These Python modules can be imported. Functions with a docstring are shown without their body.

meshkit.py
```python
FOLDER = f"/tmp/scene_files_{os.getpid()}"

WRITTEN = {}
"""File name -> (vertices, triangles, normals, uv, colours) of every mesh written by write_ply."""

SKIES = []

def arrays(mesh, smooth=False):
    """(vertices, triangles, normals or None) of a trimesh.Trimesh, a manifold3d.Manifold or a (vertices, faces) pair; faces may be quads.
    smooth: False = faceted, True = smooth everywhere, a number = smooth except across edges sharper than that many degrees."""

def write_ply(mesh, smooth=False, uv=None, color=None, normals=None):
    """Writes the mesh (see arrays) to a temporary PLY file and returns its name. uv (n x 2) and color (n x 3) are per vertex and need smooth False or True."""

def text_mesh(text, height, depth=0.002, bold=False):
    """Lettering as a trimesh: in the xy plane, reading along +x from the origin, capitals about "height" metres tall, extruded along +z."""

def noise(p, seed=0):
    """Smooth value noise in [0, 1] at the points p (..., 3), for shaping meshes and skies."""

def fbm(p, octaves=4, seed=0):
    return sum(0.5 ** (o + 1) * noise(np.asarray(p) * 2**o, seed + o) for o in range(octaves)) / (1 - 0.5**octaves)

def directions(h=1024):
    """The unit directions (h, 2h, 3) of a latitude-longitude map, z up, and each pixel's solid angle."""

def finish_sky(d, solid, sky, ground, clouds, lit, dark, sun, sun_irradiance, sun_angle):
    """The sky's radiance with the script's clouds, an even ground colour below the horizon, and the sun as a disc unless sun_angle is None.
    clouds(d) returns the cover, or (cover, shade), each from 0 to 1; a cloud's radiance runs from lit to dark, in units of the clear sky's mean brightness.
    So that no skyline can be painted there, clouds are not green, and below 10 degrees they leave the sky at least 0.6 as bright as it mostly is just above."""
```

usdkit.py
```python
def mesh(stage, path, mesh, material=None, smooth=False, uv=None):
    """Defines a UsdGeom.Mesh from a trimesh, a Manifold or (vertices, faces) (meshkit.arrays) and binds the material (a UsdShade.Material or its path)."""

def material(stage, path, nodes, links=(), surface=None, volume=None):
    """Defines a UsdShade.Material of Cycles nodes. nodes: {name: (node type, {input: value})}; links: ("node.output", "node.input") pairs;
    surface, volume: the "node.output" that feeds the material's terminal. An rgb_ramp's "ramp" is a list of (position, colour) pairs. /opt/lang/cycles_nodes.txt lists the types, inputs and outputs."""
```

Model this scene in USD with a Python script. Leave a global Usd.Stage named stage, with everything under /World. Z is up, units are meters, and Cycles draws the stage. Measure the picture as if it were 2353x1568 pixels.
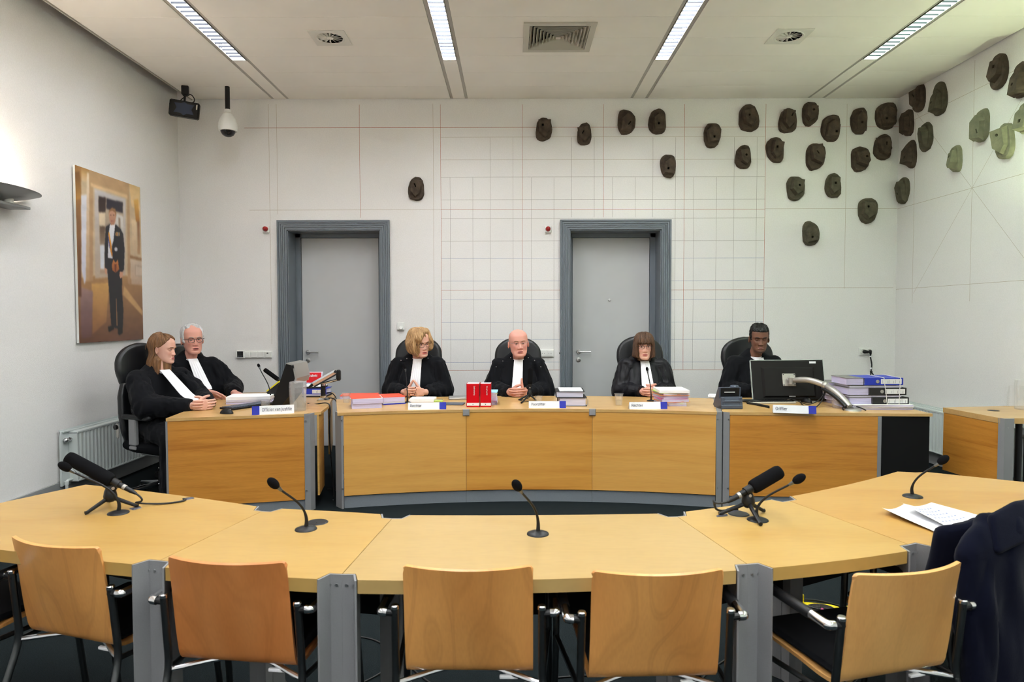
import math, random
import numpy as np, trimesh, shapely, shapely.geometry as sg
import manifold3d as m3
import meshkit, usdkit
from pxr import Usd, UsdGeom, UsdShade, UsdLux, Gf, Sdf, Vt

stage = Usd.Stage.CreateInMemory()
UsdGeom.SetStageUpAxis(stage, 'Z'); UsdGeom.SetStageMetersPerUnit(stage, 1.0)
UsdGeom.Xform.Define(stage, '/World')
UsdGeom.Scope.Define(stage, '/World/Looks')

# ---------------------------------------------------------------- camera, exposure, lamp strengths
IMG_W, IMG_H, FPX = 2353, 1568, 1547.4
PITCH, YAW, ROLL, EYE = -0.0359, 0.0005, -0.00196, np.array([0, 0, 1.5])
EXPOSURE = 3.3
TUBE_POWER, SCONCE_POWER = 8.2, 55.0
TUBE_WHITE, TUBE_GREEN = (0.95, 0.975, 1.0), (0.74, 1.0, 0.76)
fw = np.array([math.sin(YAW) * math.cos(PITCH), math.cos(YAW) * math.cos(PITCH), math.sin(PITCH)])
r0 = np.array([math.cos(YAW), -math.sin(YAW), 0.0]); u0 = np.cross(r0, fw)
RT = math.cos(ROLL) * r0 + math.sin(ROLL) * u0
UP = -math.sin(ROLL) * r0 + math.cos(ROLL) * u0
cam = UsdGeom.Camera.Define(stage, '/World/camera')
cam.CreateHorizontalApertureAttr(36.0); cam.CreateVerticalApertureAttr(24.0)
cam.CreateFocalLengthAttr(36.0 * FPX / IMG_W)
cam.CreateFStopAttr(5.0); cam.CreateFocusDistanceAttr(5.6)
cam.CreateClippingRangeAttr((0.05, 100.0)); cam.CreateExposureAttr(EXPOSURE)
cam.AddTransformOp().Set(Gf.Matrix4d(*[float(x) for row in ((*RT, 0), (*UP, 0), (*(-fw), 0), (*EYE, 1)) for x in row]))

# a pixel of the photograph as a point of the room: on the plane z, y or x = value
def ray(px, py): return fw + RT * (px - IMG_W / 2) / FPX - UP * (py - IMG_H / 2) / FPX
def onz(px, py, z): r = ray(px, py); return EYE + r * ((z - EYE[2]) / r[2])
def ony(px, py, y): r = ray(px, py); return EYE + r * (y / r[1])
def onx(px, py, x): r = ray(px, py); return EYE + r * (x / r[0])

# ---------------------------------------------------------------- helpers: prims
_used = {}
def numbered(parent, name):
    k = (str(parent), name); n = _used.get(k, 0); _used[k] = n + 1
    return name if n == 0 else '%s_%03d' % (name, n)
def tag(prim, label=None, cat=None, group=None, kind=None):
    for k, v in (('label', label), ('category', cat), ('group', group), ('kind', kind)):
        if v: prim.SetCustomDataByKey(k, v)
GROUPS = dict(plywood_chair='plywood chairs at the front table', swivel_chair='swivel chairs of the court', curved_table='segments of the curved front table', clay_relief='clay reliefs on the walls',
              gooseneck_microphone='gooseneck microphones on the tables', tripod_microphone='foam microphones on tripods', name_plate='name cards on the benches', plastic_cup='plastic cups on the desks', ring_binder='ring binders on the desks',
              law_book='red law books', warning_lamp='red warning lamps', swirl_diffuser='swirl ceiling vents', wall_uplight='wall uplights', radiator='white radiators', ceiling_light='louvre ceiling lights', cable_tape='tape on the front table',
              document_stack='paper stacks on the benches', document_bundle='paper bundles by the binders', keyboard='keyboards', mouse='computer mice', cable='loose cables', monitor='computer monitors', paper_sheet='loose sheets on the front table',
              rubber_band='ties round the binders', water_jug='water jugs', desk_grommet='cable caps in the front table')
class Thing:
    """An Xform at the thing's base; its parts are given in its own coordinates, or in the room's with world=True."""
    def __init__(s, name, label=None, cat=None, loc=(0, 0, 0), rz=0.0, group=None, kind=None, world=False):
        s.path = '/World/' + numbered('/World', name)
        s.loc, s.rz, s.world = np.array(loc, float), rz, world
        x = UsdGeom.Xform.Define(stage, s.path)
        x.AddTranslateOp().Set(Gf.Vec3d(*map(float, s.loc)))
        if rz: x.AddRotateZOp().Set(math.degrees(rz))
        tag(x.GetPrim(), label, cat, group or GROUPS.get(name), kind); s.prim = x.GetPrim()
    def local(s, m):
        if s.world:
            m = m.copy(); m.apply_translation(-s.loc)
            if s.rz: m.apply_transform(trimesh.transformations.rotation_matrix(-s.rz, [0, 0, 1]))
        return m
    def part(s, name, mesh, mat, smooth=30, label=None, under=None, kind=None, cd=None):
        base = under or s.path
        path = base + '/' + numbered(base, name)
        put(path, s.local(join(mesh)), mat, smooth, cd)
        tag(stage.GetPrimAtPath(path), label, None, None, kind)
        return path
def put(path, mesh, mat, smooth=30, cd=None):
    if cd is not None:
        m = usdkit.mesh(stage, path, mesh, L[mat], smooth=True if smooth else False)
        UsdGeom.PrimvarsAPI(m).CreatePrimvar('Cd', Sdf.ValueTypeNames.Color3fArray, 'vertex').Set(Vt.Vec3fArray.FromNumpy(np.asarray(cd, np.float32)))
        return m
    return usdkit.mesh(stage, path, mesh, L[mat], smooth=smooth)
def solo(name, label, cat, mesh, mat, loc=None, smooth=30, group=None, kind=None, cd=None):
    """A thing that is one mesh, given in the room's coordinates; its origin goes to loc or to the middle of its foot."""
    mesh = join(mesh).copy()
    if loc is None:
        b = mesh.bounds; loc = (b[0] + b[1]) / 2; loc[2] = b[0][2]
    mesh.apply_translation(-np.asarray(loc, float))
    path = '/World/' + numbered('/World', name)
    m = put(path, mesh, mat, smooth, cd); UsdGeom.Xformable(m).AddTranslateOp().Set(Gf.Vec3d(*map(float, loc)))
    tag(m.GetPrim(), label, cat, group or GROUPS.get(name), kind); return path
def dup(src, loc, rz=0.0, label=None, group=None):
    was = src.prim.GetCustomData()
    t = Thing(src.path.split('/')[-1].rstrip('0123456789').rstrip('_') if src.path[-3:].isdigit() else src.path.split('/')[-1],
              label or was.get('label'), was.get('category'), loc, rz, group or was.get('group'), was.get('kind'))
    t.prim.GetReferences().AddInternalReference(Sdf.Path(src.path)); t.prim.SetInstanceable(True)
    return t

# ---------------------------------------------------------------- helpers: shapes
TM = trimesh.transformations
def join(m):
    if isinstance(m, trimesh.Trimesh): return m
    if isinstance(m, (list, tuple)): return trimesh.util.concatenate([join(x) for x in m])
    if hasattr(m, 'to_mesh'):
        q = m.to_mesh(); return trimesh.Trimesh(np.array(q.vert_properties[:, :3], float), np.array(q.tri_verts), process=False)
    return m
def hull(pts): return trimesh.convex.convex_hull(np.asarray(pts, float))
def bx(x0, x1, y0, y1, z0, z1, b=0.0):
    """A box; b chamfers its edges."""
    if x1 < x0: x0, x1 = x1, x0
    if y1 < y0: y0, y1 = y1, y0
    if z1 < z0: z0, z1 = z1, z0
    if b <= 0:
        m = trimesh.creation.box((x1 - x0, y1 - y0, z1 - z0)); m.apply_translation(((x0 + x1) / 2, (y0 + y1) / 2, (z0 + z1) / 2)); return m
    b = min(b, (x1 - x0) * .45, (y1 - y0) * .45, (z1 - z0) * .45); p = []
    for sx in (0, 1):
        for sy in (0, 1):
            for sz in (0, 1):
                X, Y, Z = (x0, x1)[sx], (y0, y1)[sy], (z0, z1)[sz]
                dx, dy, dz = b * (1 - 2 * sx), b * (1 - 2 * sy), b * (1 - 2 * sz)
                p += [(X + dx, Y + dy, Z), (X + dx, Y, Z + dz), (X, Y + dy, Z + dz)]
    return hull(p)
def cbox(c, s, b=0.0): return bx(c[0] - s[0] / 2, c[0] + s[0] / 2, c[1] - s[1] / 2, c[1] + s[1] / 2, c[2] - s[2] / 2, c[2] + s[2] / 2, b)
def prism(poly, z0, z1):
    if not isinstance(poly, (sg.Polygon, sg.MultiPolygon)): poly = sg.Polygon(poly)
    gs = getattr(poly, 'geoms', [poly])
    ms = [trimesh.creation.extrude_polygon(g, z1 - z0, engine='earcut') for g in gs]
    m = trimesh.util.concatenate(ms); m.apply_translation((0, 0, z0)); return m
def wallpoly(poly, y0, y1):
    """A polygon drawn in x, z, standing between y0 (front) and y1."""
    m = prism(poly, 0, y1 - y0)
    m.apply_transform(np.array([[1, 0, 0, 0], [0, 0, 1, y0], [0, 1, 0, 0], [0, 0, 0, 1.0]])); m.invert(); return m
def tube(pts, r, n=10, cap=True):
    p = np.asarray(pts, float); r = np.broadcast_to(np.asarray(r, float), (len(p),))
    t = np.gradient(p, axis=0); t /= np.linalg.norm(t, axis=1, keepdims=True) + 1e-12
    a = np.cross(t[0], [0, 0, 1.0] if abs(t[0][2]) < .9 else [1.0, 0, 0]); a /= np.linalg.norm(a)
    rings, ang = [], np.arange(n) * 2 * np.pi / n
    for i in range(len(p)):
        a = a - t[i] * (a @ t[i]); a /= np.linalg.norm(a); b = np.cross(t[i], a)
        rings.append(p[i] + r[i] * (np.cos(ang)[:, None] * a + np.sin(ang)[:, None] * b))
    v = np.vstack(rings); f = []
    for i in range(len(p) - 1):
        for j in range(n):
            k = (j + 1) % n; A, B, C, D = i * n + j, i * n + k, (i + 1) * n + k, (i + 1) * n + j
            f += [(A, B, C), (A, C, D)]
    if cap:
        v = np.vstack([v, p[:1], p[-1:]]); e = len(v)
        for j in range(n):
            k = (j + 1) % n; f += [(e - 2, k, j), (e - 1, (len(p) - 1) * n + j, (len(p) - 1) * n + k)]
    return trimesh.Trimesh(v, f, process=False)
def curve(pts, n=24):
    """A smooth polyline through the given points."""
    from scipy.interpolate import CubicSpline
    p = np.asarray(pts, float); d = np.r_[0, np.cumsum(np.linalg.norm(np.diff(p, axis=0), axis=1))]
    return CubicSpline(d, p)(np.linspace(0, d[-1], n))
def bend(pts, r=0.02, k=5):
    """A polyline with its corners rounded."""
    p = [np.asarray(q, float) for q in pts]; out = [p[0]]
    for a, b, c in zip(p[:-2], p[1:-1], p[2:]):
        da, dc = (a - b), (c - b); la, lc = np.linalg.norm(da), np.linalg.norm(dc); q = min(r, la * .45, lc * .45)
        A, C = b + da / la * q, b + dc / lc * q
        for s in np.linspace(0, 1, k): out.append((1 - s) ** 2 * A + 2 * s * (1 - s) * b + s * s * C)
    return np.array(out + [p[-1]])
def lathe(prof, n=24, at=(0, 0, 0)):
    m = trimesh.creation.revolve(np.asarray(prof, float), sections=n); m.apply_translation(at)
    if m.volume < 0: m.invert()
    return m
def cyl(r, p, q, n=20): return tube([p, q], r, n)
def ball(c, r, sub=2):
    m = trimesh.creation.icosphere(subdivisions=sub, radius=1.0); m.apply_scale(np.broadcast_to(r, (3,))); m.apply_translation(c); return m
def mv(m, loc=(0, 0, 0), rz=0.0, rx=0.0, ry=0.0, s=1.0):
    m = join(m).copy()
    if np.any(np.asarray(s) != 1.0): m.apply_scale(s)
    if rx: m.apply_transform(TM.rotation_matrix(rx, [1, 0, 0]))
    if ry: m.apply_transform(TM.rotation_matrix(ry, [0, 1, 0]))
    if rz: m.apply_transform(TM.rotation_matrix(rz, [0, 0, 1]))
    m.apply_translation(loc); return m
def frame(m, o, x, y, z):
    """Moves a mesh so that its axes become x, y, z and its origin o."""
    T = np.eye(4); T[:3, 0], T[:3, 1], T[:3, 2], T[:3, 3] = x, y, z, o
    m = join(m).copy(); m.apply_transform(T); return m
def unit(v): v = np.asarray(v, float); return v / np.linalg.norm(v)
def M3(m):
    m = join(m); return m3.Manifold(m3.Mesh(np.asarray(m.vertices, np.float32), np.asarray(m.faces, np.uint32)))
def rrect(w, h, r, n=5):
    return sg.box(-w / 2 + r, -h / 2 + r, w / 2 - r, h / 2 - r).buffer(r, quad_segs=n)
# ---------------------------------------------------------------- materials
L = {}
def lin(c):
    """sRGB 0..255 to linear."""
    c = np.asarray(c, float) / 255; return tuple(np.where(c <= .04045, c / 12.92, ((c + .055) / 1.055) ** 2.4))
def mat(name, col, rough=.5, metal=0.0, spec=.5, var=0.0, vscale=8.0, bump=0.0, bscale=200.0, coat=0.0, stretch=(1, 1, 1), sheen=0.0, bdist=.002, vdetail=3.0, emis=0.0):
    """A principled surface; var darkens and lightens the colour with noise, bump gives fine relief."""
    n = {'p': ('principled_bsdf', dict(base_color=col, roughness=rough, metallic=metal, specular_ior_level=spec, coat_weight=coat, sheen_weight=sheen))}
    k = []
    if var or bump:
        n['tc'] = ('texture_coordinate', {}); n['mp'] = ('mapping', dict(scale=stretch)); k += [('tc.object', 'mp.vector')]
    if var:
        n['n'] = ('noise_texture', dict(scale=vscale, detail=vdetail)); k += [('mp.vector', 'n.vector')]
        lo, hi = tuple(max(0, x * (1 - var)) for x in col), tuple(min(1, x * (1 + var)) for x in col)
        n['r'] = ('rgb_ramp', dict(ramp=[(.25, lo), (.75, hi)])); k += [('n.fac', 'r.fac'), ('r.color', 'p.base_color')]
    if bump:
        n['b'] = ('noise_texture', dict(scale=bscale, detail=2.0)); n['bp'] = ('bump', dict(strength=bump, distance=bdist))
        k += [('mp.vector', 'b.vector'), ('b.fac', 'bp.height'), ('bp.normal', 'p.normal')]
    L[name] = usdkit.material(stage, '/World/Looks/' + name, n, k, surface='p.BSDF')
def wood(name, light, dark, stretch, scale=3.0, rough=.35, dist=1.2, streak=.35, coat=0.0, spec=.5, loc=(0, 0, 0), rot=0.0):
    """Veneer: long soft streaks along the grain, fine pores over them."""
    mid = tuple((a * .7 + b * .3) for a, b in zip(light, dark))
    n = {'tc': ('texture_coordinate', {}), 'mp': ('mapping', dict(scale=stretch, location=loc, rotation=(0, 0, rot))),
         'n1': ('noise_texture', dict(scale=scale, detail=4.0, roughness=.55, distortion=dist)),
         'n2': ('noise_texture', dict(scale=scale * 14, detail=3.0, roughness=.6)),
         'r1': ('rgb_ramp', dict(ramp=[(.28, dark), (.45, mid), (.62, light)])),
         'r2': ('rgb_ramp', dict(ramp=[(.3, (1 - streak,) * 3), (.6, (1.0, 1.0, 1.0))])),
         'mx': ('mix', dict(mix_type='multiply', fac=1.0)),
         'p': ('principled_bsdf', dict(roughness=rough, coat_weight=coat, specular_ior_level=spec))}
    k = [('tc.object', 'mp.vector'), ('mp.vector', 'n1.vector'), ('mp.vector', 'n2.vector'), ('n1.fac', 'r1.fac'), ('n2.fac', 'r2.fac'),
         ('r1.color', 'mx.color1'), ('r2.color', 'mx.color2'), ('mx.color', 'p.base_color')]
    L[name] = usdkit.material(stage, '/World/Looks/' + name, n, k, surface='p.BSDF')
def figured(name, light, dark, loc, k=46.0, amount=.16):
    """Rotary-cut veneer: the contour lines of a slow, stretched noise make the cathedral figure."""
    n = {'tc': ('texture_coordinate', {}), 'mp': ('mapping', dict(scale=(4.6, 4.6, .85), location=loc)), 'n1': ('noise_texture', dict(scale=1.0, detail=1.0, roughness=.35)), 'm1': ('math', dict(math_type='multiply', value2=k)), 'm2': ('math', dict(math_type='sine')),
         'mp2': ('mapping', dict(scale=(60, 60, 2.2), location=loc)), 'n2': ('noise_texture', dict(scale=3.0, detail=3.0)), 'n3': ('noise_texture', dict(scale=1.3, detail=1.0)),
         'r1': ('rgb_ramp', dict(ramp=[(0, (1, 1, 1)), (.72, (1, 1, 1)), (.97, (1 - amount, 1 - amount * 1.15, 1 - amount * 1.3)), (1, (1 - amount * .6,) * 3)])), 'mr': ('map_range', dict(from_min=-1.0, from_max=1.0)), 'r2': ('rgb_ramp', dict(ramp=[(.3, (.94, .93, .92)), (.65, (1, 1, 1))])),
         'r3': ('rgb_ramp', dict(ramp=[(.35, dark), (.65, light)])), 'x1': ('mix', dict(mix_type='multiply', fac=1.0)), 'x2': ('mix', dict(mix_type='multiply', fac=1.0)), 'p': ('principled_bsdf', dict(roughness=.36))}
    c = [('tc.object', 'mp.vector'), ('mp.vector', 'n1.vector'), ('n1.fac', 'm1.value1'), ('m1.value', 'm2.value1'), ('m2.value', 'mr.value'), ('mr.result', 'r1.fac'), ('tc.object', 'mp2.vector'), ('mp2.vector', 'n2.vector'), ('n2.fac', 'r2.fac'), ('mp.vector', 'n3.vector'), ('n3.fac', 'r3.fac'),
         ('r3.color', 'x1.color1'), ('r1.color', 'x1.color2'), ('x1.color', 'x2.color1'), ('r2.color', 'x2.color2'), ('x2.color', 'p.base_color')]
    L[name] = usdkit.material(stage, '/World/Looks/' + name, n, c, surface='p.BSDF')
def emit(name, col, power):
    L[name] = usdkit.material(stage, '/World/Looks/' + name, {'e': ('emission', dict(color=col, strength=power))}, [], surface='e.emission')
def vcol(name, rough=.5, spec=.4, sss=0.0, bump=0.0, bscale=300.0, mul=1.0):
    """Colours from the mesh's own primvar: prints and complexions."""
    n = {'a': ('attribute', dict(attribute='Cd')), 'p': ('principled_bsdf', dict(roughness=rough, specular_ior_level=spec, subsurface_weight=sss, subsurface_radius=(1.0, .35, .2), subsurface_scale=.006))}
    k = [('a.color', 'p.base_color')]
    if bump:
        n['tc'] = ('texture_coordinate', {}); n['b'] = ('noise_texture', dict(scale=bscale, detail=2.0)); n['bp'] = ('bump', dict(strength=bump, distance=.001))
        k += [('tc.object', 'b.vector'), ('b.fac', 'bp.height'), ('bp.normal', 'p.normal')]
    L[name] = usdkit.material(stage, '/World/Looks/' + name, n, k, surface='p.BSDF')
def glass(name, tint=(1, 1, 1), lo=.03, hi=.55, power=3.0, milky=.0):
    """Thin clear plastic or glass that lets light through: mostly transparent, mirror-like at grazing angles."""
    n = {'f': ('layer_weight', dict(blend=.5)), 'q': ('math', dict(math_type='power', value2=power)), 'r': ('map_range', dict(to_min=lo, to_max=hi)), 't': ('transparent_bsdf', dict(color=tint)), 'g': ('glossy_bsdf', dict(color=(1, 1, 1), roughness=.06)), 'm': ('mix_closure', {})}
    n['d'] = ('diffuse_bsdf', dict(color=(.86, .86, .86))); n['k'] = ('mix_closure', dict(fac=milky))
    L[name] = usdkit.material(stage, '/World/Looks/' + name, n, [('f.facing', 'q.value1'), ('q.value', 'r.value'), ('r.result', 'm.fac'), ('t.BSDF', 'm.closure1'), ('g.BSDF', 'm.closure2'), ('m.closure', 'k.closure1'), ('d.BSDF', 'k.closure2')], surface='k.closure')

mat('wall_paper', lin((234, 232, 230)), rough=.9, spec=.2, var=.035, vscale=90, bump=.5, bscale=140, bdist=.002)
mat('ceiling_sheet', lin((243, 239, 232)), rough=.6, spec=.3, var=.02, vscale=3)
mat('ceiling_rail', lin((176, 172, 165)), rough=.45)
mat('dark_gap', (.015, .013, .012), rough=.9)
mat('slab', (.10, .095, .09), rough=.95)
mat('carpet', (.012, .017, .019), rough=1.0, spec=.1, var=.55, vscale=260, bump=.8, bscale=420, bdist=.004)
mat('skirting', lin((150, 152, 152)), rough=.6)
mat('door_frame', lin((112, 120, 128)), rough=.42, spec=.5)
mat('door_leaf', lin((196, 197, 198)), rough=.45, var=.02, vscale=3)
mat('steel', (.62, .62, .62), rough=.28, metal=1.0)
mat('tube_steel', (.16, .165, .17), rough=.30, metal=1.0)
mat('chrome', (.78, .78, .80), rough=.14, metal=1.0)
mat('post_grey', lin((142, 142, 144)), rough=.45, metal=.2, var=.05, vscale=300)
mat('plinth_grey', lin((120, 126, 134)), rough=.5, var=.04, vscale=120)
mat('white_plastic', lin((233, 233, 229)), rough=.35)
mat('offwhite_metal', lin((222, 220, 212)), rough=.4)
mat('vent_metal', lin((196, 192, 180)), rough=.5)
mat('black_plastic', (.007, .007, .008), rough=.42, spec=.35)
mat('black_matte', (.005, .005, .0055), rough=.85, spec=.2)
mat('black_foam', (.006, .006, .007), rough=1.0, spec=.08, bump=.6, bscale=700, bdist=.002)
mat('dark_glass', (.01, .01, .012), rough=.05)
mat('black_leather', (.006, .0065, .008), rough=.34, spec=.5, bump=.25, bscale=300, bdist=.001)
mat('black_fabric', (.004, .0045, .006), rough=.95, spec=.15, bump=.4, bscale=600)
mat('navy_coat', (.0028, .0036, .0105), rough=1.0, spec=.06, bump=.5, bscale=500, sheen=.05)
mat('robe_black', (.0035, .0040, .0060), rough=.8, spec=.14, bump=.35, bscale=450, sheen=.04)
mat('robe_satin', (.0045, .0045, .0075), rough=.5, spec=.3, bump=.12, bscale=250)
mat('jabot_white', lin((238, 238, 242)), rough=.85, spec=.2)
mat('radiator_white', lin((205, 212, 210)), rough=.35)
mat('red_dome', (.35, .004, .004), rough=.2, spec=.6)
mat('paper', lin((240, 240, 242)), rough=.85, spec=.2)
mat('paper_edges', lin((206, 203, 218)), rough=.9, spec=.1, var=.22, vscale=4.0, stretch=(1, 1, 160))
mat('paper_lilac', lin((196, 190, 220)), rough=.9, spec=.1, var=.22, vscale=4.0, stretch=(1, 1, 160))
mat('folder_red', lin((232, 84, 60)), rough=.5)
mat('book_red', lin((206, 6, 22)), rough=.22, spec=.5)
mat('blue', lin((26, 40, 168)), rough=.45)
mat('blue_binder', lin((28, 52, 176)), rough=.4, var=.06, vscale=60)
mat('binder_black', (.011, .011, .012), rough=.55, var=.3, vscale=200)
mat('binder_grey', lin((120, 118, 116)), rough=.7, var=.15, vscale=120)
mat('label_white', lin((228, 228, 230)), rough=.7)
mat('plate_ink', lin((74, 80, 96)), rough=.8)
mat('ink', (.03, .03, .04), rough=.8)
mat('ink_grey', lin((112, 116, 124)), rough=.8)
mat('yellow_plastic', lin((226, 206, 20)), rough=.35)
mat('lime', lin((176, 206, 66)), rough=.5)
mat('orange_paper', lin((226, 150, 90)), rough=.8)
mat('pink', lin((216, 96, 150)), rough=.8)
mat('card_beige', lin((205, 186, 160)), rough=.8)
mat('cyan_paper', lin((150, 205, 232)), rough=.8)
mat('white_wire', lin((225, 223, 220)), rough=.6)
mat('cable', (.008, .008, .008), rough=.5)
mat('monitor_black', (.006, .005, .0045), rough=.6, spec=.25, bump=.15, bscale=500)
mat('monitor_edge', lin((182, 190, 186)), rough=.3, metal=.4)
mat('silver_plastic', lin((176, 172, 166)), rough=.32, metal=.55)
mat('arm_wood_reflection', lin((196, 150, 122)), rough=.25, metal=.6)  # chrome arm side with the orange wood reflection put into its colour
mat('phone_body', lin((70, 78, 94)), rough=.4)
mat('key_grey', lin((178, 172, 160)), rough=.5)
mat('clay', (.082, .060, .044), rough=.85, spec=.25, var=.45, vscale=14, bump=.8, bscale=55, bdist=.006)
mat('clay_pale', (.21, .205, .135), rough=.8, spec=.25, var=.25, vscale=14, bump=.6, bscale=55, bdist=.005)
mat('clay_olive', (.10, .088, .060), rough=.85, spec=.25, var=.35, vscale=14, bump=.8, bscale=55, bdist=.006)
mat('hole', (.002, .002, .002), rough=1.0)
mat('louvre', (.020, .0215, .026), rough=.8, spec=.05)
mat('reflector', (.75, .77, .82), rough=.3, metal=.6)
mat('sconce_metal', lin((150, 152, 152)), rough=.4, metal=.3)
mat('pencil_red', lin((176, 108, 84)), rough=.9)
mat('pencil_blue', lin((126, 140, 178)), rough=.9)
mat('pencil_grey', lin((158, 152, 146)), rough=.9)
mat('pencil_faint', lin((192, 180, 166)), rough=.9)
vcol('print', rough=.35, spec=.4)
vcol('skin', rough=.48, spec=.4, sss=.12, bump=.12, bscale=260)
vcol('hair', rough=.5, spec=.35)
vcol('vertex_matte', rough=.8, spec=.2)
mat('eye_white', lin((225, 220, 214)), rough=.2)
mat('iris', (.03, .025, .02), rough=.1)
mat('glasses_dark', (.02, .012, .012), rough=.25)
mat('nail_dark', (.02, .005, .01), rough=.2)
glass('clear', (.98, .98, .98), .07, .8, 2.2, .09); glass('lens', (.99, .99, .99), .02, .15); glass('jug_plastic', (.96, .96, .955), .12, .75, 2.2, .16); glass('water', (.93, .95, .95), .02, .3)
emit('tube_white', TUBE_WHITE, TUBE_POWER); emit('tube_side', TUBE_WHITE, TUBE_POWER * .46); emit('tube_green', TUBE_GREEN, TUBE_POWER * .42)
emit('sconce_white', (1.0, .84, .66), SCONCE_POWER); emit('sconce_green', (.82, 1.0, .58), SCONCE_POWER * 1.3)
# pale beech/maple laminates: desk tops, fronts, chair shells
TOP_L, TOP_D = lin((226, 188, 118)), lin((212, 168, 94))
wood('top_wood', TOP_L, TOP_D, (.7, 2.2, 1), 2.2, rough=.30, streak=.06, dist=.6)
wood('top_wood_far', lin((206, 166, 106)), lin((190, 148, 88)), (.7, 2.2, 1), 2.2, rough=.27, streak=.06, dist=.6)
wood('edge_wood', lin((216, 170, 96)), lin((196, 146, 72)), (.8, .8, 9), 2.5, rough=.4, streak=.1)
wood('front_wood', lin((222, 168, 88)), lin((204, 142, 62)), (.5, .5, 7), 1.6, rough=.36, streak=.05, dist=.7)
wood('front_wood_mid', lin((218, 158, 72)), lin((190, 122, 44)), (.5, .5, 7), 1.6, rough=.36, streak=.06, dist=.7)
wood('front_wood_deep', lin((208, 142, 58)), lin((180, 112, 38)), (.5, .5, 10), 2.2, rough=.36, streak=.12, dist=.8)
wood('shell_wood', lin((196, 150, 98)), lin((172, 124, 72)), (3.2, 3.2, .55), 2.6, rough=.38, streak=.12, dist=2.2)
wood('shell_wood_red', lin((190, 134, 84)), lin((164, 106, 60)), (3.2, 3.2, .55), 2.6, rough=.38, streak=.12, dist=2.4)
wood('shell_wood_pale', lin((200, 158, 106)), lin((180, 134, 82)), (3.4, 3.4, .5), 2.6, rough=.38, streak=.12, dist=1.6)
mat('shell_edge', lin((206, 168, 118)), rough=.5)
# ---------------------------------------------------------------- the room
XL, XR, YB, YF, ZC, ZS = -3.68, 4.28, 7.51, -6.2, 3.9, 4.22
def struct(name, mesh, mat, smooth=30):
    path = '/World/' + numbered('/World', name); put(path, join(mesh), mat, smooth)
    tag(stage.GetPrimAtPath(path), None, None, None, 'structure'); return path
class Struct(Thing):
    def __init__(s, name, loc=(0, 0, 0)): super().__init__(name, None, None, loc, 0.0, None, 'structure', True)
struct('floor', bx(XL - .2, XR + .2, YF - .2, YB + .6, -.1, 0), 'carpet')
STRIPS = [-2.540, -.574, 1.407, 3.354]
SW, RW = .132, .030                              # lamp strip and its rails
Y_LAMP = 6.385
ceil = Struct('ceiling')
ceil.part('slab', bx(XL - .2, XR + .2, YF - .2, YB + .3, ZS, ZS + .1), 'slab')
VENTS = [(-1.553, 5.872, .120), (2.380, 5.858, .120), (.405, 5.873, .252)]
edges = [-3.512] + [e for s in STRIPS for e in (s - SW / 2 - RW, s + SW / 2 + RW)] + [4.272]
rows = [YF + .005, -2.9, .4, 3.4] + [YB - .008 - .405 * k for k in range(9, -1, -1)]
for i in range(5):
    x0, x1 = edges[2 * i], edges[2 * i + 1]
    for y0, y1 in zip(rows[:-1], rows[1:]):
        pn = bx(x0 + .001, x1 - .001, y0 + .0012, y1 - .0012, ZC, ZC + .014, .0012)
        for hx, hy, hr in VENTS:
            if x0 < hx < x1 and y0 < hy + hr and y1 > hy - hr: pn = join(M3(pn) - M3(bx(hx - hr, hx + hr, hy - hr, hy + hr, ZC - .1, ZC + .1)))
        ceil.part('panel', pn, 'ceiling_sheet')
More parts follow.
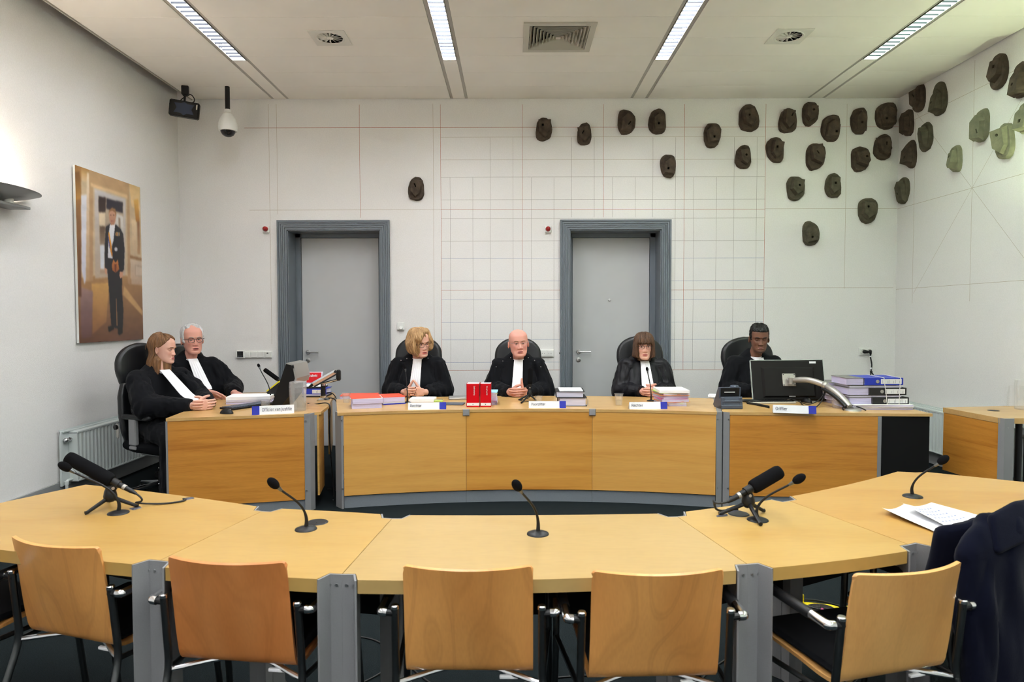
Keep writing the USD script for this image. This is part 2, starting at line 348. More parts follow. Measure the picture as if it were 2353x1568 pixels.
for s in STRIPS:
    for sd in (-1, 1):
        a = s + sd * (SW / 2 + RW / 2)
        ceil.part('rail', bx(a - RW / 2 + .0015, a + RW / 2 - .0015, YF, YB - .006, ZC + .006, ZC + .03), 'ceiling_rail')
    ceil.part('strip_cover', bx(s - SW / 2, s + SW / 2, Y_LAMP + .006, YB - .006, ZC + .002, ZC + .014, .001), 'ceiling_sheet')
ceil.part('edge_trim', bx(-3.524, -3.512, YF, YB - .006, ZC - .012, ZC + .05), 'ceiling_rail')

# back wall with its two door openings, and the lines drawn on it
D1, D2, DTOP = (-2.490, -1.455), (.645, 1.665), 2.468
wp = sg.box(XL - .2, -.05, XR + .2, ZS)
for d in (D1, D2): wp = wp.difference(sg.box(d[0], -.1, d[1], DTOP))
wb = Struct('wall_back')
wb.part('plaster', wallpoly(wp, YB, YB + .26), 'wall_paper')
cell = 186 * YB / FPX
def px_x(x): return float(ony(x, 600, YB)[0])
def px_z(y): return float(ony(1176, y, YB)[2])
red, blue, grey, faint = [], [], [], []
def vline(dst, x, ya, yb, w=.0035): X = px_x(x); dst.append(bx(X - w / 2, X + w / 2, YB - .0006, YB + .001, px_z(yb), px_z(ya)))
def hline(dst, y, xa, xb, w=.0035): Z = px_z(y); dst.append(bx(px_x(xa), px_x(xb), YB - .0006, YB + .001, Z - w / 2, Z + w / 2))
door_px = [(636, 896), (1286, 1543)]
def hsplit(dst, y, xa, xb, w=.0035):
    if y < 506: return hline(dst, y, xa, xb, w)
    cuts = [xa] + [c for d in door_px if xa < d[0] < xb for c in d] + [xb]
    for a, b in zip(cuts[::2], cuts[1::2]): hline(dst, y, a, b, w)
def vsplit(dst, x, ya, yb, w=.0035):
    if any(a < x < b for a, b in door_px) and yb > 500: yb = 500
    vline(dst, x, ya, yb, w)
for x in (829, 1014, 1200, 1386, 1571, 1756): vsplit(red, x, 240, 851 if x > 900 else 500)
vsplit(faint, 1941, 240, 665); vsplit(faint, 640, 238, 492); vsplit(faint, 622, 238, 790); vsplit(faint, 997, 238, 851)
hline(red, 293, 566, 2060); hline(red, 482, 1014, 1756); hline(faint, 482, 575, 1014); hline(faint, 481, 1756, 2060)
hsplit(red, 667, 1014, 1756); hline(faint, 663, 1756, 2054); hsplit(red, 851, 1014, 1756)
for c in range(4):
    for o in (21, 73, 113, 165): vsplit(grey, 1014 + 186 * c + o, (316 if o > 100 else 408), 850, .0028)
for r in range(3):
    for o in (21, 73, 113, 165):
        y = 294 + 187 * r + o
        hsplit(faint if r == 0 and o < 100 else (blue if y > 560 else grey), y, 1014, 1756, .0028)
for nm, ms, mt in (('red_line_drawing', red, 'pencil_red'), ('blue_line_drawing', blue, 'pencil_blue'), ('grey_line_drawing', grey, 'pencil_grey'), ('faint_line_drawing', faint, 'pencil_faint')):
    wb.part(nm, ms, mt, smooth=False)
# other walls
wr = Struct('wall_right'); wr.part('plaster', bx(XR, XR + .2, YF, YB, -.05, ZS), 'wall_paper')
rl = []
def rline(y0, z0, y1, z1, w=.0035):
    d = unit((y1 - y0, z1 - z0)); n = np.array([-d[1], d[0]]) * w / 2
    q = [(y0 + n[0], z0 + n[1]), (y0 - n[0], z0 - n[1]), (y1 - n[0], z1 - n[1]), (y1 + n[0], z1 + n[1])]
    rl.append(hull([(XR - e, a, b) for a, b in q for e in (.0006, -.001)]))
zs = [px_z(294), px_z(482), px_z(667)]
for z in zs: rline(YB, z, 2.0, z)
ys = [YB - .34 * cell - k * cell for k in range(4)]
for y in ys: rline(y, px_z(700), y, 3.86)
for y in (ys[1], ys[3]):
    for s in (-1, 1):
        for t in (-1, 1): rline(y, zs[1], y + s * cell * .98, zs[1] + t * cell * 1.05, .0025)
wr.part('line_drawing', rl, 'pencil_faint', smooth=False)
struct('wall_left', bx(XL - .2, XL, YF, YB, -.05, ZS), 'wall_paper')
struct('wall_front', bx(XL - .2, XR + .2, YF - .2, YF, -.05, ZS), 'wall_paper')
for a, b, nm in ((XL, -2.60, 'baseboard_back'), (-1.35, .545, 'baseboard_back'), (1.765, XR, 'baseboard_back')):
    struct('trim', bx(a, b, YB - .014, YB, 0, .125, .003), 'skirting') if False else None
struct('baseboard_left', bx(XL, XL + .016, YF, YB, 0, .165, .003), 'skirting')
struct('baseboard_right', bx(XR - .016, XR, YF, YB, 0, .125, .003), 'skirting')
bb = Struct('baseboard_back')
for a, b in ((XL + .016, -2.60), (-1.35, .545), (1.765, XR - .016)): bb.part('board', bx(a, b, YB - .014, YB, 0, .125, .003), 'skirting')

def door(n, d, leaf, hinge_left, peep):
    t = Struct('door_%d' % n, ((d[0] + d[1]) / 2, YB, 0))
    x0, x1 = d; w = .105; out = []
    steps = [(0, .020, .030), (.023, .040, .026), (.043, .060, .022), (.063, .080, .018), (.083, .105, .012)]
    U = lambda o: sg.box(x0 - w + o, -.01, x1 + w - o, DTOP + w - o)
    for a, b, dep in steps: out.append(wallpoly(U(a).difference(U(b)).intersection(sg.box(-9, 0, 9, 9)), YB - dep, YB))
    out.append(wallpoly(U(0).difference(U(.105)).intersection(sg.box(-9, 0, 9, 9)), YB - .008, YB))
    t.part('architrave', out, 'door_frame', smooth=False)
    ye, yl = YB + .255, YB + .275
    rev = [bx(x0 - .002, x0 + .012, YB, ye + .1, 0, DTOP), bx(x1 - .012, x1 + .002, YB, ye + .1, 0, DTOP), bx(x0, x1, YB, ye + .1, DTOP - .012, DTOP + .002)]
    t.part('reveal', rev, 'door_frame', smooth=False)
    jm = [bx(x0, leaf[0] - .003, ye, ye + .08, 0, DTOP, .004), bx(leaf[1] + .003, x1, ye, ye + .08, 0, DTOP, .004), bx(x0, x1, ye, ye + .08, leaf[2] + .003, DTOP, .004)]
    t.part('jamb', jm, 'door_frame', smooth=False)
    t.part('backing', bx(x0 - .1, x1 + .1, ye + .09, ye + .12, -.02, DTOP + .1), 'dark_gap')
    lf = t.part('leaf', bx(leaf[0], leaf[1], yl, yl + .04, .006, leaf[2], .002), 'door_leaf')
    hx = leaf[0] + .062 if hinge_left else leaf[0] + .07
    hd = [mv(lathe([(0, 0), (.026, 0), (.026, .006), (.022, .009), (0, .009)], 24), rx=math.pi / 2, loc=(hx, yl, 1.095)),
          tube(bend([(hx, yl, 1.095), (hx, yl - .05, 1.095), (hx + .135, yl - .05, 1.095)], .016), .0095, 12)]
    t.part('handle', hd, 'steel', under=lf)
    t.part('lock_rose', [mv(lathe([(.008, 0), (.026, 0), (.026, .006), (.022, .008), (.008, .008), (.008, 0)], 24), rx=math.pi / 2, loc=(hx, yl, 1.0)), bx(hx - .003, hx + .003, yl - .004, yl, .990, 1.008)], 'steel', under=lf)
    if peep: t.part('peephole', mv(lathe([(0, 0), (.016, 0), (.015, .005), (.009, .007), (0, .004)], 20), rx=math.pi / 2, loc=(1.13, yl, 1.69)), 'steel', under=lf)
door(1, D1, (-2.418, -1.532, 2.408), True, False)
door(2, D2, (.704, 1.588, 2.405), False, True)

# ---------------------------------------------------------------- ceiling lights, vents
def luminaire(x, y0, y1, green, label, detail=True, group=None):
    t = Thing('ceiling_light', label, 'ceiling light', (x, (y0 + y1) / 2, ZC), world=True, group=group)
    w = SW / 2
    t.part('housing', [bx(x - w, x - w + .004, y0, y1, ZC + .001, ZC + .10), bx(x + w - .004, x + w, y0, y1, ZC + .001, ZC + .10), bx(x - w, x + w, y0, y0 + .004, ZC + .001, ZC + .10), bx(x - w, x + w, y1 - .004, y1, ZC + .001, ZC + .10), bx(x - w, x + w, y0, y1, ZC + .10, ZC + .104)], 'reflector', smooth=False)
    t.part('light_panel', bx(x - w + .005, x + w - .005, y0 + .005, y1 - .005, ZC + .030, ZC + .034), green, smooth=False)
    n = int(round((y1 - y0) / .0765)); bl = []
    for k in range(1, n):
        y = y0 + (y1 - y0) * k / n
        b = hull([(x + sx * (w - .004), y + e, z) for sx in (-1, 1) for e, z in ((-.0030, ZC + .002), (.0030, ZC + .002), (-.0012, ZC + .016), (.0012, ZC + .016))])
        if detail and y1 - (y1 - y0) * (n - k) / n > 5.05: t.part('louvre_blade', b, 'louvre', smooth=False)
        else: bl.append(b)
    if bl: t.part('louvre_blade', bl, 'louvre', smooth=False, kind='stuff')
    t.part('trim', [bx(x - w, x - w + .006, y0, y1, ZC - .001, ZC + .006), bx(x + w - .006, x + w, y0, y1, ZC - .001, ZC + .006), bx(x - w, x + w, y1 - .006, y1, ZC - .001, ZC + .006)], 'ceiling_rail', smooth=False)
    return t
LN = ['leftmost recessed louvre light strip in the ceiling, above the portrait wall', 'recessed louvre light strip left of the large square ceiling grille', 'recessed louvre light strip just right of the large square ceiling grille', 'rightmost recessed louvre light strip, glowing greenish']
TK = ('tube_side', 'tube_white', 'tube_white', 'tube_green')
for i, s in enumerate(STRIPS):
    luminaire(s, 4.86, Y_LAMP, TK[i], LN[i])
    for k in range(6):  # rows continued out of view; rear lamps added to brighten camera-facing sides
        y1 = 4.62 - k * 1.78
        luminaire(s, y1 - 1.525, y1, TK[i], '%s unseen louvre light of the %s ceiling row, counted from the back wall' % (('second', 'third', 'fourth', 'fifth', 'sixth', 'seventh')[k], ('leftmost', 'second', 'third', 'rightmost')[i]), False, 'ceiling lights behind the camera')
        if True: ceil.part('strip_cover', bx(s - SW / 2, s + SW / 2, y1 + .004, (4.856 if k == 0 else y1 + .251), ZC + .002, ZC + .014), 'ceiling_sheet')
    ceil.part('strip_cover', bx(s - SW / 2, s + SW / 2, YF, 4.62 - 5 * 1.78 - 1.53, ZC + .002, ZC + .014), 'ceiling_sheet')

def swirl(x, y, label):
    t = Thing('swirl_diffuser', label, 'air vent', (x, y, ZC)); h = .155
    plate = sg.box(-h, -h, h, h).difference(sg.Point(0, 0).buffer(.118, quad_segs=12))
    t.part('plate', mv(prism(plate, -.008, 0)), 'offwhite_metal', smooth=False)
    t.part('rim', lathe([(.106, -.004), (.118, -.012), (.124, -.008), (.118, 0), (.106, -.004)], 40), 'offwhite_metal')
    t.part('throat', lathe([(0, .09), (.117, .09), (.117, 0), (.119, 0), (.119, .092), (0, .092)], 32), 'dark_gap')
    for k in range(14):
        a = 2 * math.pi * k / 14
        b = hull([(r, e * .5 + sl, z) for r in (.026, .112) for e, z, sl in ((-.001, -.006, -.008 * r / .11), (.001, -.006, -.008 * r / .11), (-.001, .008, .010 * r / .11), (.001, .008, .010 * r / .11))])
        t.part('vane', mv(b, rz=a), 'offwhite_metal', smooth=False)
    t.part('hub', lathe([(0, -.01), (.026, -.008), (.03, 0), (.03, .02), (0, .02)], 24), 'offwhite_metal')
swirl(-1.553, 5.872, 'small square ceiling vent with round swirl blades, on the left')
swirl(2.380, 5.858, 'small square ceiling vent with round swirl blades, on the right')
t = Thing('square_grille', 'large square ceiling air grille of nested frames in the middle', 'air vent', (.405, 5.873, ZC))
H = .300
t.part('flange', prism(sg.box(-H, -H, H, H).difference(sg.box(-H + .05, -H + .05, H - .05, H - .05)), -.012, 0), 'vent_metal', smooth=False)
t.part('throat', bx(-H + .05, H - .05, -H + .05, H - .05, .09, .095), 'dark_gap')
t.part('collar', prism(sg.box(-.252, -.252, .252, .252).difference(sg.box(-.249, -.249, .249, .249)), 0, .09), 'dark_gap', smooth=False)
for k in range(8):
    a = .246 - k * .0285; b = a - .024
    v = []
    for s in range(4):
        q = [(-a, -a, -.010), (a, -a, -.010), (-b, -b, .028), (b, -b, .028)]
        v.append(mv(hull([(x, y, z + e) for x, y, z in q for e in (0, .0025)]), rz=s * math.pi / 2))
    t.part('nested_frame', v, 'vent_metal', smooth=False)
t.part('centre_plate', bx(-.02, .02, -.02, .02, -.010, -.005), 'vent_metal')
# ---------------------------------------------------------------- things on the walls
def sconce(side, y, green, label, group=None):
    X = XL if side < 0 else XR
    t = Thing('wall_uplight', label, 'wall lamp', (X, y, 2.29), world=True, group=group)
    d = -side                                           # out of the wall
    v, f, n, m = [], [], 36, 8
    for i in range(n + 1):
        a = math.pi * i / n
        for j in range(m + 1):
            r = j / m
            v.append((X + d * (.012 + .25 * r * math.sin(a) ** .9), y + .44 * r * math.cos(a), 2.375 + .032 * r * r - .045 * (1 - r * r)))
    for i in range(n):
        for j in range(m):
            A = i * (m + 1) + j; B = A + m + 1; f += [(A, A + 1, B + 1), (A, B + 1, B)]
    s = trimesh.Trimesh(v, f, process=False); s2 = s.copy(); s2.apply_translation((0, 0, .006)); s2.invert()
    t.part('dish', [s, s2], 'sconce_metal', smooth=60)
    t.part('bracket', [bx(X, X + d * .15, y - .20, y + .26, 2.292, 2.312, .003), bx(X, X + d * .02, y - .1, y + .1, 2.28, 2.345, .004)], 'sconce_metal')
    for k in (-.12, .12): t.part('spacer', cyl(.032, (X + d * .09, y + k, 2.305), (X + d * .09, y + k, 2.352), 20), 'offwhite_metal')
    t.part('lamp', cyl(.011, (X + d * .075, y - .10, 2.405), (X + d * .075, y + .10, 2.405), 12), 'sconce_green' if green else 'sconce_white')
sconce(-1, 4.72, False, 'curved metal wall uplight glowing on the left wall beside the portrait')
sconce(1, 5.08, True, 'curved metal wall uplight with a greenish glow on the right wall')
sconce(-1, 1.4, False, 'unseen curved metal wall uplight added on the left wall to brighten the ceiling')  # this pair is added out of view to light the ceiling
sconce(1, 1.4, False, 'unseen curved metal wall uplight added on the right wall to brighten the ceiling')

# portrait: a flat photographic print on a thin panel
PX = -3.648
t = Thing('portrait', 'tall unframed portrait print of a standing man in dark suit with orange sash', 'portrait', (PX, 6.17, 1.285), world=True)
PY0, PY1, PZ0, PZ1 = 5.680, 6.668, 1.285, 2.778
t.part('panel', bx(PX - .02, PX - .0005, PY0, PY1, PZ0, PZ1), 'white_plastic')
t.part('spacer', bx(XL + .001, PX - .02, PY0 + .2, PY1 - .2, PZ0 + .2, PZ1 - .2), 'dark_gap')
def puv(x, y):
    xl, xr = 107 + (y - 62) * .0304, 617 + (y - 232) * .026
    yt, yb = 62 + (x - 107) * .333, 1475 - (x - 150) * .1
    u, v = (x - xl) / (xr - xl), (y - yt) / (yb - yt)
    return min(1, max(0, u)), min(1, max(0, v))
def pp(pts, col, col2=None, soft=0):
    """A flat patch of the print; col2 is the colour of its lower end."""
    q = [puv(*p) for p in pts]
    po = sg.Polygon(q).buffer(0)
    if soft: po = po.buffer(soft).buffer(-soft)
    po = po.intersection(sg.box(0, 0, 1, 1))
    patches.append((po, np.array(col, float), np.array(col2 if col2 is not None else col, float)))
patches = []
R4 = lambda x0, y0, x1, y1: [(x0, y0), (x1, y0), (x1, y1), (x0, y1)]
pp(R4(60, 0, 700, 1600), (206, 184, 150), (196, 170, 140))
pp([(60, 0), (215, 90), (215, 200), (60, 160)], (186, 140, 80), (222, 196, 156))
pp([(60, 960), (330, 920), (500, 930), (700, 1010), (700, 1600), (60, 1600)], (172, 130, 84), (104, 68, 50))
pp([(230, 1000), (360, 990), (340, 1300), (240, 1400)], (206, 158, 92), (140, 94, 62), .01)
pp([(150, 1030), (240, 1060), (235, 1420), (165, 1440)], (150, 120, 116), (104, 72, 70))
pp([(480, 1010), (640, 1200), (640, 1240), (470, 1080)], (196, 154, 104))
pp([(107, 60), (150, 80), (160, 1110), (140, 1110)], (178, 130, 74), (98, 62, 44))
pp([(108, 120), (140, 110), (150, 330), (118, 340)], (120, 80, 40), (196, 146, 78))
pp([(150, 300), (205, 290), (215, 900), (180, 1010), (160, 900)], (222, 220, 226), (206, 204, 220))
pp([(190, 120), (205, 120), (218, 985), (190, 985)], (236, 220, 196), (188, 150, 112))
pp([(205, 95), (520, 190), (535, 1000), (510, 990), (500, 300), (235, 215), (240, 980), (215, 985)], (196, 160, 118), (178, 140, 104))
pp([(218, 200), (505, 290), (505, 315), (218, 225)], (224, 192, 144))
pp([(245, 245), (490, 320), (490, 930), (255, 960)], (206, 200, 200), (184, 164, 146))
pp([(272, 300), (470, 345), (478, 900), (290, 920)], (190, 172, 150), (176, 150, 126))
pp([(275, 300), (330, 312), (328, 430), (276, 430)], (58, 42, 40))
pp([(335, 318), (466, 348), (466, 432), (335, 400)], (44, 40, 54))
pp([(280, 430), (326, 430), (326, 560), (284, 560)], (226, 206, 176))
pp([(284, 540), (326, 540), (322, 700), (290, 700)], (96, 74, 58), (150, 130, 110))
pp([(286, 690), (322, 690), (322, 880), (292, 880)], (216, 218, 226))
pp([(400, 430), (470, 460), (474, 700), (400, 600)], (222, 218, 214), (196, 186, 176))
pp([(430, 470), (446, 470), (452, 700), (436, 660)], (150, 130, 110))
pp([(520, 200), (612, 232), (616, 420), (540, 380)], (226, 190, 130), (236, 206, 158))
pp([(560, 330), (600, 320), (612, 500), (580, 500)], (236, 186, 96), (176, 116, 48), .01)
pp([(590, 500), (612, 500), (620, 760), (596, 760)], (146, 100, 66), (186, 146, 106))
pp([(540, 480), (580, 490), (588, 740), (552, 735)], (222, 198, 162), (206, 178, 146))
pp([(528, 765), (640, 790), (640, 812), (530, 790)], (152, 112, 74))
pp([(530, 795), (640, 820), (640, 1000), (540, 995)], (212, 190, 170), (188, 158, 132))
pp([(570, 840), (636, 850), (636, 935), (572, 930)], (182, 158, 138))
pp([(578, 850), (636, 860), (636, 925), (580, 920)], (206, 184, 164))
FIG = len(patches)                                 # the figure
pp([(362, 520), (330, 545), (324, 700), (326, 870), (345, 880), (360, 1060), (368, 1200), (380, 1340), (430, 1350), (470, 1340), (474, 1200), (462, 1060), (462, 900), (478, 880), (482, 720), (470, 600), (450, 560), (410, 525)], (34, 32, 40), (28, 26, 30), .004)
pp([(412, 1110), (418, 1110), (428, 1330), (420, 1330)], (150, 108, 70))
pp([(352, 1340), (395, 1325), (400, 1355), (360, 1380)], (24, 20, 22)); pp([(430, 1345), (466, 1340), (468, 1385), (440, 1402), (430, 1385)], (24, 20, 22))
pp([(362, 525), (405, 525), (404, 600), (380, 700), (386, 795), (348, 790), (352, 620)], (232, 232, 238), (216, 214, 222))
pp([(350, 590), (358, 585), (376, 690), (386, 770), (380, 785), (362, 710)], (226, 156, 48), (200, 120, 40))
pp([(346, 610), (351, 608), (366, 710), (360, 715)], (70, 76, 150))
pp([(404, 530), (414, 530), (412, 640), (392, 720), (388, 690)], (30, 28, 36))
pp([(354, 445), (358, 415), (384, 400), (408, 420), (412, 455), (405, 500), (395, 528), (372, 528), (358, 490)], (208, 158, 128), (184, 130, 104), .003)
pp([(353, 440), (356, 408), (380, 390), (406, 400), (414, 440), (410, 470), (404, 430), (380, 415), (360, 422)], (150, 106, 66))
pp([(362, 448), (374, 446), (374, 453), (362, 454)], (120, 80, 66)); pp([(386, 446), (400, 447), (400, 454), (386, 453)], (120, 80, 66)); pp([(368, 494), (392, 494), (390, 500), (370, 500)], (156, 92, 84))
pp(R4(408, 585, 442, 615), (186, 150, 84)); pp(R4(414, 590, 420, 612), (140, 60, 40)); pp(R4(428, 588, 434, 612), (84, 90, 140))
pp([(412, 702), (424, 712), (424, 730), (412, 740), (400, 730), (400, 712)], (206, 204, 210))
pp([(392, 800), (408, 830), (428, 800), (434, 850), (440, 880), (410, 910), (384, 890), (378, 850)], (206, 128, 62), (150, 84, 44), .003)
pp([(400, 840), (418, 838), (414, 905), (404, 905)], (110, 56, 36))
pp([(444, 895), (470, 900), (466, 940), (448, 955), (440, 930)], (204, 148, 120)); pp([(324, 870), (342, 878), (342, 925), (328, 920)], (204, 148, 120))
# the print as a fine sheet whose vertices carry the photograph's colours, softened as a photograph is
NU, NV = 190, 285
gu, gv = np.meshgrid((np.arange(NU)) / (NU - 1), (np.arange(NV)) / (NV - 1)); col = np.zeros((NV, NU, 3))
for po, c0, c1 in patches:
    if po.is_empty: continue
    k = shapely.contains_xy(po, gu, gv) | shapely.contains_xy(po, np.clip(gu, .001, .999), np.clip(gv, .001, .999)); v0, v1 = po.bounds[1], po.bounds[3]
    s_ = np.clip((gv[k] - v0) / max(1e-6, v1 - v0), 0, 1)[:, None]; col[k] = c0 * (1 - s_) + c1 * s_
from scipy.ndimage import gaussian_filter
fig = np.zeros((NV, NU), bool)
for po, c0, c1 in patches[FIG:]: fig |= shapely.contains_xy(po, gu, gv)
soft_, crisp = gaussian_filter(col, (1.5, 1.2, 0)), gaussian_filter(col, (.8, .7, 0))
w_ = gaussian_filter(fig.astype(float), 1.2)[..., None]; col = soft_ * (1 - w_) + crisp * w_ * 1.0
P3 = np.stack([gu * 9, gv * 22, 0 * gu], -1); col *= (1 + .16 * (meshkit.fbm(P3, 4, 3) - .5) * (1 - w_[..., 0]))[..., None]
cv = np.apply_along_axis(lambda c: lin(c), 2, np.clip(col, 0, 255)) if False else np.where(col / 255 <= .04045, col / 255 / 12.92, ((np.clip(col, 0, 255) / 255 + .055) / 1.055) ** 2.4)
V = np.stack([np.full(gu.size, PX), PY0 + gu.ravel() * (PY1 - PY0), PZ1 - gv.ravel() * (PZ1 - PZ0)], 1)
ii, jj = np.meshgrid(np.arange(NV - 1), np.arange(NU - 1), indexing='ij'); a = (ii * NU + jj).ravel()
F = np.vstack([np.c_[a, a + 1, a + NU + 1], np.c_[a, a + NU + 1, a + NU]])
t.part('print', trimesh.Trimesh(V, F[:, ::-1] if np.cross(V[1] - V[0], V[NU] - V[0])[0] > 0 and False else F, process=False), 'print', smooth=False, cd=cv.reshape(-1, 3))

# clay reliefs
def relief(c, u, v, n, w, h, seed, label, depth=.13, m='clay'):
    """c on the wall; u along the wall, v up, n out of it."""
    rg = np.random.default_rng(seed)
    t = Thing('clay_relief', label, 'wall sculpture', c, group=None); t.world = False
    def to(m): return frame(m, (0, 0, 0), u, v, n)
    a = np.linspace(0, 2 * np.pi, 30, endpoint=False)
    rr = 1 + .05 * np.sin(2 * a + rg.uniform(0, 6)) + .05 * np.sin(3 * a + rg.uniform(0, 6)) + rg.uniform(-.035, .035, 30)
    sup = (np.abs(np.cos(a)) ** 2.6 + np.abs(np.sin(a)) ** 2.6) ** (-1 / 2.6)
    P = np.c_[np.cos(a) * sup * rr * w / 2, np.sin(a) * sup * rr * h / 2]
    P *= np.array([w, h]) / (P.max(0) - P.min(0))
    base = hull(np.vstack([np.c_[P, np.zeros(30)], np.c_[P, np.full(30, .022)], np.c_[P * .9, np.full(30, .040)]]))
    t.part('base_slab', to(base), m, smooth=35)
    bw, bh = w * rg.uniform(.58, .72), h * rg.uniform(.66, .80)
    up = rg.random() < .5
    pk = rg.uniform(-.15, .15) * bw
    Q = np.array([(-.5 * bw, -.5 * bh), (.5 * bw, -.5 * bh), (.5 * bw, .22 * bh), (pk, .5 * bh), (-.5 * bw, .22 * bh)])
    if up: Q[:, 1] *= -1
    ang = rg.uniform(-.22, .22); ro = np.array([[math.cos(ang), -math.sin(ang)], [math.sin(ang), math.cos(ang)]])
    Q = Q @ ro.T + rg.uniform(-.012, .012, 2)
    tl = rg.uniform(-.35, .35, 2)
    front = np.c_[Q * .86, depth + Q @ tl * .6]
    blk = M3(hull(np.vstack([np.c_[Q * 1.06, np.full(5, .03)], front])))
    hc_ = Q.mean(0) * .8 + np.array([rg.uniform(-.2, .2) * bw, (rg.uniform(.08, .22)) * bh * (1 if up else -1)])
    k = rg.integers(0, 3)
    if k == 0: cut = m3.Manifold.cylinder(.3, .0135, .0135, 16)
    elif k == 1: cut = m3.Manifold.cube((.024, .026, .3), True).translate((0, 0, .15))
    else: cut = m3.Manifold.cube((.013, .042, .3), True).translate((0, 0, .15)).rotate((0, 0, float(rg.uniform(-60, 60))))
    cut = cut.translate((float(hc_[0]), float(hc_[1]), depth * .45))
    t.part('block', to(join(blk - cut)), m, smooth=20)
    cb = M3(hull(np.vstack([np.c_[Q * .98, np.full(5, .03)], np.c_[Q * .9, np.full(5, depth * .46)]])))
    lin_ = join(cut ^ m3.Manifold.cube((1, 1, .004), True).translate((0, 0, depth * .455 + .002)))
    if len(lin_.faces): t.part('hole', to(lin_), 'hole')
BW = [(955, 433, 38, 56, 'dark clay wall relief hanging alone above and right of the left door'),
 (1250, 295, 39, 55, 'dark clay wall relief above the right door, leftmost of the upper row'),
 (1344, 306, 34, 53, 'narrow dark clay relief above the right door, second in the upper row'),
 (1441, 278, 42, 59, 'dark clay relief above the right door, left one of the close pair'),
 (1513, 277, 42, 60, 'dark clay relief above the right door, right one of the close pair'),
 (1538, 379, 37, 55, 'dark clay relief hanging low, above the right corner of the right door'),
 (1640, 308, 41, 58, 'dark clay wall relief between the close pair and the crowded right cluster'),
 (1725, 269, 48, 64, 'broad dark clay relief near the ceiling, leftmost of the right cluster'),
 (1712, 359, 38, 56, 'dark clay wall relief directly under the broad leftmost one of the right cluster'),
 (1786, 342, 42, 60, 'dark clay relief in the second row of the cluster, second from its left'),
 (1815, 275, 43, 58, 'dark clay relief in the top row, just left of the ceiling channel end'),
 (1867, 258, 38, 57, 'small dark clay wall relief touching the ceiling below the greenish light channel'),
 (1915, 292, 45, 63, 'dark clay relief right of and below the small one at the ceiling channel'),
 (1879, 357, 46, 64, 'dark clay wall relief with a round hole at the middle of the right cluster'),
 (1833, 431, 43, 57, 'pointed brown clay wall relief at the lower left of the right cluster'),
 (1920, 425, 38, 58, 'dark clay wall relief with a square hole, right of the pointed brown one'),
 (1980, 275, 39, 62, 'dark clay relief in the top row, left of the largest one'),
 (1983, 363, 44, 60, 'dark clay relief in the second row, straight under the one left of the largest'),
 (2043, 263, 51, 63, 'largest, darkest clay wall relief on the back wall, high in the corner'),
 (2035, 336, 42, 61, 'dark clay wall relief on the back wall beneath the largest one in the corner'),
 (2000, 482, 46, 61, 'olive clay relief low on the back wall near the corner'),
 (1868, 536, 40, 58, 'olive clay wall relief, lowest of all on the back wall')]
for i, (x, y, w, h, lb) in enumerate(BW):
    c = ony(x, y, YB - .07); c[1] = YB
    s = (YB - .07) / FPX
    relief(c, (1, 0, 0), (0, 0, 1), (0, -1, 0), w * s * .97, h * s * .97, 100 + i, lb, .085, 'clay_olive' if 'olive' in lb or 'brown' in lb else 'clay')
RW_ = [(2090, 283, 62, 'dark clay relief on the right wall beside the largest back wall one'),
 (2116, 227, 63, 'dark clay relief on the right wall nearest the ceiling corner'),
 (2163, 228, 76, 'tall dark brown clay relief, second along the ceiling on the right wall'),
 (2132, 315, 67, 'brown clay relief on the right wall under the tall second one from the corner'),
 (2096, 355, 65, 'dark clay relief on the right wall just above the lowest corner one'),
 (2080, 438, 62, 'lowest olive clay relief on the right wall, in the corner'),
 (2300, 165, 80, 'large dark clay relief high on the right wall under the ceiling edge'),
 (2352, 185, 82, 'dark clay relief at the picture edge, high on the right wall'),
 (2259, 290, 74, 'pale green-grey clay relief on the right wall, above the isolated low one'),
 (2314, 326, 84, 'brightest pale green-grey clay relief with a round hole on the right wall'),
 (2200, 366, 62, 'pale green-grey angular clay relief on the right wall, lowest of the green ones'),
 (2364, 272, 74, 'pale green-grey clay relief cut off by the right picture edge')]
for i, (x, y, h, lb) in enumerate(RW_):
    c = onx(x, y, XR); s = c[1] / FPX
    hh = min(h * s * .98, .36)
    relief(c, (0, -1, 0), (0, 0, 1), (-1, 0, 0), hh * .62, hh, 200 + i, lb, .085, 'clay_pale' if 'pale green-grey' in lb else 'clay_olive' if 'olive' in lb or 'brown' in lb else 'clay')

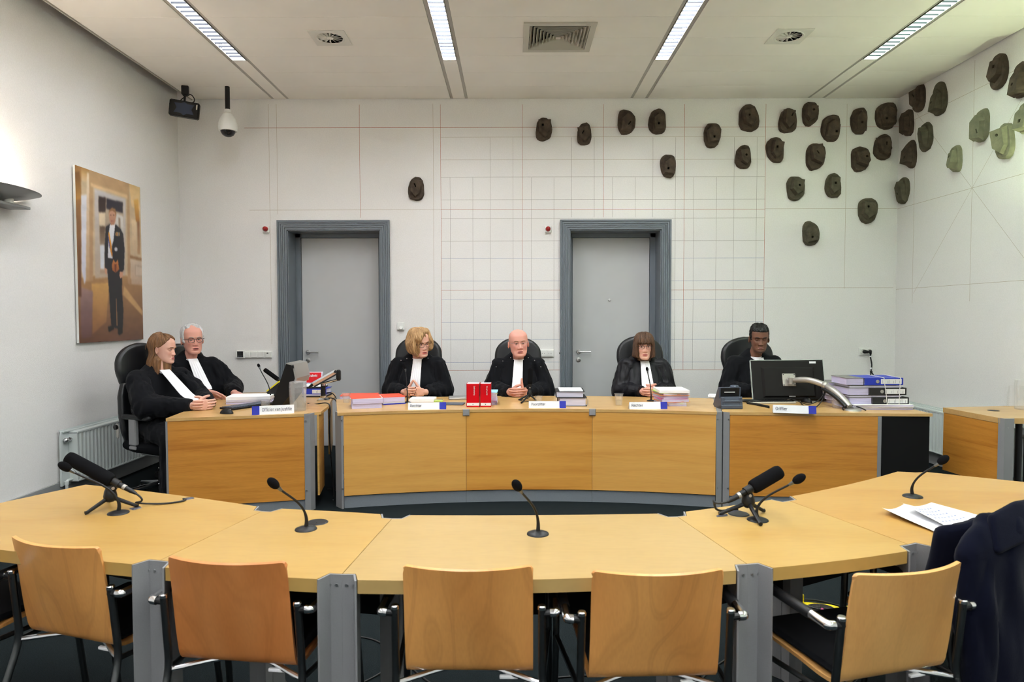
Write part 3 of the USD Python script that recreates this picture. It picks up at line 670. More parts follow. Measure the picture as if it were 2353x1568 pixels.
# radiators
def radiator(side, y0, y1, label):
    X = XL if side < 0 else XR; d = -side
    t = Thing('radiator', label, 'radiator', (X, (y0 + y1) / 2, .15), world=True)
    za, zb = .15, .578
    prof, y = [], y0 + .10
    while y < y1 - .02:
        for o, e in ((0, 0), (.012, 0), (.020, .012), (.036, .012), (.044, 0)): prof.append((y + o, e))
        y += .05
    prof.append((y, 0))
    P = [(.100 + e, yy) for yy, e in prof] + [(.085, prof[-1][0]), (.085, y0 + .10)]
    P = [(X + d * a, b) for a, b in P]
    t.part('front_panel', prism(sg.Polygon(P).buffer(0), za + .015, zb - .03), 'radiator_white', smooth=20)
    xa, xb = X + d * .03, X + d * .112
    t.part('top_rail', [bx(xa, xb, y0 + .075, y1, zb - .03, zb - .012, .003), bx(xa, X + d * .05, y0, y1 - .05, zb - .012, zb, .002), bx(X + d * .02, X + d * .028, y0 - .02, y1, zb - .02, zb + .012)], 'radiator_white')
    t.part('bottom_rail', bx(xa, xb, y0 + .075, y1, za, za + .015, .003), 'radiator_white')
    t.part('side_panel', [bx(X + d * .02, X + d * .035, y0 - .02, y0 + .10, za - .02, zb, .002), bx(X + d * .035, xb - d * .005, y0 + .075, y0 + .10, za + .01, zb - .02, .003)], 'radiator_white')
    t.part('valve', [cyl(.014, (X + d * .055, y0 + .08, zb - .075), (X + d * .055, y0 + .01, zb - .075), 14), ball((X + d * .055, y0 + .015, zb - .075), .02, 2), cyl(.011, (X + d * .055, y0 + .02, zb - .075), (X + d * .085, y0 + .02, zb - .06), 12)], 'steel')
    t.part('pipe', [tube(bend([(X + d * .055, y0 + .08, .17), (X + d * .055, y0 + .01, .17), (X + d * .055, y0 + .01, .001)], .02), .012, 12), cyl(.017, (X + d * .055, y0 + .01, .14), (X + d * .055, y0 + .01, .17), 12)], 'radiator_white')
radiator(-1, 5.43, 7.2, 'white ribbed panel radiator low on the left wall behind the prosecutors')
radiator(1, 5.5, 7.2, 'white ribbed panel radiator low on the right wall behind the binders')

# dome camera and infrared panel
X, Y = -2.955, 7.10
t = Thing('dome_camera', 'white egg-shaped dome security camera hanging from the ceiling on a dark pole', 'security camera', (X, Y, 3.38))
t.part('pole', cyl(.024, (0, 0, .27), (0, 0, ZC - 3.38), 20), 'black_plastic')
t.part('body', lathe([(0, .285), (.03, .285), (.034, .25), (.048, .232), (.075, .19), (.092, .14), (.096, .10), (.092, .085), (.090, .062), (.078, .060), (0, .060)], 40), 'white_plastic', smooth=50)
t.part('dome', lathe([(0, 0), (.03, .006), (.055, .022), (.070, .045), (.076, .066), (0, .066)], 32), 'dark_glass', smooth=60)
t.part('collar', lathe([(.034, .252), (.040, .25), (.040, .243), (.034, .24)], 32), 'offwhite_metal')
c = ony(423, 250, 7.05)
t = Thing('infrared_panel', 'black slanted infrared emitter box hanging in the ceiling corner by the portrait wall', 'speaker box', c, rz=.30)
M = lambda m: mv(m, ry=.10)
t.part('body', M(cbox((0, .03, 0), (.285, .07, .165), .012)), 'black_plastic')
star = sg.Polygon([(-.095, .05), (-.03, .05), (0, .068), (.03, .05), (.095, .05), (.07, 0), (.095, -.05), (.03, -.05), (0, -.068), (-.03, -.05), (-.095, -.05), (-.07, 0)])
mat('ir_window', lin((52, 62, 84)), rough=.25)
t.part('window', M(wallpoly(star, -.0085, -.002)), 'ir_window', smooth=False)
t.part('mount', [cyl(.010, (0, .03, .07), (.01, .03, .185), 12), bx(-.025, .045, 0, .06, .150, ZC - c[2], .006), cyl(.024, (.01, .03, .14), (.01, .03, .165), 16)], 'black_plastic')
t.part('cable', tube(curve([(.06, .05, .08), (.09, .05, .13), (.05, .04, .165), (.0, .06, .14), (-.04, .06, .10), (-.045, .05, .07)], 30), .005, 8), 'cable')
t.part('maker_plate', M(cbox((.118, -.0055, .035), (.012, .002, .05))), 'offwhite_metal')

# small fittings on the back wall
for x, lb in ((612, 'small red warning lamp on the wall left of the left door'), (1259, 'small red warning lamp on the wall left of the right door')):
    c = ony(x, 528, YB); c[1] = YB
    t = Thing('warning_lamp', lb, 'signal lamp', c)
    t.part('base', cbox((0, -.012, 0), (.075, .024, .075), .004), 'white_plastic')
    t.part('lens', mv(lathe([(0, .045), (.012, .042), (.022, .034), (.027, .022), (.028, 0), (0, 0)], 24), rx=math.pi / 2, loc=(0, -.024, .004)), 'red_dome', smooth=60)
c = ony(921, 750, YB); c[1] = YB
t = Thing('wall_dimmer', 'square white wall control with a round knob right of the left door', 'light switch', c)
t.part('plate', cbox((0, -.014, 0), (.082, .028, .085), .005), 'white_plastic')
t.part('knob', mv(lathe([(0, .02), (.016, .02), (.019, .016), (.020, 0), (0, 0)], 24), rx=math.pi / 2, loc=(.008, -.028, -.018)), 'white_plastic')
a, b = ony(560, 808, YB), ony(626, 822, YB)
t = Thing('switch_panel', 'long white switch panel with black display, left of the left door', 'switch panel', ((a[0] + b[0]) / 2, YB, (a[2] + b[2]) / 2))
w = b[0] - a[0]
t.part('plate', cbox((0, -.010, 0), (w, .020, .078), .003), 'white_plastic')
for k in range(4): t.part('rocker', cbox((-w / 2 + .045 + k * .078, -.023, 0), (.066, .008, .062), .002), 'white_plastic')
t.part('key_slot', cbox((w / 2 - .045, -.0275, .016), (.018, .002, .010)), 'ink')
dd = t.part('display_box', cbox((-w / 2 - .026, -.018, .004), (.090, .036, .092), .006), 'white_plastic')
t.part('screen', cbox((-w / 2 - .026, -.0368, .004), (.064, .002, .066)), 'dark_glass', under=dd)
t.part('touch_keys', [cbox((-w / 2 - .046 + .02 * i, -.0382, -.014 - .012 * j), (.012, .001, .006)) for i in range(3) for j in range(2)], 'ink_grey', under=dd, kind='stuff')
c = (ony(1240, 804, YB) + ony(1272, 820, YB)) / 2
t = Thing('double_socket', 'white double wall socket between the presiding judge and the right door', 'socket', (c[0], YB, c[2]))
t.part('plate', cbox((0, -.010, 0), (.158, .020, .082), .003), 'white_plastic')
for k in (-.037, .037):
    q = t.part('insert', cbox((k, -.022, 0), (.060, .006, .062), .002), 'white_plastic')
    t.part('pin_holes', [cbox((k + e, -.0255, 0), (.005, .002, .005)) for e in (-.012, .012)], 'ink', under=q, kind='stuff')
c = ony(1988, 808, YB)
t = Thing('wall_socket', 'white wall socket plate on the back wall behind the stacked binders', 'socket', (c[0], YB, c[2]))
t.part('plate', cbox((0, -.010, 0), (.150, .020, .085), .003), 'white_plastic')
for k in (-.036, .036): t.part('insert', mv(lathe([(0, .002), (.022, .002), (.026, .008), (.03, .008), (.03, 0), (0, 0)], 24), rx=math.pi / 2, loc=(k, -.019, 0)), 'white_plastic')
t = Thing('plug_cable', 'black angled plug with cables hanging from the wall socket behind the binders', 'cable', (c[0], YB - .02, c[2]))
t.part('plug', [hull([*ball((-.030, -.032, 0), (.026, .018, .021), 2).vertices, *ball((.012, -.034, -.004), (.010, .010, .010), 2).vertices]), hull([*ball((.028, -.034, .004), (.018, .016, .018), 2).vertices, *ball((.034, -.034, -.024), (.010, .010, .012), 2).vertices])], 'black_plastic')
t.part('cable', [tube(curve([(.034, -.034, -.02), (.032, -.034, -.06), (.046, -.036, -.14), (.040, -.036, -.22), (.044, -.036, -.40), (.04, -.03, -.75)], 30), .0075, 8), tube(curve([(.042, -.036, -.225), (.066, -.036, -.26), (.090, -.036, -.32), (.10, -.03, -.8)], 20), .0075, 8), ball((.042, -.036, -.225), .014)], 'cable')
t.part('tape', [tube([(.0335, -.034, -.045), (.033, -.034, -.06)], .0095, 10), tube([(.0405, -.036, -.175), (.0398, -.036, -.195)], .009, 10)], 'label_white')
for x, y in ((1277, 812),):
    c = ony(x + 10, y, YB); t = Thing('door_stop', 'tiny black knob on the wall just left of the right door', 'wall stop', (c[0], YB, c[2]))
    t.part('pad', mv(lathe([(0, .012), (.008, .011), (.010, .004), (.010, 0), (0, 0)], 16), rx=math.pi / 2), 'black_plastic')
# ---------------------------------------------------------------- the bench of the judges
DH = .757
C0, RJ = np.array([.140, -.295]), 5.700
def arc(r, a0, a1, n): return [(C0[0] + r * math.sin(a), C0[1] + r * math.cos(a)) for a in np.linspace(a0, a1, n)]
def sector(ra, rb, a0, a1, n=14): return sg.Polygon(arc(ra, a0, a1, n) + arc(rb, a1, a0, n))
A = math.radians
aL, aR, aj = A(-14.75), A(14.75), A(5.1)
def post(poly, name, t, z1, screws=(), nrm=(0, -1), under=None):
    p = t.part(name, prism(poly, 0.001, z1), 'post_grey', smooth=False, under=under)
    for x, y, z in screws:
        n = np.array([nrm[0], nrm[1], 0.0]); a = np.array([x, y, z])
        t.part('screw', tube([a, a + n * .004], .0065, 12), 'steel', under=p)
t = Thing('judges_bench', 'long curved maple-coloured judges bench with three front panels and grey plinth', 'desk', (.14, 5.85, 0), world=True)
top = sector(RJ - .004, RJ + .90, aL - A(.45), aR + A(.05), 40)
t.part('tabletop', prism(top, DH - .022, DH), 'top_wood_far', smooth=False)
for k, (a0, a1, m) in enumerate(((aL, -aj, 'front_wood'), (-aj, aj, 'front_wood_mid'), (aj, aR, 'front_wood'))):
    t.part('front_panel', prism(sector(RJ, RJ + .02, a0 + A(.012), a1 - A(.012)), .102, DH - .024), m, smooth=40)
    t.part('plinth', prism(sector(RJ + .016, RJ + .034, a0 + A(.008), a1 - A(.008)), .001, .094), 'plinth_grey', smooth=40)
t.part('shadow_gap', prism(sector(RJ + .02, RJ + .032, aL, aR, 30), .088, .108), 'dark_gap', smooth=False)
for a in (-aj, aj):
    p = C0 + (RJ - .004) * np.array([math.sin(a), math.cos(a)]); d = math.cos(a)
    cl = hull([(x, y, z) for x, y, z in [(-.027, -.001, -.052), (.027, -.001, -.052), (-.027, -.001, .003), (.027, -.001, .003), (-.022, -.012, -.044), (.022, -.012, -.044), (-.022, -.009, 0), (.022, -.009, 0), (-.024, .02, .003), (.024, .02, .003)]])
    t.part('joint_clip', mv(cl, rz=-a, loc=(p[0], p[1], DH)), 'post_grey', smooth=False)
e0 = C0 + RJ * np.array([math.sin(aL), math.cos(aL)]); rad = np.array([math.sin(aL), math.cos(aL)]); tan = np.array([-math.cos(aL), math.sin(aL)])
q = lambda s, r: tuple(e0 + tan * s + rad * r)
post(sg.Polygon([q(.002, -.002), q(.018, -.002), q(.062, .09), q(.062, .11), q(.05, .11), q(.002, .012)]), 'end_post', t, DH - .001, [(*q(.010, -.002), .700), (*q(.010, -.002), .16)])
t.part('end_panel', prism(sg.Polygon([q(.03, .11), q(.048, .11), q(.048, .86), q(.03, .86)]), .06, DH - .023), 'edge_wood')
e1 = C0 + RJ * np.array([math.sin(aR), math.cos(aR)]); radR = np.array([math.sin(aR), math.cos(aR)]); tanR = np.array([math.cos(aR), -math.sin(aR)])
q2 = lambda s, r: tuple(e1 + tanR * s + radR * r)
post(sg.Polygon([q2(.002, -.004), q2(.046, .012), q2(.046, .05), q2(.002, .05)]), 'end_post', t, DH - .001, [(*q2(.012, -.001), .700), (*q2(.012, -.001), .16)])
t.part('modesty_board', prism(sector(RJ + .5, RJ + .515, aL + A(1), aR - A(1), 20), .12, DH - .03), 'black_matte', smooth=40)

# clerk's desk at the right end
t = Thing('clerk_desk', 'maple-coloured clerk desk with a black end panel at the right end of the bench', 'desk', (2.45, 5.65, 0), world=True)
g0, g1 = np.array(q2(.056, .004)), np.array((2.800, 5.125))
fd = unit(g1 - g0); fn = np.array([-fd[1], fd[0]])
t.part('tabletop', prism([tuple(g0 - fn * .004 + fd * .045), tuple(g0 + fn * .03), tuple(g0 + fn * .06), (1.93, 6.12), (2.2, 6.14), (3.20, 6.10), (3.20, 5.095), tuple(g1 - fn * .004 + fd * .03)], DH - .022, DH), 'top_wood_far', smooth=False)
P = lambda s, r: tuple(g0 + fd * s + fn * r)
ln = float(np.linalg.norm(g1 - g0))
t.part('front_panel', prism([P(.048, 0), P(ln, 0), P(ln, .02), P(.048, .02)], .102, DH - .024), 'front_wood_deep')
t.part('plinth', prism([P(.05, .014), P(ln, .014), P(ln, .03), P(.05, .03)], .001, .094), 'plinth_grey')
post(sg.Polygon([P(.0, .012), P(.045, -.004), P(.045, .05), P(.0, .05)]), 'end_post', t, DH - .001, [(*P(.036, -.003), .700), (*P(.036, -.003), .16)], nrm=tuple(-fn))
t.part('edge_post', prism([P(ln, -.002), P(ln + .028, -.002), P(ln + .028, .05), P(ln, .05)], .001, DH - .024), 'post_grey')
t.part('end_panel', bx(2.83, 3.19, 5.115, 5.135, .02, DH - .024), 'black_matte')
t.part('side_board', bx(3.17, 3.19, 5.135, 6.05, .02, DH - .024), 'black_matte')

# prosecutors' desk on the left
t = Thing('prosecutors_desk', 'maple-coloured prosecutors desk standing crosswise at the left end of the bench', 'desk', (-2.15, 5.8, 0), world=True)
a0, a1 = np.array((-2.548, 4.938)), np.array((-1.600, 5.160))
fd = unit(a1 - a0); fn = np.array([-fd[1], fd[0]]); ln = float(np.linalg.norm(a1 - a0))
P = lambda s, r: tuple(a0 + fd * s + fn * r)
t.part('tabletop', prism([P(0, -.004), P(ln, -.004), P(ln + .03, .03), (-1.500, 5.275), (-1.535, 5.62), (-2.62, 5.53)], DH - .022, DH), 'top_wood_far', smooth=False)
t.part('tabletop', prism([(-2.621, 5.533), (-1.536, 5.623), (-1.640, 6.12), (-1.665, 6.36), (-1.74, 6.58), (-1.82, 6.73), (-2.76, 6.62), (-2.72, 6.2)], DH - .022, DH), 'top_wood_far', smooth=False)
t.part('front_panel', prism([P(.010, 0), P(ln, 0), P(ln, .02), P(.010, .02)], .09, DH - .024), 'front_wood_deep')
t.part('plinth', prism([P(.012, .014), P(ln, .014), P(ln, .03), P(.012, .03)], .001, .082), 'plinth_grey')
post(sg.Polygon([P(ln + .001, -.002), P(ln + .045, -.002), P(ln + .075, .05), P(ln + .06, .06), P(ln + .04, .012), P(ln + .001, .012)]), 'end_post', t, DH - .001, [(*P(ln + .012, -.002), .700), (*P(ln + .012, -.002), .16)], nrm=tuple(-fn))
t.part('side_panel', prism([(-1.527, 5.25), (-1.512, 5.25), (-1.560, 5.56), (-1.575, 5.56)], .10, DH - .024), 'edge_wood')
t.part('end_panel', prism([(-1.672, 6.1), (-1.652, 6.1), (-1.77, 6.62), (-1.79, 6.62)], .25, DH - .024), 'edge_wood')
lp = t.part('side_leg', [prism([P(-.004, -.004), P(.010, -.004), P(.010, .04), P(-.004, .04)], .001, DH - .024), hull([(*P(-.005, y), z) for y, z in ((.03, .70), (.15, .74), (.15, .70), (.05, .08), (.03, .04))] + [(*P(.003, y), z) for y, z in ((.03, .70), (.15, .74), (.15, .70), (.05, .08), (.03, .04))])], 'post_grey')
kb = np.array([*P(-.005, .10), .705]); kn = np.array([-fd[0], -fd[1], 0])
t.part('knob', tube([kb, kb + kn * .012, kb + kn * .016], [.024, .024, .018], 20), 'black_plastic', under=lp)
t.part('back_leg', bx(-2.74, -2.70, 6.3, 6.36, .001, DH - .024), 'post_grey')
t.part('modesty_board', prism([(-1.75, 5.35), (-1.73, 5.35), (-1.93, 6.5), (-1.95, 6.5)], .1, DH - .03), 'black_matte')

# side table at the far right
t = Thing('side_table', 'maple-coloured table at the right picture edge near the right wall', 'desk', (3.85, 5.2, 0), world=True)
s0, s1 = onz(2167, 937, DH)[:2], onz(2297, 961, DH)[:2]
fd = unit(s1 - s0); ln = float(np.linalg.norm(s1 - s0)); fn = np.array([-fd[1], fd[0]])   # fn points to the wall
P = lambda s, r: tuple(s0 + fd * s + fn * r)
t.part('tabletop', prism([P(0, 0), P(ln - .0, 0), P(ln + .02, .02), P(ln + .02, .09), P(ln + .03, .12), (4.22, 4.84), (4.24, 5.54), tuple(s0 + np.array([.58, .10]))], DH - .04, DH), 'top_wood_far', smooth=False)
t.part('front_panel', prism([P(.004, .003), P(ln - .01, .003), P(ln - .01, .022), P(.004, .022)], .25, DH - .042), 'front_wood_deep')
post(sg.Polygon([P(ln - .008, -.003), P(ln + .03, .015), P(ln + .035, .085), P(ln + .02, .095), P(ln + .01, .03), P(ln - .008, .012)]), 'corner_post', t, DH - .001, [(*P(ln + .03, .04), .69)])
for lm in (cyl(.022, (*P(ln - .02, .17), .001), (*P(ln - .02, .17), DH - .041), 14), bx(4.16, 4.2, 4.9, 4.94, .001, DH - .041), bx(4.16, 4.2, 5.4, 5.44, .001, DH - .041)): t.part('leg', lm, 'black_plastic')
g = onz(2283, 944, DH); t.part('grommet', lathe([(0, .002), (.038, .002), (.042, 0), (0, 0)], 28, g), 'black_plastic')

# ---------------------------------------------------------------- the front tables
TH, TT = .740, .040
def z2(px, py): return np.array(onz(px, py, TH)[:2])
J = {1: (z2(366, 1289), z2(617, 1168)), 2: (z2(786, 1320), z2(908, 1184)), 3: (z2(1717, 1297), z2(1545, 1180)), 4: (z2(2089, 1252), z2(1796, 1145))}
for k in J:                                          # the seam ends lie on the tops' outlines before the corner notches
    n, f = J[k]; d = unit(n - f); J[k] = (n + d * .045, f)
NL, FL = z2(197, 1115), None
left_far, left_dir = z2(197, 1114), unit(np.array([-.16, -.30]))
left_near = left_far + left_dir * .74
right_far = z2(2062, 1084); right_far2 = z2(2128, 1085); rdir = unit(z2(2353, 1108) - right_far2); right_near = right_far2 + rdir * .72
def bow(a, b, s, n=7):
    """A gently bowed edge from a to b."""
    d = b - a; nrm = np.array([d[1], -d[0]])
    return [a + d * u + nrm * s * 4 * u * (1 - u) for u in np.linspace(0, 1, n)]
def notch(seam, other, edge_dir, depth=.045, flat=.037, run=.019):
    """Plan of the corner cut beside a joint: seam is the corner, other the far end of the seam, edge_dir runs along the edge."""
    i = unit(other - seam); e = unit(edge_dir)
    return [seam + i * depth, seam + i * depth + e * flat, seam + e * (flat + run)]
def front_table(label, near, far, nl, nr, fl, fr, m, legs=True):
    """near and far edges run left to right; nl, nr, fl, fr: whether that corner is cut for a joint post."""
    c = (near[0] + near[-1] + far[0] + far[-1]) / 4
    t = Thing('curved_table', label, 'table', (*c, 0), world=True)
    po = sg.Polygon([tuple(p) for p in near] + [tuple(p) for p in far[::-1]]).buffer(-.001)
    plates = []
    for on, cr, ot, nx in ((nl, near[0], far[0], near[1]), (nr, near[-1], far[-1], near[-2]), (fl, far[0], near[0], far[1]), (fr, far[-1], near[-1], far[-2])):
        if not on: continue
        k = notch(cr, ot, nx - cr)
        out = [cr + (cr - ot) * .05, k[2] + (cr - ot) * .05 + (nx - cr) * .0]
        po = po.difference(sg.Polygon([tuple(k[0] + (cr - nx) * .02), *map(tuple, k), tuple(k[2] + (cr - ot) * .12), tuple(cr + (cr - ot) * .12 + (cr - nx) * .02)]).buffer(.0045))
        plates.append((k, unit(cr - ot), cr is near[0] or cr is near[-1]))
    t.part('tabletop', prism(po, TH - TT, TH), m, smooth=False)
    for k, o, isnear in plates:
        ln_ = sg.LineString([tuple(k[0]), tuple(k[1]), tuple(k[2] + o * .004)])
        pl = ln_.buffer(.0028, cap_style=2, join_style=2)
        p = t.part('leg', [prism(pl, .001, TH - .0005)], 'post_grey', smooth=False)
        t.part('leg_core', prism(sg.Polygon([tuple(k[0] - o * .004), tuple(k[1] - o * .004), tuple(k[1] - o * .05), tuple(k[0] - o * .05)]), .001, TH - TT - .002), 'post_grey', under=p, smooth=False)
        if isnear:
            mid = (k[0] * .3 + k[1] * .7)
            for s in (-.011, .011):
                e = unit(k[1] - k[0]); a = np.array([*(mid + e * s + o * .002), TH - .032]); n = np.array([*o, 0])
                t.part('screw', tube([a, a + n * .004], .0048, 10), 'steel', under=p)
    # black beam and modesty board under the top
    ins = lambda a, b, s: a + (b - a) * s
    f0, f1, n0, n1 = far[0], far[-1], near[0], near[-1]
    b0, b1 = ins(ins(f0, n0, .07), ins(f1, n1, .07), .06), ins(ins(f0, n0, .07), ins(f1, n1, .07), .94)
    d = unit(b1 - b0); nn = np.array([-d[1], d[0]]) * .009
    t.part('modesty_board', prism([tuple(b0 - nn), tuple(b1 - nn), tuple(b1 + nn), tuple(b0 + nn)], .37, TH - TT - .002), 'black_matte', smooth=False)
    b0, b1 = ins(ins(n0, f0, .25), ins(n1, f1, .25), .07), ins(ins(n0, f0, .25), ins(n1, f1, .25), .93); nn = np.array([-unit(b1 - b0)[1], unit(b1 - b0)[0]]) * .02
    t.part('beam', prism([tuple(b0 - nn), tuple(b1 - nn), tuple(b1 + nn), tuple(b0 + nn)], TH - TT - .06, TH - TT - .002), 'black_matte', smooth=False)
    return t
TOPM = {}
for i, (lo, rt, a, b) in enumerate((((0, 0, 0), .5, (182, 146, 80), (173, 133, 64)), ((3, 1, 0), .25, (182, 148, 86), (174, 137, 70)), ((7, 2, 0), 0, (176, 147, 94), (170, 139, 82)), ((1, 6, 0), -.25, (182, 148, 84), (174, 135, 68)), ((5, 9, 0), -.5, (182, 142, 76), (172, 127, 60)))):
    wood('top_wood_%d' % i, lin(a), lin(b), (.6, 2.4, 1), 2.0, rough=.32, spec=.45, streak=.05, dist=.5, loc=lo, rot=rt)
g = .0008
left_join_n, left_join_f = J[1]
front_table('left end segment of the curved front table, with two microphones on it', bow(left_near, J[1][0], .02), bow(left_far, J[1][1], -.015), False, True, False, True, 'top_wood_0')
front_table('second segment of the curved front table from the left, with a cable cap', bow(J[1][0], J[2][0], .02), bow(J[1][1], J[2][1], -.01), True, True, True, True, 'top_wood_1')
front_table('widest middle segment of the curved front table', bow(J[2][0], J[3][0], .028), bow(J[2][1], J[3][1], .012), True, True, True, True, 'top_wood_2')
front_table('segment of the curved front table carrying the tripod microphone, right of the middle', bow(J[3][0], J[4][0], .02), bow(J[3][1], J[4][1], .01), True, True, True, True, 'top_wood_3')
front_table('right end segment of the curved front table, with loose papers on it', bow(J[4][0], right_near, .012), bow(J[4][1], right_far, .02) + [right_far * .5 + right_far2 * .5 + np.array([.01, -.015]), right_far2], True, False, True, False, 'top_wood_4')

# ---------------------------------------------------------------- plywood chairs
def shell_mesh():
    prof = [(.395, .444, .0), (.36, .452, 0), (.20, .452, 0), (.09, .447, 0), (.045, .449, 0), (.018, .457, 0), (.004, .475, .02), (-.002, .50, .08), (-.012, .56, .3), (-.020, .62, .55), (-.030, .70, .85), (-.047, .792, 1.0)]
    pr = np.array(prof); s = np.r_[0, np.cumsum(np.hypot(np.diff(pr[:, 0]), np.diff(pr[:, 1])))]
    from scipy.interpolate import PchipInterpolator
    it = PchipInterpolator(s, pr); S = np.r_[np.linspace(0, s[3], 5)[:-1], np.linspace(s[3], s[7], 12)[:-1], np.linspace(s[7], s[-1], 14)]
    U = np.r_[-1, -.985, -.965, np.linspace(-.935, .935, 21), .965, .985, 1]; nu = len(U); r = .012
    G = np.zeros((len(S), nu, 3))
    for i, q in enumerate(S):
        y, z, c = it(q); w = .187 - .003 * c
        G[i, :, 0] = U * w; G[i, :, 1] = y - .043 * c * (1 - U ** 2); G[i, :, 2] = z
    w = .184; cut = np.clip((np.abs(U) - (1 - r / w)) / (r / w), 0, 1); dz = r * (1 - np.sqrt(1 - cut ** 2))
    for i, q in enumerate(S):
        f = max(0, (q - (s[-1] - .03)) / .03); G[i, :, 2] -= dz * f ** 2
    du = np.gradient(G, axis=1); ds = np.gradient(G, axis=0); N = np.cross(du, ds); N /= np.linalg.norm(N, axis=2, keepdims=True)
    a, b = G + N * .0055, G - N * .0055
    n, m = G.shape[:2]; V = np.vstack([a.reshape(-1, 3), b.reshape(-1, 3)]); o = n * m; F = []
    id_ = lambda i, j: i * m + j
    for i in range(n - 1):
        for j in range(m - 1):
            F += [(id_(i, j), id_(i, j + 1), id_(i + 1, j + 1)), (id_(i, j), id_(i + 1, j + 1), id_(i + 1, j))]
            F += [(o + id_(i, j), o + id_(i + 1, j + 1), o + id_(i, j + 1)), (o + id_(i, j), o + id_(i + 1, j), o + id_(i + 1, j + 1))]
    rim = [id_(0, j) for j in range(m)] + [id_(i, m - 1) for i in range(1, n)] + [id_(n - 1, j) for j in range(m - 2, -1, -1)] + [id_(i, 0) for i in range(n - 2, 0, -1)]
    for p, q in zip(rim, rim[1:] + rim[:1]): F += [(p, o + p, o + q), (p, o + q, q)]
    mm = trimesh.Trimesh(V, F, process=False)
    trimesh.repair.fix_normals(mm); return mm
SHELL = shell_mesh()
def plywood_chair(x, y, rz, label, m):
    t = Thing('plywood_chair', label, 'chair', (x, y, 0), rz)
    t.part('shell', SHELL, m, smooth=40)
    t.part('seat_pad', bx(-.178, .178, .03, .385, .4585, .482, .010), 'black_fabric')
    for s in (-1, 1):
        t.part('rear_leg', tube(bend([(s * .238, -.16, .001), (s * .214, -.012, .43), (s * .212, -.035, .664)], .05, 7), .0115, 12), 'tube_steel')
        t.part('front_leg', tube(bend([(s * .252, .40, .001), (s * .246, .345, .42), (s * .246, .335, .645)], .05, 7), .0115, 12), 'tube_steel')
        ar = t.part('armrest', tube([(s * .252, .035, .650), (s * .252, .05, .650), (s * .248, .30, .653), (s * .246, .335, .650)], [.013, .0155, .0155, .013], 14), 'black_plastic')
        t.part('arm_joint', [tube([(s * .205, -.033, .645), (s * .240, -.033, .648)], .0105, 12)], 'black_plastic', under=ar)
        t.part('arm_elbow', tube(bend([(s * .236, -.033, .648), (s * .253, -.033, .649), (s * .252, .036, .650)], .022, 6), .0135, 14), 'chrome', under=ar)
        t.part('leg_cap', lathe([(0, .671), (.010, .671), (.0125, .668), (.0125, .660), (0, .660)], 20, (s * .212, -.035, 0)), 'chrome', under=ar)
        t.part('cross_bar', tube(curve([(s * .214, -.012, .428), (s * .16, .01, .434), (s * .08, .05, .439), (0, .062, .440)], 14), .0085, 10), 'chrome')
        t.part('side_bar', tube([(s * .214, -.012, .43), (s * .246, .345, .42)], .0085, 10), 'tube_steel')
        t.part('foot', [cyl(.014, (s * .238, -.16, .0), (s * .238, -.158, .02), 12), cyl(.014, (s * .252, .40, 0), (s * .252, .398, .02), 12)], 'black_plastic')
    t.part('asset_tag', cbox((.115, .026, .4275), (.055, .012, .010), .002), 'label_white')
    return t
CH = [(-1.950, 2.190, -.25, 'plywood chair at the left picture edge, only its seat, arm and leg showing', 'shell_wood', (0, 0, 0)),
      (-1.435, 2.157, -.313, 'leftmost pale plywood chair with its whole back in view', 'shell_wood', (3, 1, 2)),
      (-.832, 2.001, -.134, 'reddish-brown plywood chair, second full back from the left', 'shell_wood_red', (6, 4, .35)),
      (-.126, 1.946, -.016, 'plywood chair in the middle of the row, in front of the centre microphone', 'shell_wood', (9, 2, 1.3)),
      (.407, 1.910, .035, 'plywood chair right of the middle one, with a clear gap between their armrests', 'shell_wood', (1.5, 8, .2)),
      (1.106, 1.921, .265, 'palest plywood chair, turned left, beside the dark coat', 'shell_wood_pale', (4, 6, 3)),
      (1.570, 2.200, .46, 'plywood chair at the right picture edge, hidden under the dark coat', 'shell_wood', (2, 2, 2))]
SH = {'shell_wood': ((222, 160, 90), (208, 142, 76)), 'shell_wood_red': ((212, 140, 80), (196, 120, 62)), 'shell_wood_pale': ((226, 174, 106), (214, 158, 92))}
for i, (x, y, rz, lb, m, lo) in enumerate(CH):
    a, b = SH[m]; nm = 'shell_veneer_%d' % i
    figured(nm, lin(a), lin(b), lo, 54.0 if m != 'shell_wood_pale' else 30.0, .11 if m != 'shell_wood_pale' else .06)
    plywood_chair(x, y, rz, lb, nm)
# ---------------------------------------------------------------- people
from scipy.interpolate import PchipInterpolator as PCH
HZ = np.array([-.1235, -.121, -.117, -.105, -.085, -.06, -.03, 0, .03, .06, .085, .105, .117, .1235])
HW = PCH(HZ, [.008, .020, .031, .044, .055, .0625, .068, .0725, .0755, .0745, .0665, .049, .029, .006])
HF = PCH(HZ, [-.070, -.078, -.085, -.090, -.0875, -.087, -.087, -.087, -.092, -.089, -.075, -.048, -.020, .003])
HB = PCH(HZ, [-.055, -.040, -.022, .005, .035, .062, .080, .092, .100, .098, .085, .062, .040, .014])
def hsec(z, th, wz=None, grow=0.0):
    """A point of the skull's outline at height z and angle th (0 = face, positive = the viewer's right)."""
    w, f, b = HW(z), HF(z), HB(z)
    cy, d = (f + b) / 2, (b - f) / 2
    s, c = np.sin(th), np.cos(th); e = 2 / 2.35
    return (w + grow) * np.sign(s) * np.abs(s) ** e, cy - (d + grow) * np.sign(c) * np.abs(c) ** e
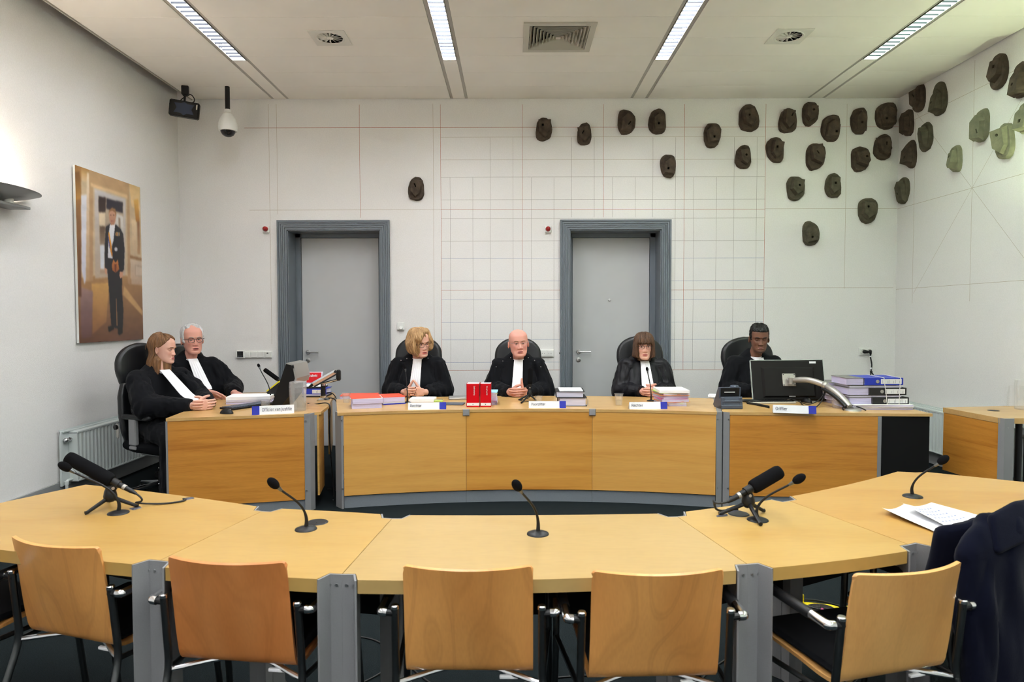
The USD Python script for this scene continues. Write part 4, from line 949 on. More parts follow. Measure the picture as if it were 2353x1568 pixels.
def loft(rings, closed_poles=True):
    n, m = rings.shape[:2]; V = rings.reshape(-1, 3); F = []
    for i in range(n - 1):
        a = i * m + np.arange(m); b = i * m + (np.arange(m) + 1) % m
        F.append(np.c_[a, b, b + m]); F.append(np.c_[a, b + m, a + m])
    V = np.vstack([V, rings[0].mean(0)[None], rings[-1].mean(0)[None]]); o = n * m
    a = np.arange(m); b = (a + 1) % m
    F.append(np.c_[b, a, np.full(m, o)]); F.append(np.c_[(n - 1) * m + a, (n - 1) * m + b, np.full(m, o + 1)])
    t = trimesh.Trimesh(V, np.vstack(F), process=False)
    if t.volume < 0: t.invert()
    return t
def head_mesh(P):
    """The head in its own axes: x to the viewer's right, y back, z up, eyes at z = 0, chin to crown 0.247."""
    n, m = 110, 120
    z = np.sort(np.r_[np.linspace(-.1234, .1234, n - 30), np.linspace(-.1, .03, 30)]); th = np.linspace(-np.pi, np.pi, m, endpoint=False)
    th = th - .32 * np.sin(th)                      # more points on the face
    R = np.zeros((n, m, 3))
    for i, q in enumerate(z):
        x, y = hsec(q, th); R[i] = np.c_[x, y, np.full(m, q)]
    R[..., 0] *= P.get('wide', 1.03)
    x, y, zz = R[..., 0], R[..., 1], R[..., 2]
    front = np.clip(np.cos(th)[None, :] * 1.6, 0, 1) + 0 * x
    ax = np.abs(x); G = lambda v, c, s: np.exp(-((v - c) / s) ** 2)
    d = np.zeros_like(x); jw, nose, age = P.get('jaw', 1), P.get('nose', 1), P.get('age', 0)
    zt = -.040
    ridge = np.where(zz > zt, np.clip((.012 - zz) / (.012 - zt), 0, 1) ** 1.15, G(zz, zt, .0085))
    d += nose * .023 * ridge * np.exp(-(x / (.0075 + .006 * np.clip((.012 - zz) / .05, 0, 1))) ** 2) * (zz < .03)
    d += nose * .009 * G(ax, .0145, .0065) * G(zz, -.043, .0075)
    d -= .0115 * G(ax, .031, .0175) * G(zz, .0, .0125)
    d += .0055 * G(zz, .019, .0085) * G(ax, .028, .024)
    d += .005 * G(ax, .046, .016) * G(zz, -.030, .018)
    d -= .003 * G(ax, .040, .014) * G(zz, -.066, .016) * (1 + age)
    d += .006 * G(zz, -.0685, .0045) * G(x, 0, .019) + .0075 * G(zz, -.0800, .0055) * G(x, 0, .017)
    d -= .0065 * G(zz, -.0742, .0022) * G(x, 0, .022)
    d += .004 * G(zz, -.074, .016) * G(x, 0, .030)
    d -= .004 * G(zz, -.0905, .0045) * G(x, 0, .018)
    d += .005 * G(zz, -.105, .010) * G(x, 0, .016)
    for s in (-1, 1): d -= (.0022 + .002 * age) * np.exp(-((s * x - (.020 - (zz + .05) * .45)) / .0035) ** 2) * G(zz, -.060, .016)
    R[..., 1] = y - d * front
    R[..., 0] = x * np.where(zz < -.03, 1 + (jw - 1) * np.clip((-.03 - zz) / .06, 0, 1), 1)
    H = M3(loft(R))
    for s in (-1, 1):                               # ears, lids
        e = M3(mv(ball((0, 0, 0), (.008, .0175, .031), 3), rz=s * .45, rx=-.15, loc=(s * .079 * P.get('wide', 1.03), .014, -.010)))
        e = e - M3(mv(ball((0, 0, 0), (.007, .0115, .020), 2), rz=s * .45, loc=(s * .0865 * P.get('wide', 1.03), .009, -.006)))
        H = H + e + M3(ball((s * .073, .012, -.012), (.010, .010, .020), 2))
        lid = m3.Manifold.sphere(.0142, 40).translate((s * .031, -.0705, .0))
        op = P.get('eyes', .0085)
        cut = M3(ball((s * .031, -.087, -.0006), (.0125, .016, op / 2), 3))
        H = H + (lid - cut if op > .001 else lid)
    return H
def head_parts(t, P, T, hair_mat='hair'):
    """Eyes, brows, glasses and hair as children, moved by T."""
    A4 = lambda m: (lambda q: (q.apply_transform(T), q)[1])(join(m).copy())
    if P.get('eyes', .0085) > .001:
        gz = P.get('gaze', 0.0); op_ = P.get('eyes', .0085)
        for s in (-1, 1):
            e = t.part('eye', A4(ball((s * .031, -.0705, 0), .0130, 3)), 'eye_white', smooth=60)
            c = np.array([s * .031, -.0705, 0]) + .0118 * unit((math.sin(gz), -math.cos(gz), -.02))
            t.part('iris', A4(ball(c, (.0052, .0022, .0052), 2)), 'iris', under=e, smooth=60)
        for s in (-1, 1):
            q = op_ / 2; up = [(s * .031 + a, -.0705 - math.sqrt(max(1e-6, .0148 ** 2 - a * a - (q * math.sqrt(max(0, 1 - (a / .0128) ** 2))) ** 2)), q * math.sqrt(max(0, 1 - (a / .0128) ** 2))) for a in np.linspace(-.0120, .0120, 9)]
            t.part('eyelash', A4(tube(np.array(up), .0010, 6)), P.get('brow_mat2', 'hair_dark'))
    for s in (-1, 1):
        b = curve([(s * .013, -.0965, .0165), (s * .030, -.0945, .0225), (s * .049, -.0805, .0180)], 10)
        t.part('eyebrow', A4(tube(b, np.r_[.0024, np.full(8, .0031), .0012] * P.get('brow', 1), 8)), P.get('brow_mat', 'hair_dark'))
    if P.get('glasses'):
        m, ww, hh, thick = P['glasses']
        rr = np.array(rrect(ww, hh, hh * .42, 6).exterior.coords)[:-1]; fr = []; ln = []
        for s in (-1, 1):
            pts = np.array([(s * .0325 + a, -.1015 + .010 * (abs(s * .0325 + a) / .055) ** 2, b - .004) for a, b in rr])
            if m != 'rimless': fr.append(tube(np.vstack([pts, pts[:1]]), thick, 8, cap=False))
            else: fr.append(tube(pts[(pts[:, 2] > hh * .3 - .004)], .0007, 6))
            c = pts.mean(0); V = np.vstack([pts, c[None]]); k = len(pts)
            ln.append(trimesh.Trimesh(V, [(i, (i + 1) % k, k) for i in range(k)], process=False))
            fr.append(tube(bend([(s * (.0325 + ww / 2), -.0925, .004), (s * .077, -.080, .005), (s * .079, .012, .006), (s * .080, .026, -.012)], .012), thick * .9, 8))
        fr.append(tube(curve([(-.0325 + ww / 2, -.101, .001), (0, -.1075, .004), (.0325 - ww / 2, -.101, .001)], 8), thick * .9, 8))
        gl = t.part('glasses', A4(fr), 'glasses_dark' if m != 'rimless' else 'steel')
        t.part('lens', A4(ln), 'lens', under=gl, smooth=False)
    if P.get('hair'):
        for nm, msh, col in P['hair'](P):
            mm = A4(msh); v = msh.vertices
            k = meshkit.noise(np.c_[v[:, 0] * 160, v[:, 1] * 160, v[:, 2] * 14], 5)[:, None] * .6 + meshkit.noise(v * np.array([60, 60, 10]), 9)[:, None] * .4
            lo, hi = np.array(lin(col[0])), np.array(lin(col[1])); cd = lo * (1 - k) + hi * k
            t.part(nm, mm, 'hair', smooth=60, cd=cd)
S01 = lambda v, a, b: (lambda q: q * q * (3 - 2 * q))(np.clip((v - a) / (b - a), 0, 1))
def hair_shell(thick, zmin, zmax=.1234, n=70, m=144, clampz=-.03, amp=.004, seed=1, flare=None, fr=(26, 7)):
    """A cap of hair: thick(th, z) is how far it stands off the skull; below zero it lies inside the head."""
    z = np.linspace(zmin, zmax, n); th = np.linspace(-np.pi, np.pi, m, endpoint=False); R = np.zeros((n, m, 3))
    for i, q in enumerate(z):
        t = thick(th, q) * np.ones(m)
        zc = max(q, clampz); x, y = hsec(zc, th)
        c = np.c_[x, y]; nn = c - np.array([0, .005]); nn /= np.linalg.norm(nn, axis=1, keepdims=True) + 1e-9
        st = meshkit.noise(np.c_[np.cos(th) * fr[0] * .16 * 6, np.sin(th) * fr[0] * .16 * 6, np.full(m, q * fr[1] * 3)], seed) - .5
        st2 = meshkit.noise(np.c_[np.cos(th) * fr[0], np.sin(th) * fr[0], np.full(m, q * fr[1])], seed + 3) - .5
        g = t + np.where(t > 0, amp * (1.6 * st + 1.2 * st2), 0)
        if flare is not None: g = g + flare(th, q)
        p = c + nn * g[:, None]
        R[i] = np.c_[p, q + np.maximum(g, 0) * S01(q, .06, .12)]
    return loft(R)

# hands -------------------------------------------------------------
def hand(W, f, n, u, curls, thumb, S=1.05, spread=.0):
    """W wrist, f along the fingers, n the way the palm faces, u towards the thumb; curls: three bends for each of four fingers (index first)."""
    W, f, n, u = np.asarray(W, float), unit(f), unit(n), unit(u)
    sp = lambda p, r: m3.Manifold.sphere(r * S, 14).translate(tuple(map(float, p)))
    chain = lambda ps, rs: [m3.Manifold.batch_hull([sp(a, ra), sp(b, rb)]) for a, b, ra, rb in zip(ps[:-1], ps[1:], rs[:-1], rs[1:])]
    out, tips = [], []
    kn = [W + S * (f * .088 + u * .030), W + S * (f * .092 + u * .010), W + S * (f * .088 - u * .011), W + S * (f * .080 - u * .031)]
    hullpts = [sp(W + u * .016 * S, .020), sp(W - u * .016 * S, .019)] + [sp(k - f * .006 * S, .0125) for k in kn]
    out.append(m3.Manifold.batch_hull(hullpts))
    ls = [(.045, .026, .020), (.049, .029, .021), (.045, .027, .020), (.036, .021, .018)]
    for i in range(4):
        p, a, ps = kn[i], 0.0, [kn[i] - f * .01 * S]; ps.append(kn[i]); side = (1.5 - i) * spread
        for L_, b in zip(ls[i], curls[i]):
            a += b; d = unit(f * math.cos(a) + n * math.sin(a) + u * side); p = p + d * L_ * S; ps.append(p)
        r = .0098 - .0006 * abs(i - 1)
        out += chain(ps, [r, r, r * .94, r * .86, r * .72]); tips.append((ps[-1], d, n, r * .72 * S, a))
    tb = W + S * (f * .028 + u * .026 + n * .008); tp = [tb]
    for L_, (cf, cn, cu) in zip((.040, .032, .024), thumb): tp.append(tp[-1] + unit(f * cf + n * cn + u * cu) * L_ * S)
    out += chain(tp, [.0155, .0125, .0108, .0085])
    return out, tips
CLASP = [(.55, .75, .5), (.6, .75, .5), (.6, .75, .5), (.6, .7, .5)]
SOFT = [(.25, .35, .2)] * 4
STRAIGHT = [(.12, .14, .08)] * 4
TH_UP = ((.5, .35, .8), (.6, .2, .8), (.5, .1, .9))
TH_OVER = ((.6, .5, .6), (.7, .6, .3), (.7, .7, .1))
TH_FLAT = ((.7, .25, .6), (.9, .1, .3), (1, .1, .1))

def limb(pts, rs, sides=20):
    o = []
    for a, b, ra, rb in zip(pts[:-1], pts[1:], rs[:-1], rs[1:]):
        o.append(m3.Manifold.batch_hull([m3.Manifold.sphere(float(ra), sides).translate(tuple(map(float, a))), m3.Manifold.sphere(float(rb), sides).translate(tuple(map(float, b)))]))
    return o
def smoothed(ms, edge, iters, lam=.5):
    m = m3.Manifold.batch_boolean(ms, m3.OpType.Add) if len(ms) > 1 else ms[0]
    m = m.refine_to_length(edge); t = join(m); t.merge_vertices()
    trimesh.smoothing.filter_taubin(t, lamb=lam, nu=lam + .02, iterations=iters); return t
def person(P):
    """A seated, robed figure. Joints in its own axes (x viewer's right, y back, z up), turned by rz about its seat."""
    t = Thing('person', P['label'], 'person', (P['x'], P['y'], 0), P.get('rz', 0.0))
    zs, sw = P['zs'], P.get('sw', .185)                   # shoulder joint height, half width
    hc = np.array(P['head']); sc = P.get('hs', 1.08)
    T = TM.translation_matrix(hc) @ TM.rotation_matrix(P.get('yaw', 0), [0, 0, 1]) @ TM.rotation_matrix(P.get('roll', 0), [0, 1, 0]) @ TM.rotation_matrix(P.get('pitch', 0), [1, 0, 0]) @ np.diag([sc, sc, sc, 1.0])
    ln = P.get('lean', -.03)
    nb = np.array([0, ln, zs + .045]); nt = (T @ [0, .018, -.06, 1])[:3]
    H = head_mesh(P).transform(T[:3].tolist())
    body = [H] + limb([nb + (0, .015, -.05), nb, nt], [.070, .058, .056], 28)
    sh = [np.array([s * sw, ln + .005, zs]) for s in (-1, 1)]
    el = [np.array(P['elbow'][i]) for i in (0, 1)]
    wr = [np.array(P['wrist'][i]) for i in (0, 1)]
    body += limb([(0, ln + .03, zs - .05), (0, .02, .80), (0, .03, .60)], [.070, .080, .11])
    hands, tips = [], []
    for i in (0, 1):
        body += limb([(0, ln + .03, zs - .05), sh[i] + (0, .01, -.01), el[i], wr[i]], [.060, .046, .040, .029])
        if P['hands'][i]:
            h, tp = hand(wr[i] + unit(wr[i] - el[i]) * .01, *P['hands'][i]); hands += h; tips += tp
        body += limb([(0, .03, .60), (( -.1, .1)[i], .02, .59), ((-.12, .12)[i], -.40, .56), ((-.12, .12)[i], -.38, .08), ((-.12, .12)[i], -.50, .045)], [.12, .10, .065, .042, .04])
    if hands:
        hm = m3.Manifold.batch_boolean(hands, m3.OpType.Add).refine_to_length(.005); ht = join(hm); ht.merge_vertices()
        trimesh.smoothing.filter_taubin(ht, lamb=.45, nu=.47, iterations=4); body.append(M3(ht))
    b = join(m3.Manifold.batch_boolean(body, m3.OpType.Add)); b.merge_vertices()
    # complexion
    v = np.asarray(b.vertices); q = (np.linalg.inv(T) @ np.c_[v, np.ones(len(v))].T).T[:, :3]
    base = np.array(lin(P['skin'])); cd = np.tile(base, (len(v), 1))
    infront = (q[:, 1] < -.045) & (np.abs(q[:, 2]) < .13)
    x, z = q[:, 0], q[:, 2]; G = lambda a, c, s: np.exp(-((a - c) / s) ** 2)
    def blend(w, col):
        w = (np.clip(w, 0, 1) * infront)[:, None]; cd[:] = cd * (1 - w) + np.array(lin(col)) * w
    blend(.45 * (G(np.abs(x), .043, .018) * G(z, -.032, .02) + G(x, 0, .012) * G(z, -.042, .012)), P['blush'])
    blend(.92 * S01(1 - (x / .026) ** 2 - ((z + .0745) / .0115) ** 2, 0, .35), P['lips'])
    mo = P.get('mouth', .0014)
    blend(.95 * S01(1 - (x / .022) ** 2 - ((z + .0742) / mo) ** 2, 0, .5), (60, 20, 18))
    blend(.55 * G(np.abs(x), .031, .016) * G(z, .004, .010), P.get('lidcol', P['blush']))
    if P.get('stubble'): blend(P['stubble'] * S01(-z, .085, .105), (30, 20, 16))
    if 'handcol' in P:
        w = (v[:, 2] < .9)[:, None]; cd = np.where(w, np.array(lin(P['handcol'])), cd)
    t.part('body', b, 'skin', smooth=True, cd=cd)
    head_parts(t, P, T)
    if P.get('nails'):
        nl = []
        for p, d, n, r, a in tips:
            back = unit(np.cross(np.cross(d, n), d)); nl.append(ball(p + d * r * .35 - back * r * .55, r * .62, 1))
        for k in nl: t.part('fingernail', k, 'nail_dark')
    # robe
    rw = P.get('rw', 1.0); rb = []
    rb += [m3.Manifold.batch_hull([m3.Manifold.sphere(r, 24).translate((x, y, z)) for x, y, z, r in [(-sw * .55, ln + .01, zs - .005, .078), (sw * .55, ln + .01, zs - .005, .078), (-.09 * rw, ln - .02, zs - .20, .125), (.09 * rw, ln - .02, zs - .20, .125), (0, ln + .02, zs - .1, .12)]])]
    rb += [m3.Manifold.batch_hull([m3.Manifold.sphere(r, 24).translate((x, y, z)) for x, y, z, r in [(-.09 * rw, ln - .02, zs - .20, .125), (.09 * rw, ln - .02, zs - .20, .125), (-.13, .02, .60, .13), (.13, .02, .60, .13)]])]
    rb += [m3.Manifold.batch_hull([m3.Manifold.sphere(r, 20).translate((x, y, z)) for x, y, z, r in [(-.13, .02, .60, .13), (.13, .02, .60, .13), (-.14, -.40, .55, .10), (.14, -.40, .55, .10)]])]
    rb += [m3.Manifold.batch_hull([m3.Manifold.sphere(r, 20).translate((x, y, z)) for x, y, z, r in [(-.15, -.38, .54, .09), (.15, -.38, .54, .09), (-.16, -.36, .16, .09), (.16, -.36, .16, .09)]])]
    rb += [m3.Manifold.batch_hull([m3.Manifold.sphere(r, 22).translate((x, y, z)) for x, y, z, r in [(-.036, ln + .040, zs + .100, .042), (.036, ln + .040, zs + .100, .042), (-.055, ln + .02, zs + .062, .055), (.055, ln + .02, zs + .062, .055), (-.11, ln + .02, zs + .008, .070), (.11, ln + .02, zs + .008, .070)]])]
    cuff = P.get('cuff', .035)
    for i in (0, 1):
        c = wr[i] - unit(wr[i] - el[i]) * cuff
        rb += limb([(0, ln + .01, zs - .03), sh[i] + (0, 0, -.008), el[i] + (0, 0, .01), c], [.085, .080, .100 * rw, P.get('cuffr', .062)], 22)
        rb.append(m3.Manifold.batch_hull([m3.Manifold.sphere(r, 18).translate(tuple(map(float, p))) for p, r in ((sh[i] + (0, .0, -.03), .07), (el[i], .10 * rw), ((( -.12, .12)[i], ln, zs - .25), .10))]))
    r = smoothed(rb, .017, 12)
    v = np.asarray(r.vertices); n = r.vertex_normals; sd = P.get('seed', 1)
    ax = np.abs(v[:, 0])
    fold = (meshkit.noise(np.c_[v[:, 0] * 26 + v[:, 2] * 7 * np.sign(v[:, 0]), v[:, 1] * 20, v[:, 2] * 4], sd) - .5) * .034 + (meshkit.noise(np.c_[v[:, 0] * 55, v[:, 1] * 45, v[:, 2] * 9 + v[:, 0] * 20], sd + 7) - .5) * .014
    w = S01(ax, .05, .16) * (v[:, 2] < zs + .03)
    r.vertices = v + n * (fold * w)[:, None]
    R = M3(r)
    for i in (0, 1):
        dr = unit(wr[i] - el[i]); c = wr[i] - dr * cuff
        a = c + dr * P.get('cuffcut', .030)
        R = R - M3(cyl(.085, a, a + dr * .045, 24))
    R = join(R)
    rp = t.part('robe', R, P.get('robe', 'robe_black'), smooth=45)
    # jabot, collar
    rv = np.asarray(R.vertices)
    def front(x, z):
        k = (np.abs(rv[:, 0] - x) < .03) & (np.abs(rv[:, 2] - z) < .035); return rv[k, 1].min() if k.any() else ln - .1
    jt, jb, w0, w1, x0, x1 = P.get('jabot', (zs + .045, zs - .20, .043, .056, 0, 0))
    nz, nx = 22, 33; Gd = np.zeros((nz, nx, 3))
    prof = [front(x0 + (x1 - x0) * k, jt + (jb - jt) * k) for k in np.linspace(0, 1, nz)]
    prof = np.array(prof); prof = np.array([prof[max(0, i - 3):i + 4].mean() for i in range(nz)]); line = np.linspace(nb[1] - .078, prof[-1], nz); prof = np.minimum(line, prof + .004 * np.linspace(1, 0, nz)); prof[:5] = np.linspace(nb[1] - .074, prof[5], 6)[:5]
    for _ in range(3): prof[1:-1] = (prof[:-2] + prof[1:-1] * 2 + prof[2:]) / 4
    for i, k in enumerate(np.linspace(0, 1, nz)):
        uu = np.linspace(-1, 1, nx); hw = w0 + (w1 - w0) * k
        Gd[i, :, 0] = x0 + (x1 - x0) * k + uu * hw; Gd[i, :, 2] = jt + (jb - jt) * k
        Gd[i, :, 1] = prof[i] - .012 + .012 * uu ** 2 + .0028 * np.sin(uu * P.get('pleats', 17) + .6 * math.sin(3 * k)) * S01(k, .03, .2)
    back = Gd.copy(); back[..., 1] += .010
    V = np.vstack([Gd.reshape(-1, 3), back.reshape(-1, 3)]); o = nz * nx; F = []
    for i in range(nz - 1):
        for j in range(nx - 1):
            a, b_, c, d = i * nx + j, i * nx + j + 1, (i + 1) * nx + j + 1, (i + 1) * nx + j
            F += [(a, d, c), (a, c, b_), (o + a, o + b_, o + c), (o + a, o + c, o + d)]
    rim = [j for j in range(nx)] + [i * nx + nx - 1 for i in range(1, nz)] + [(nz - 1) * nx + j for j in range(nx - 2, -1, -1)] + [i * nx for i in range(nz - 2, 0, -1)]
    for p, q_ in zip(rim, rim[1:] + rim[:1]): F += [(p, q_, o + q_), (p, o + q_, o + p)]
    jm = trimesh.Trimesh(V, F, process=False); trimesh.repair.fix_normals(jm)
    t.part('jabot', jm, 'jabot_white', smooth=50)
    dz = nt - nb; dzn = unit(dz)
    ring = []
    for a in np.linspace(0, 2 * np.pi, 36, endpoint=False): ring.append((nb + dz * .14) + np.array([math.cos(a) * .0625, math.sin(a) * .0625, 0]) - np.array([0, 0, .012 * max(0, -math.sin(a))]))
    ring = np.array(ring); cv = np.concatenate([ring - dzn * .022, ring + dzn * .004, ring * 1.0 + dzn * .004 - (ring - ring.mean(0)) * .10, ring - dzn * .022 - (ring - ring.mean(0)) * .1]).reshape(4, 36, 3)
    F = []
    for k in range(4):
        for j in range(36):
            a, b_ = k * 36 + j, k * 36 + (j + 1) % 36; c, d = ((k + 1) % 4) * 36 + (j + 1) % 36, ((k + 1) % 4) * 36 + j
            F += [(a, b_, c), (a, c, d)]
    cm = trimesh.Trimesh(cv.reshape(-1, 3), F, process=False); trimesh.repair.fix_normals(cm)
    t.part('collar', cm, 'jabot_white', smooth=40)
    for bxy in P.get('buttons', ()):
        k = (np.abs(rv[:, 0] - bxy[0]) < .018) & (np.abs(rv[:, 2] - bxy[1]) < .03)
        yy = rv[k, 1].min() if k.any() else ln - .08
        t.part('button', ball((bxy[0], yy - .002, bxy[1]), .0055, 1), 'steel', under=rp)
    return t
mat('hair_dark', lin((50, 34, 26)), rough=.7); mat('hair_grey', lin((150, 140, 132)), rough=.7); mat('hair_fair', lin((140, 108, 78)), rough=.7)

def hair_locks(thick, angles, ztop, zend, r, wave, seed, n=9, clampz=-.03, out=.004, curl=0.0, jitter=.012):
    """Locks laid over a hair cap, each from its own root height to its own tip."""
    rg = np.random.default_rng(seed); ms = []
    for a0 in angles:
        z0, z1 = ztop(a0) + rg.uniform(-.01, .006), zend(a0) + rg.uniform(-jitter, jitter); ph = rg.uniform(0, 6.28); P_ = []
        for k in np.linspace(0, 1, n):
            z = z0 + (z1 - z0) * k; a = a0 + wave * math.sin(ph + 5 * k) + rg.uniform(-.015, .015)
            x, y = hsec(max(z, clampz), np.array([a])); c = np.array([x[0], y[0]]); nn = c - np.array([0, .005]); nn /= np.linalg.norm(nn) + 1e-9
            g = max(float(np.ravel(thick(np.array([a]), z))[0]), -.002) + out + curl * max(0, k - .55) ** 2
            p = c + nn * g; P_.append((p[0], p[1], z + max(g, 0) * float(S01(z, .06, .12))))
        ms.append(tube(curve(P_, 14), r * rg.uniform(.7, 1.25) * np.sin(np.linspace(.5, 2.9, 14)) ** .6, 7))
    return trimesh.util.concatenate(ms)
def hair_blond(P):
    part = .45
    def hairline(t): return .088 - .055 * S01(np.abs(t - part), .25, .95)
    def th(t, z):
        side = S01(np.abs(t), .80, 1.12)
        hem = -.100 + .025 * S01(t, -.6, 1.0) * (np.abs(t) < 1.6)
        k = np.maximum(side * S01(z, hem - .012, hem + .03), S01(z, hairline(t) - .010, hairline(t) + .016))
        full = .016 + .020 * S01(-z, -.07, .01) - .014 * S01(-z, .045, .10) + .006 * S01(np.abs(t - part), .1, .5)
        return np.where(k > .02, -.012 + (full + .012) * k, -.012)
    cap = hair_shell(th, -.112, amp=.006, seed=3, clampz=-.02, fr=(18, 9))
    an = np.r_[np.linspace(-2.6, -.62, 34), np.linspace(1.0, 2.6, 24)]
    lk = hair_locks(th, an, lambda a: .108, lambda a: -.085 + .02 * (a > 0), .0085, .10, 5, curl=-.05, clampz=-.02, out=.002)
    sw = hair_locks(th, np.linspace(-.75, .25, 14), lambda a: .112, lambda a: float(hairline(np.array(a))) - .012, .0075, .05, 6, clampz=-.02, out=.003)
    yield 'hair', trimesh.util.concatenate([cap, lk, sw]), ((112, 80, 52), (216, 176, 124))
def hair_bob(P):
    def th(t, z):
        side = S01(np.abs(t), .74, .95)
        bang = S01(z, .016, .032)
        k = np.maximum(side * S01(z, -.112, -.092), bang)
        full = .010 + .012 * S01(-z, -.07, .02) + .008 * S01(-z, .02, .09) - .012 * S01(-z, .10, .13)
        return np.where(k > .02, -.012 + (full + .012) * k, -.012)
    cap = hair_shell(th, -.128, amp=.004, seed=8, clampz=-.01, fr=(30, 5))
    lk = hair_locks(th, np.r_[np.linspace(-2.8, -.80, 36), np.linspace(.80, 2.8, 36)], lambda a: .110, lambda a: -.095, .0060, .03, 7, clampz=-.01, out=.001)
    bg = hair_locks(th, np.linspace(-.78, .78, 26), lambda a: .112, lambda a: .020 if abs(a - .12) > .1 else .038, .0048, .05, 8, clampz=-.01, out=.002)
    yield 'hair', trimesh.util.concatenate([cap, lk, bg]), ((34, 22, 16), (118, 84, 60))
def hair_fringe(P):
    def th(t, z):
        k = S01(np.abs(t), 1.15, 1.5) * S01(z, -.06, -.02) * (1 - S01(z, .07, .105))
        return np.where(k > .02, -.006 + .0075 * k, -.006)
    yield 'hair', hair_shell(th, -.075, amp=.0004, seed=4), ((150, 128, 112), (182, 160, 142))
def hair_short_black(P):
    def th(t, z):
        line = np.maximum(S01(np.abs(t), 1.0, 1.22) * S01(z, -.028, .0), S01(z, .062, .076) )
        line = np.maximum(line, S01(np.abs(t), 1.7, 2.0) * S01(z, -.06, -.03))
        return np.where(line > .02, -.008 + (.008 + .005 + .006 * S01(z, .05, .11)) * line, -.008)
    yield 'hair', hair_shell(th, -.07, amp=.007, seed=6, fr=(60, 40)), ((8, 7, 7), (26, 22, 20))
def hair_white(P):
    def th(t, z):
        k = np.maximum(S01(np.abs(t), 1.05, 1.3) * S01(z, -.045, -.01), S01(z, .086, .108) * (.35 + .65 * S01(np.abs(t), .3, 1.0)))
        return np.where(k > .02, -.010 + (.010 + .009 + .005 * S01(z, .04, .1)) * k, -.010)
    yield 'hair', hair_shell(th, -.085, amp=.006, seed=12, fr=(30, 14)), ((150, 150, 150), (236, 236, 236))
def hair_long(P):
    def th(t, z):
        tb = np.interp(z, [-.30, -.09, -.055, -.03, .005, .022, .05, .075, .095, .12], [1.45, 1.50, 1.72, 1.86, 1.80, 1.42, 1.10, .80, .25, -.5])
        k = S01(np.abs(t), tb - .10, tb + .10) * S01(z, -.30, -.23)
        low = S01(-z, .03, .12)
        full = .009 + .012 * S01(np.abs(t), 1.6, 2.4) + .018 * low - .012 * S01(-z, .2, .28)
        return np.where(k > .02, -.012 + (full + .012) * k, -.02)
    cap = hair_shell(th, -.285, n=110, amp=.006, seed=15, clampz=-.03, fr=(24, 6))
    lk = hair_locks(th, np.r_[np.linspace(-2.9, -1.95, 24), np.linspace(1.95, 2.9, 24)], lambda a: .108, lambda a: -.235, .0095, .07, 17, n=12, curl=.10, out=.001, jitter=.03)
    yield 'hair', trimesh.util.concatenate([cap, lk]), ((66, 44, 26), (152, 108, 70))
    cl = [tube(curve([(s * .01, .105, .03), (s * .03, .135, .02 + k * .012), (s * .035, .14, .0 + k * .01)], 8), .004, 6) for s in (-1, 1) for k in (-1, 0, 1)]
    yield 'hair_clip', trimesh.util.concatenate(cl), ((60, 40, 30), (130, 100, 80))

PINK, ROSY = (222, 172, 152), (214, 140, 124)
def judge(x, y, **k):
    d = dict(x=x, y=y, zs=1.000, sw=.185, elbow=((-.250, -.05, .775), (.250, -.05, .775)), skin=PINK, blush=ROSY, lips=(186, 104, 100), seed=1)
    d.update(k); return person(d)
LB = 'person in black robe and white jabot '
mir = lambda v: (-v[0], v[1], v[2])
fR = (.72, -.68, .06)
clR = (fR, (.68, .72, 0), (0, 0, 1)); clL = (mir(fR), (-.68, .72, 0), (0, 0, 1))
# judge on the left: fingertips together
stR = ((.52, -.82, .16), (.84, .52, -.05), (-.05, .1, 1))
judge(-.912, 6.58, label=LB + 'with blond bob and glasses, fingertips together', zs=1.045,
      head=(.026, -.10, 1.246), yaw=.62, roll=-.10, pitch=.10, hs=1.06, wrist=((-.078, -.34, .800), (.088, -.34, .800)),
      hands=((*stR, STRAIGHT, ((.5, .4, .8), (.55, .35, .8), (.6, .3, .7))), (mir(stR[0]), mir(stR[1]), mir(stR[2]), STRAIGHT, ((.5, .4, .8), (.55, .35, .8), (.6, .3, .7)))),
      nose=.88, jaw=.95, hair=hair_blond, brow_mat='hair_fair', glasses=('dark', .047, .036, .0016), eyes=.0075, gaze=.3, mouth=.0030, lips=(196, 96, 92), nails=True, robe='robe_black', jabot=(1.098, .800, .041, .052, .004, -.016), seed=3,
      cuff=.075, cuffr=.060, buttons=((-.10, 1.10), (-.155, 1.083), (.105, 1.103)))
judge(.065, 6.58, label=LB + 'with bald head and rimless glasses', zs=1.035, sw=.190, rw=1.0,
      head=(.000, -.09, 1.245), yaw=.14, roll=-.06, hs=1.09, wide=1.09, jaw=1.08, age=.6, wrist=((-.088, -.33, .800), (.070, -.33, .796)),
      elbow=((-.250, -.05, .775), (.258, -.05, .775)), hands=((*clR, CLASP, TH_OVER), (*clL, CLASP, ((.15, .1, 1), (.1, 0, 1), (.1, -.1, 1)))),
      hair=hair_fringe, brow_mat='hair_fair', glasses=('rimless', .046, .030, .0011), skin=(218, 158, 142), blush=(204, 118, 108), lips=(176, 104, 100), handcol=(208, 150, 132), eyes=.0065, jabot=(1.088, .800, .042, .052, .0, -.016), seed=11,
      buttons=((-.075, 1.105), (-.150, 1.075), (.095, 1.105), (.155, 1.080), (-.215, 1.02), (.215, 1.02)))
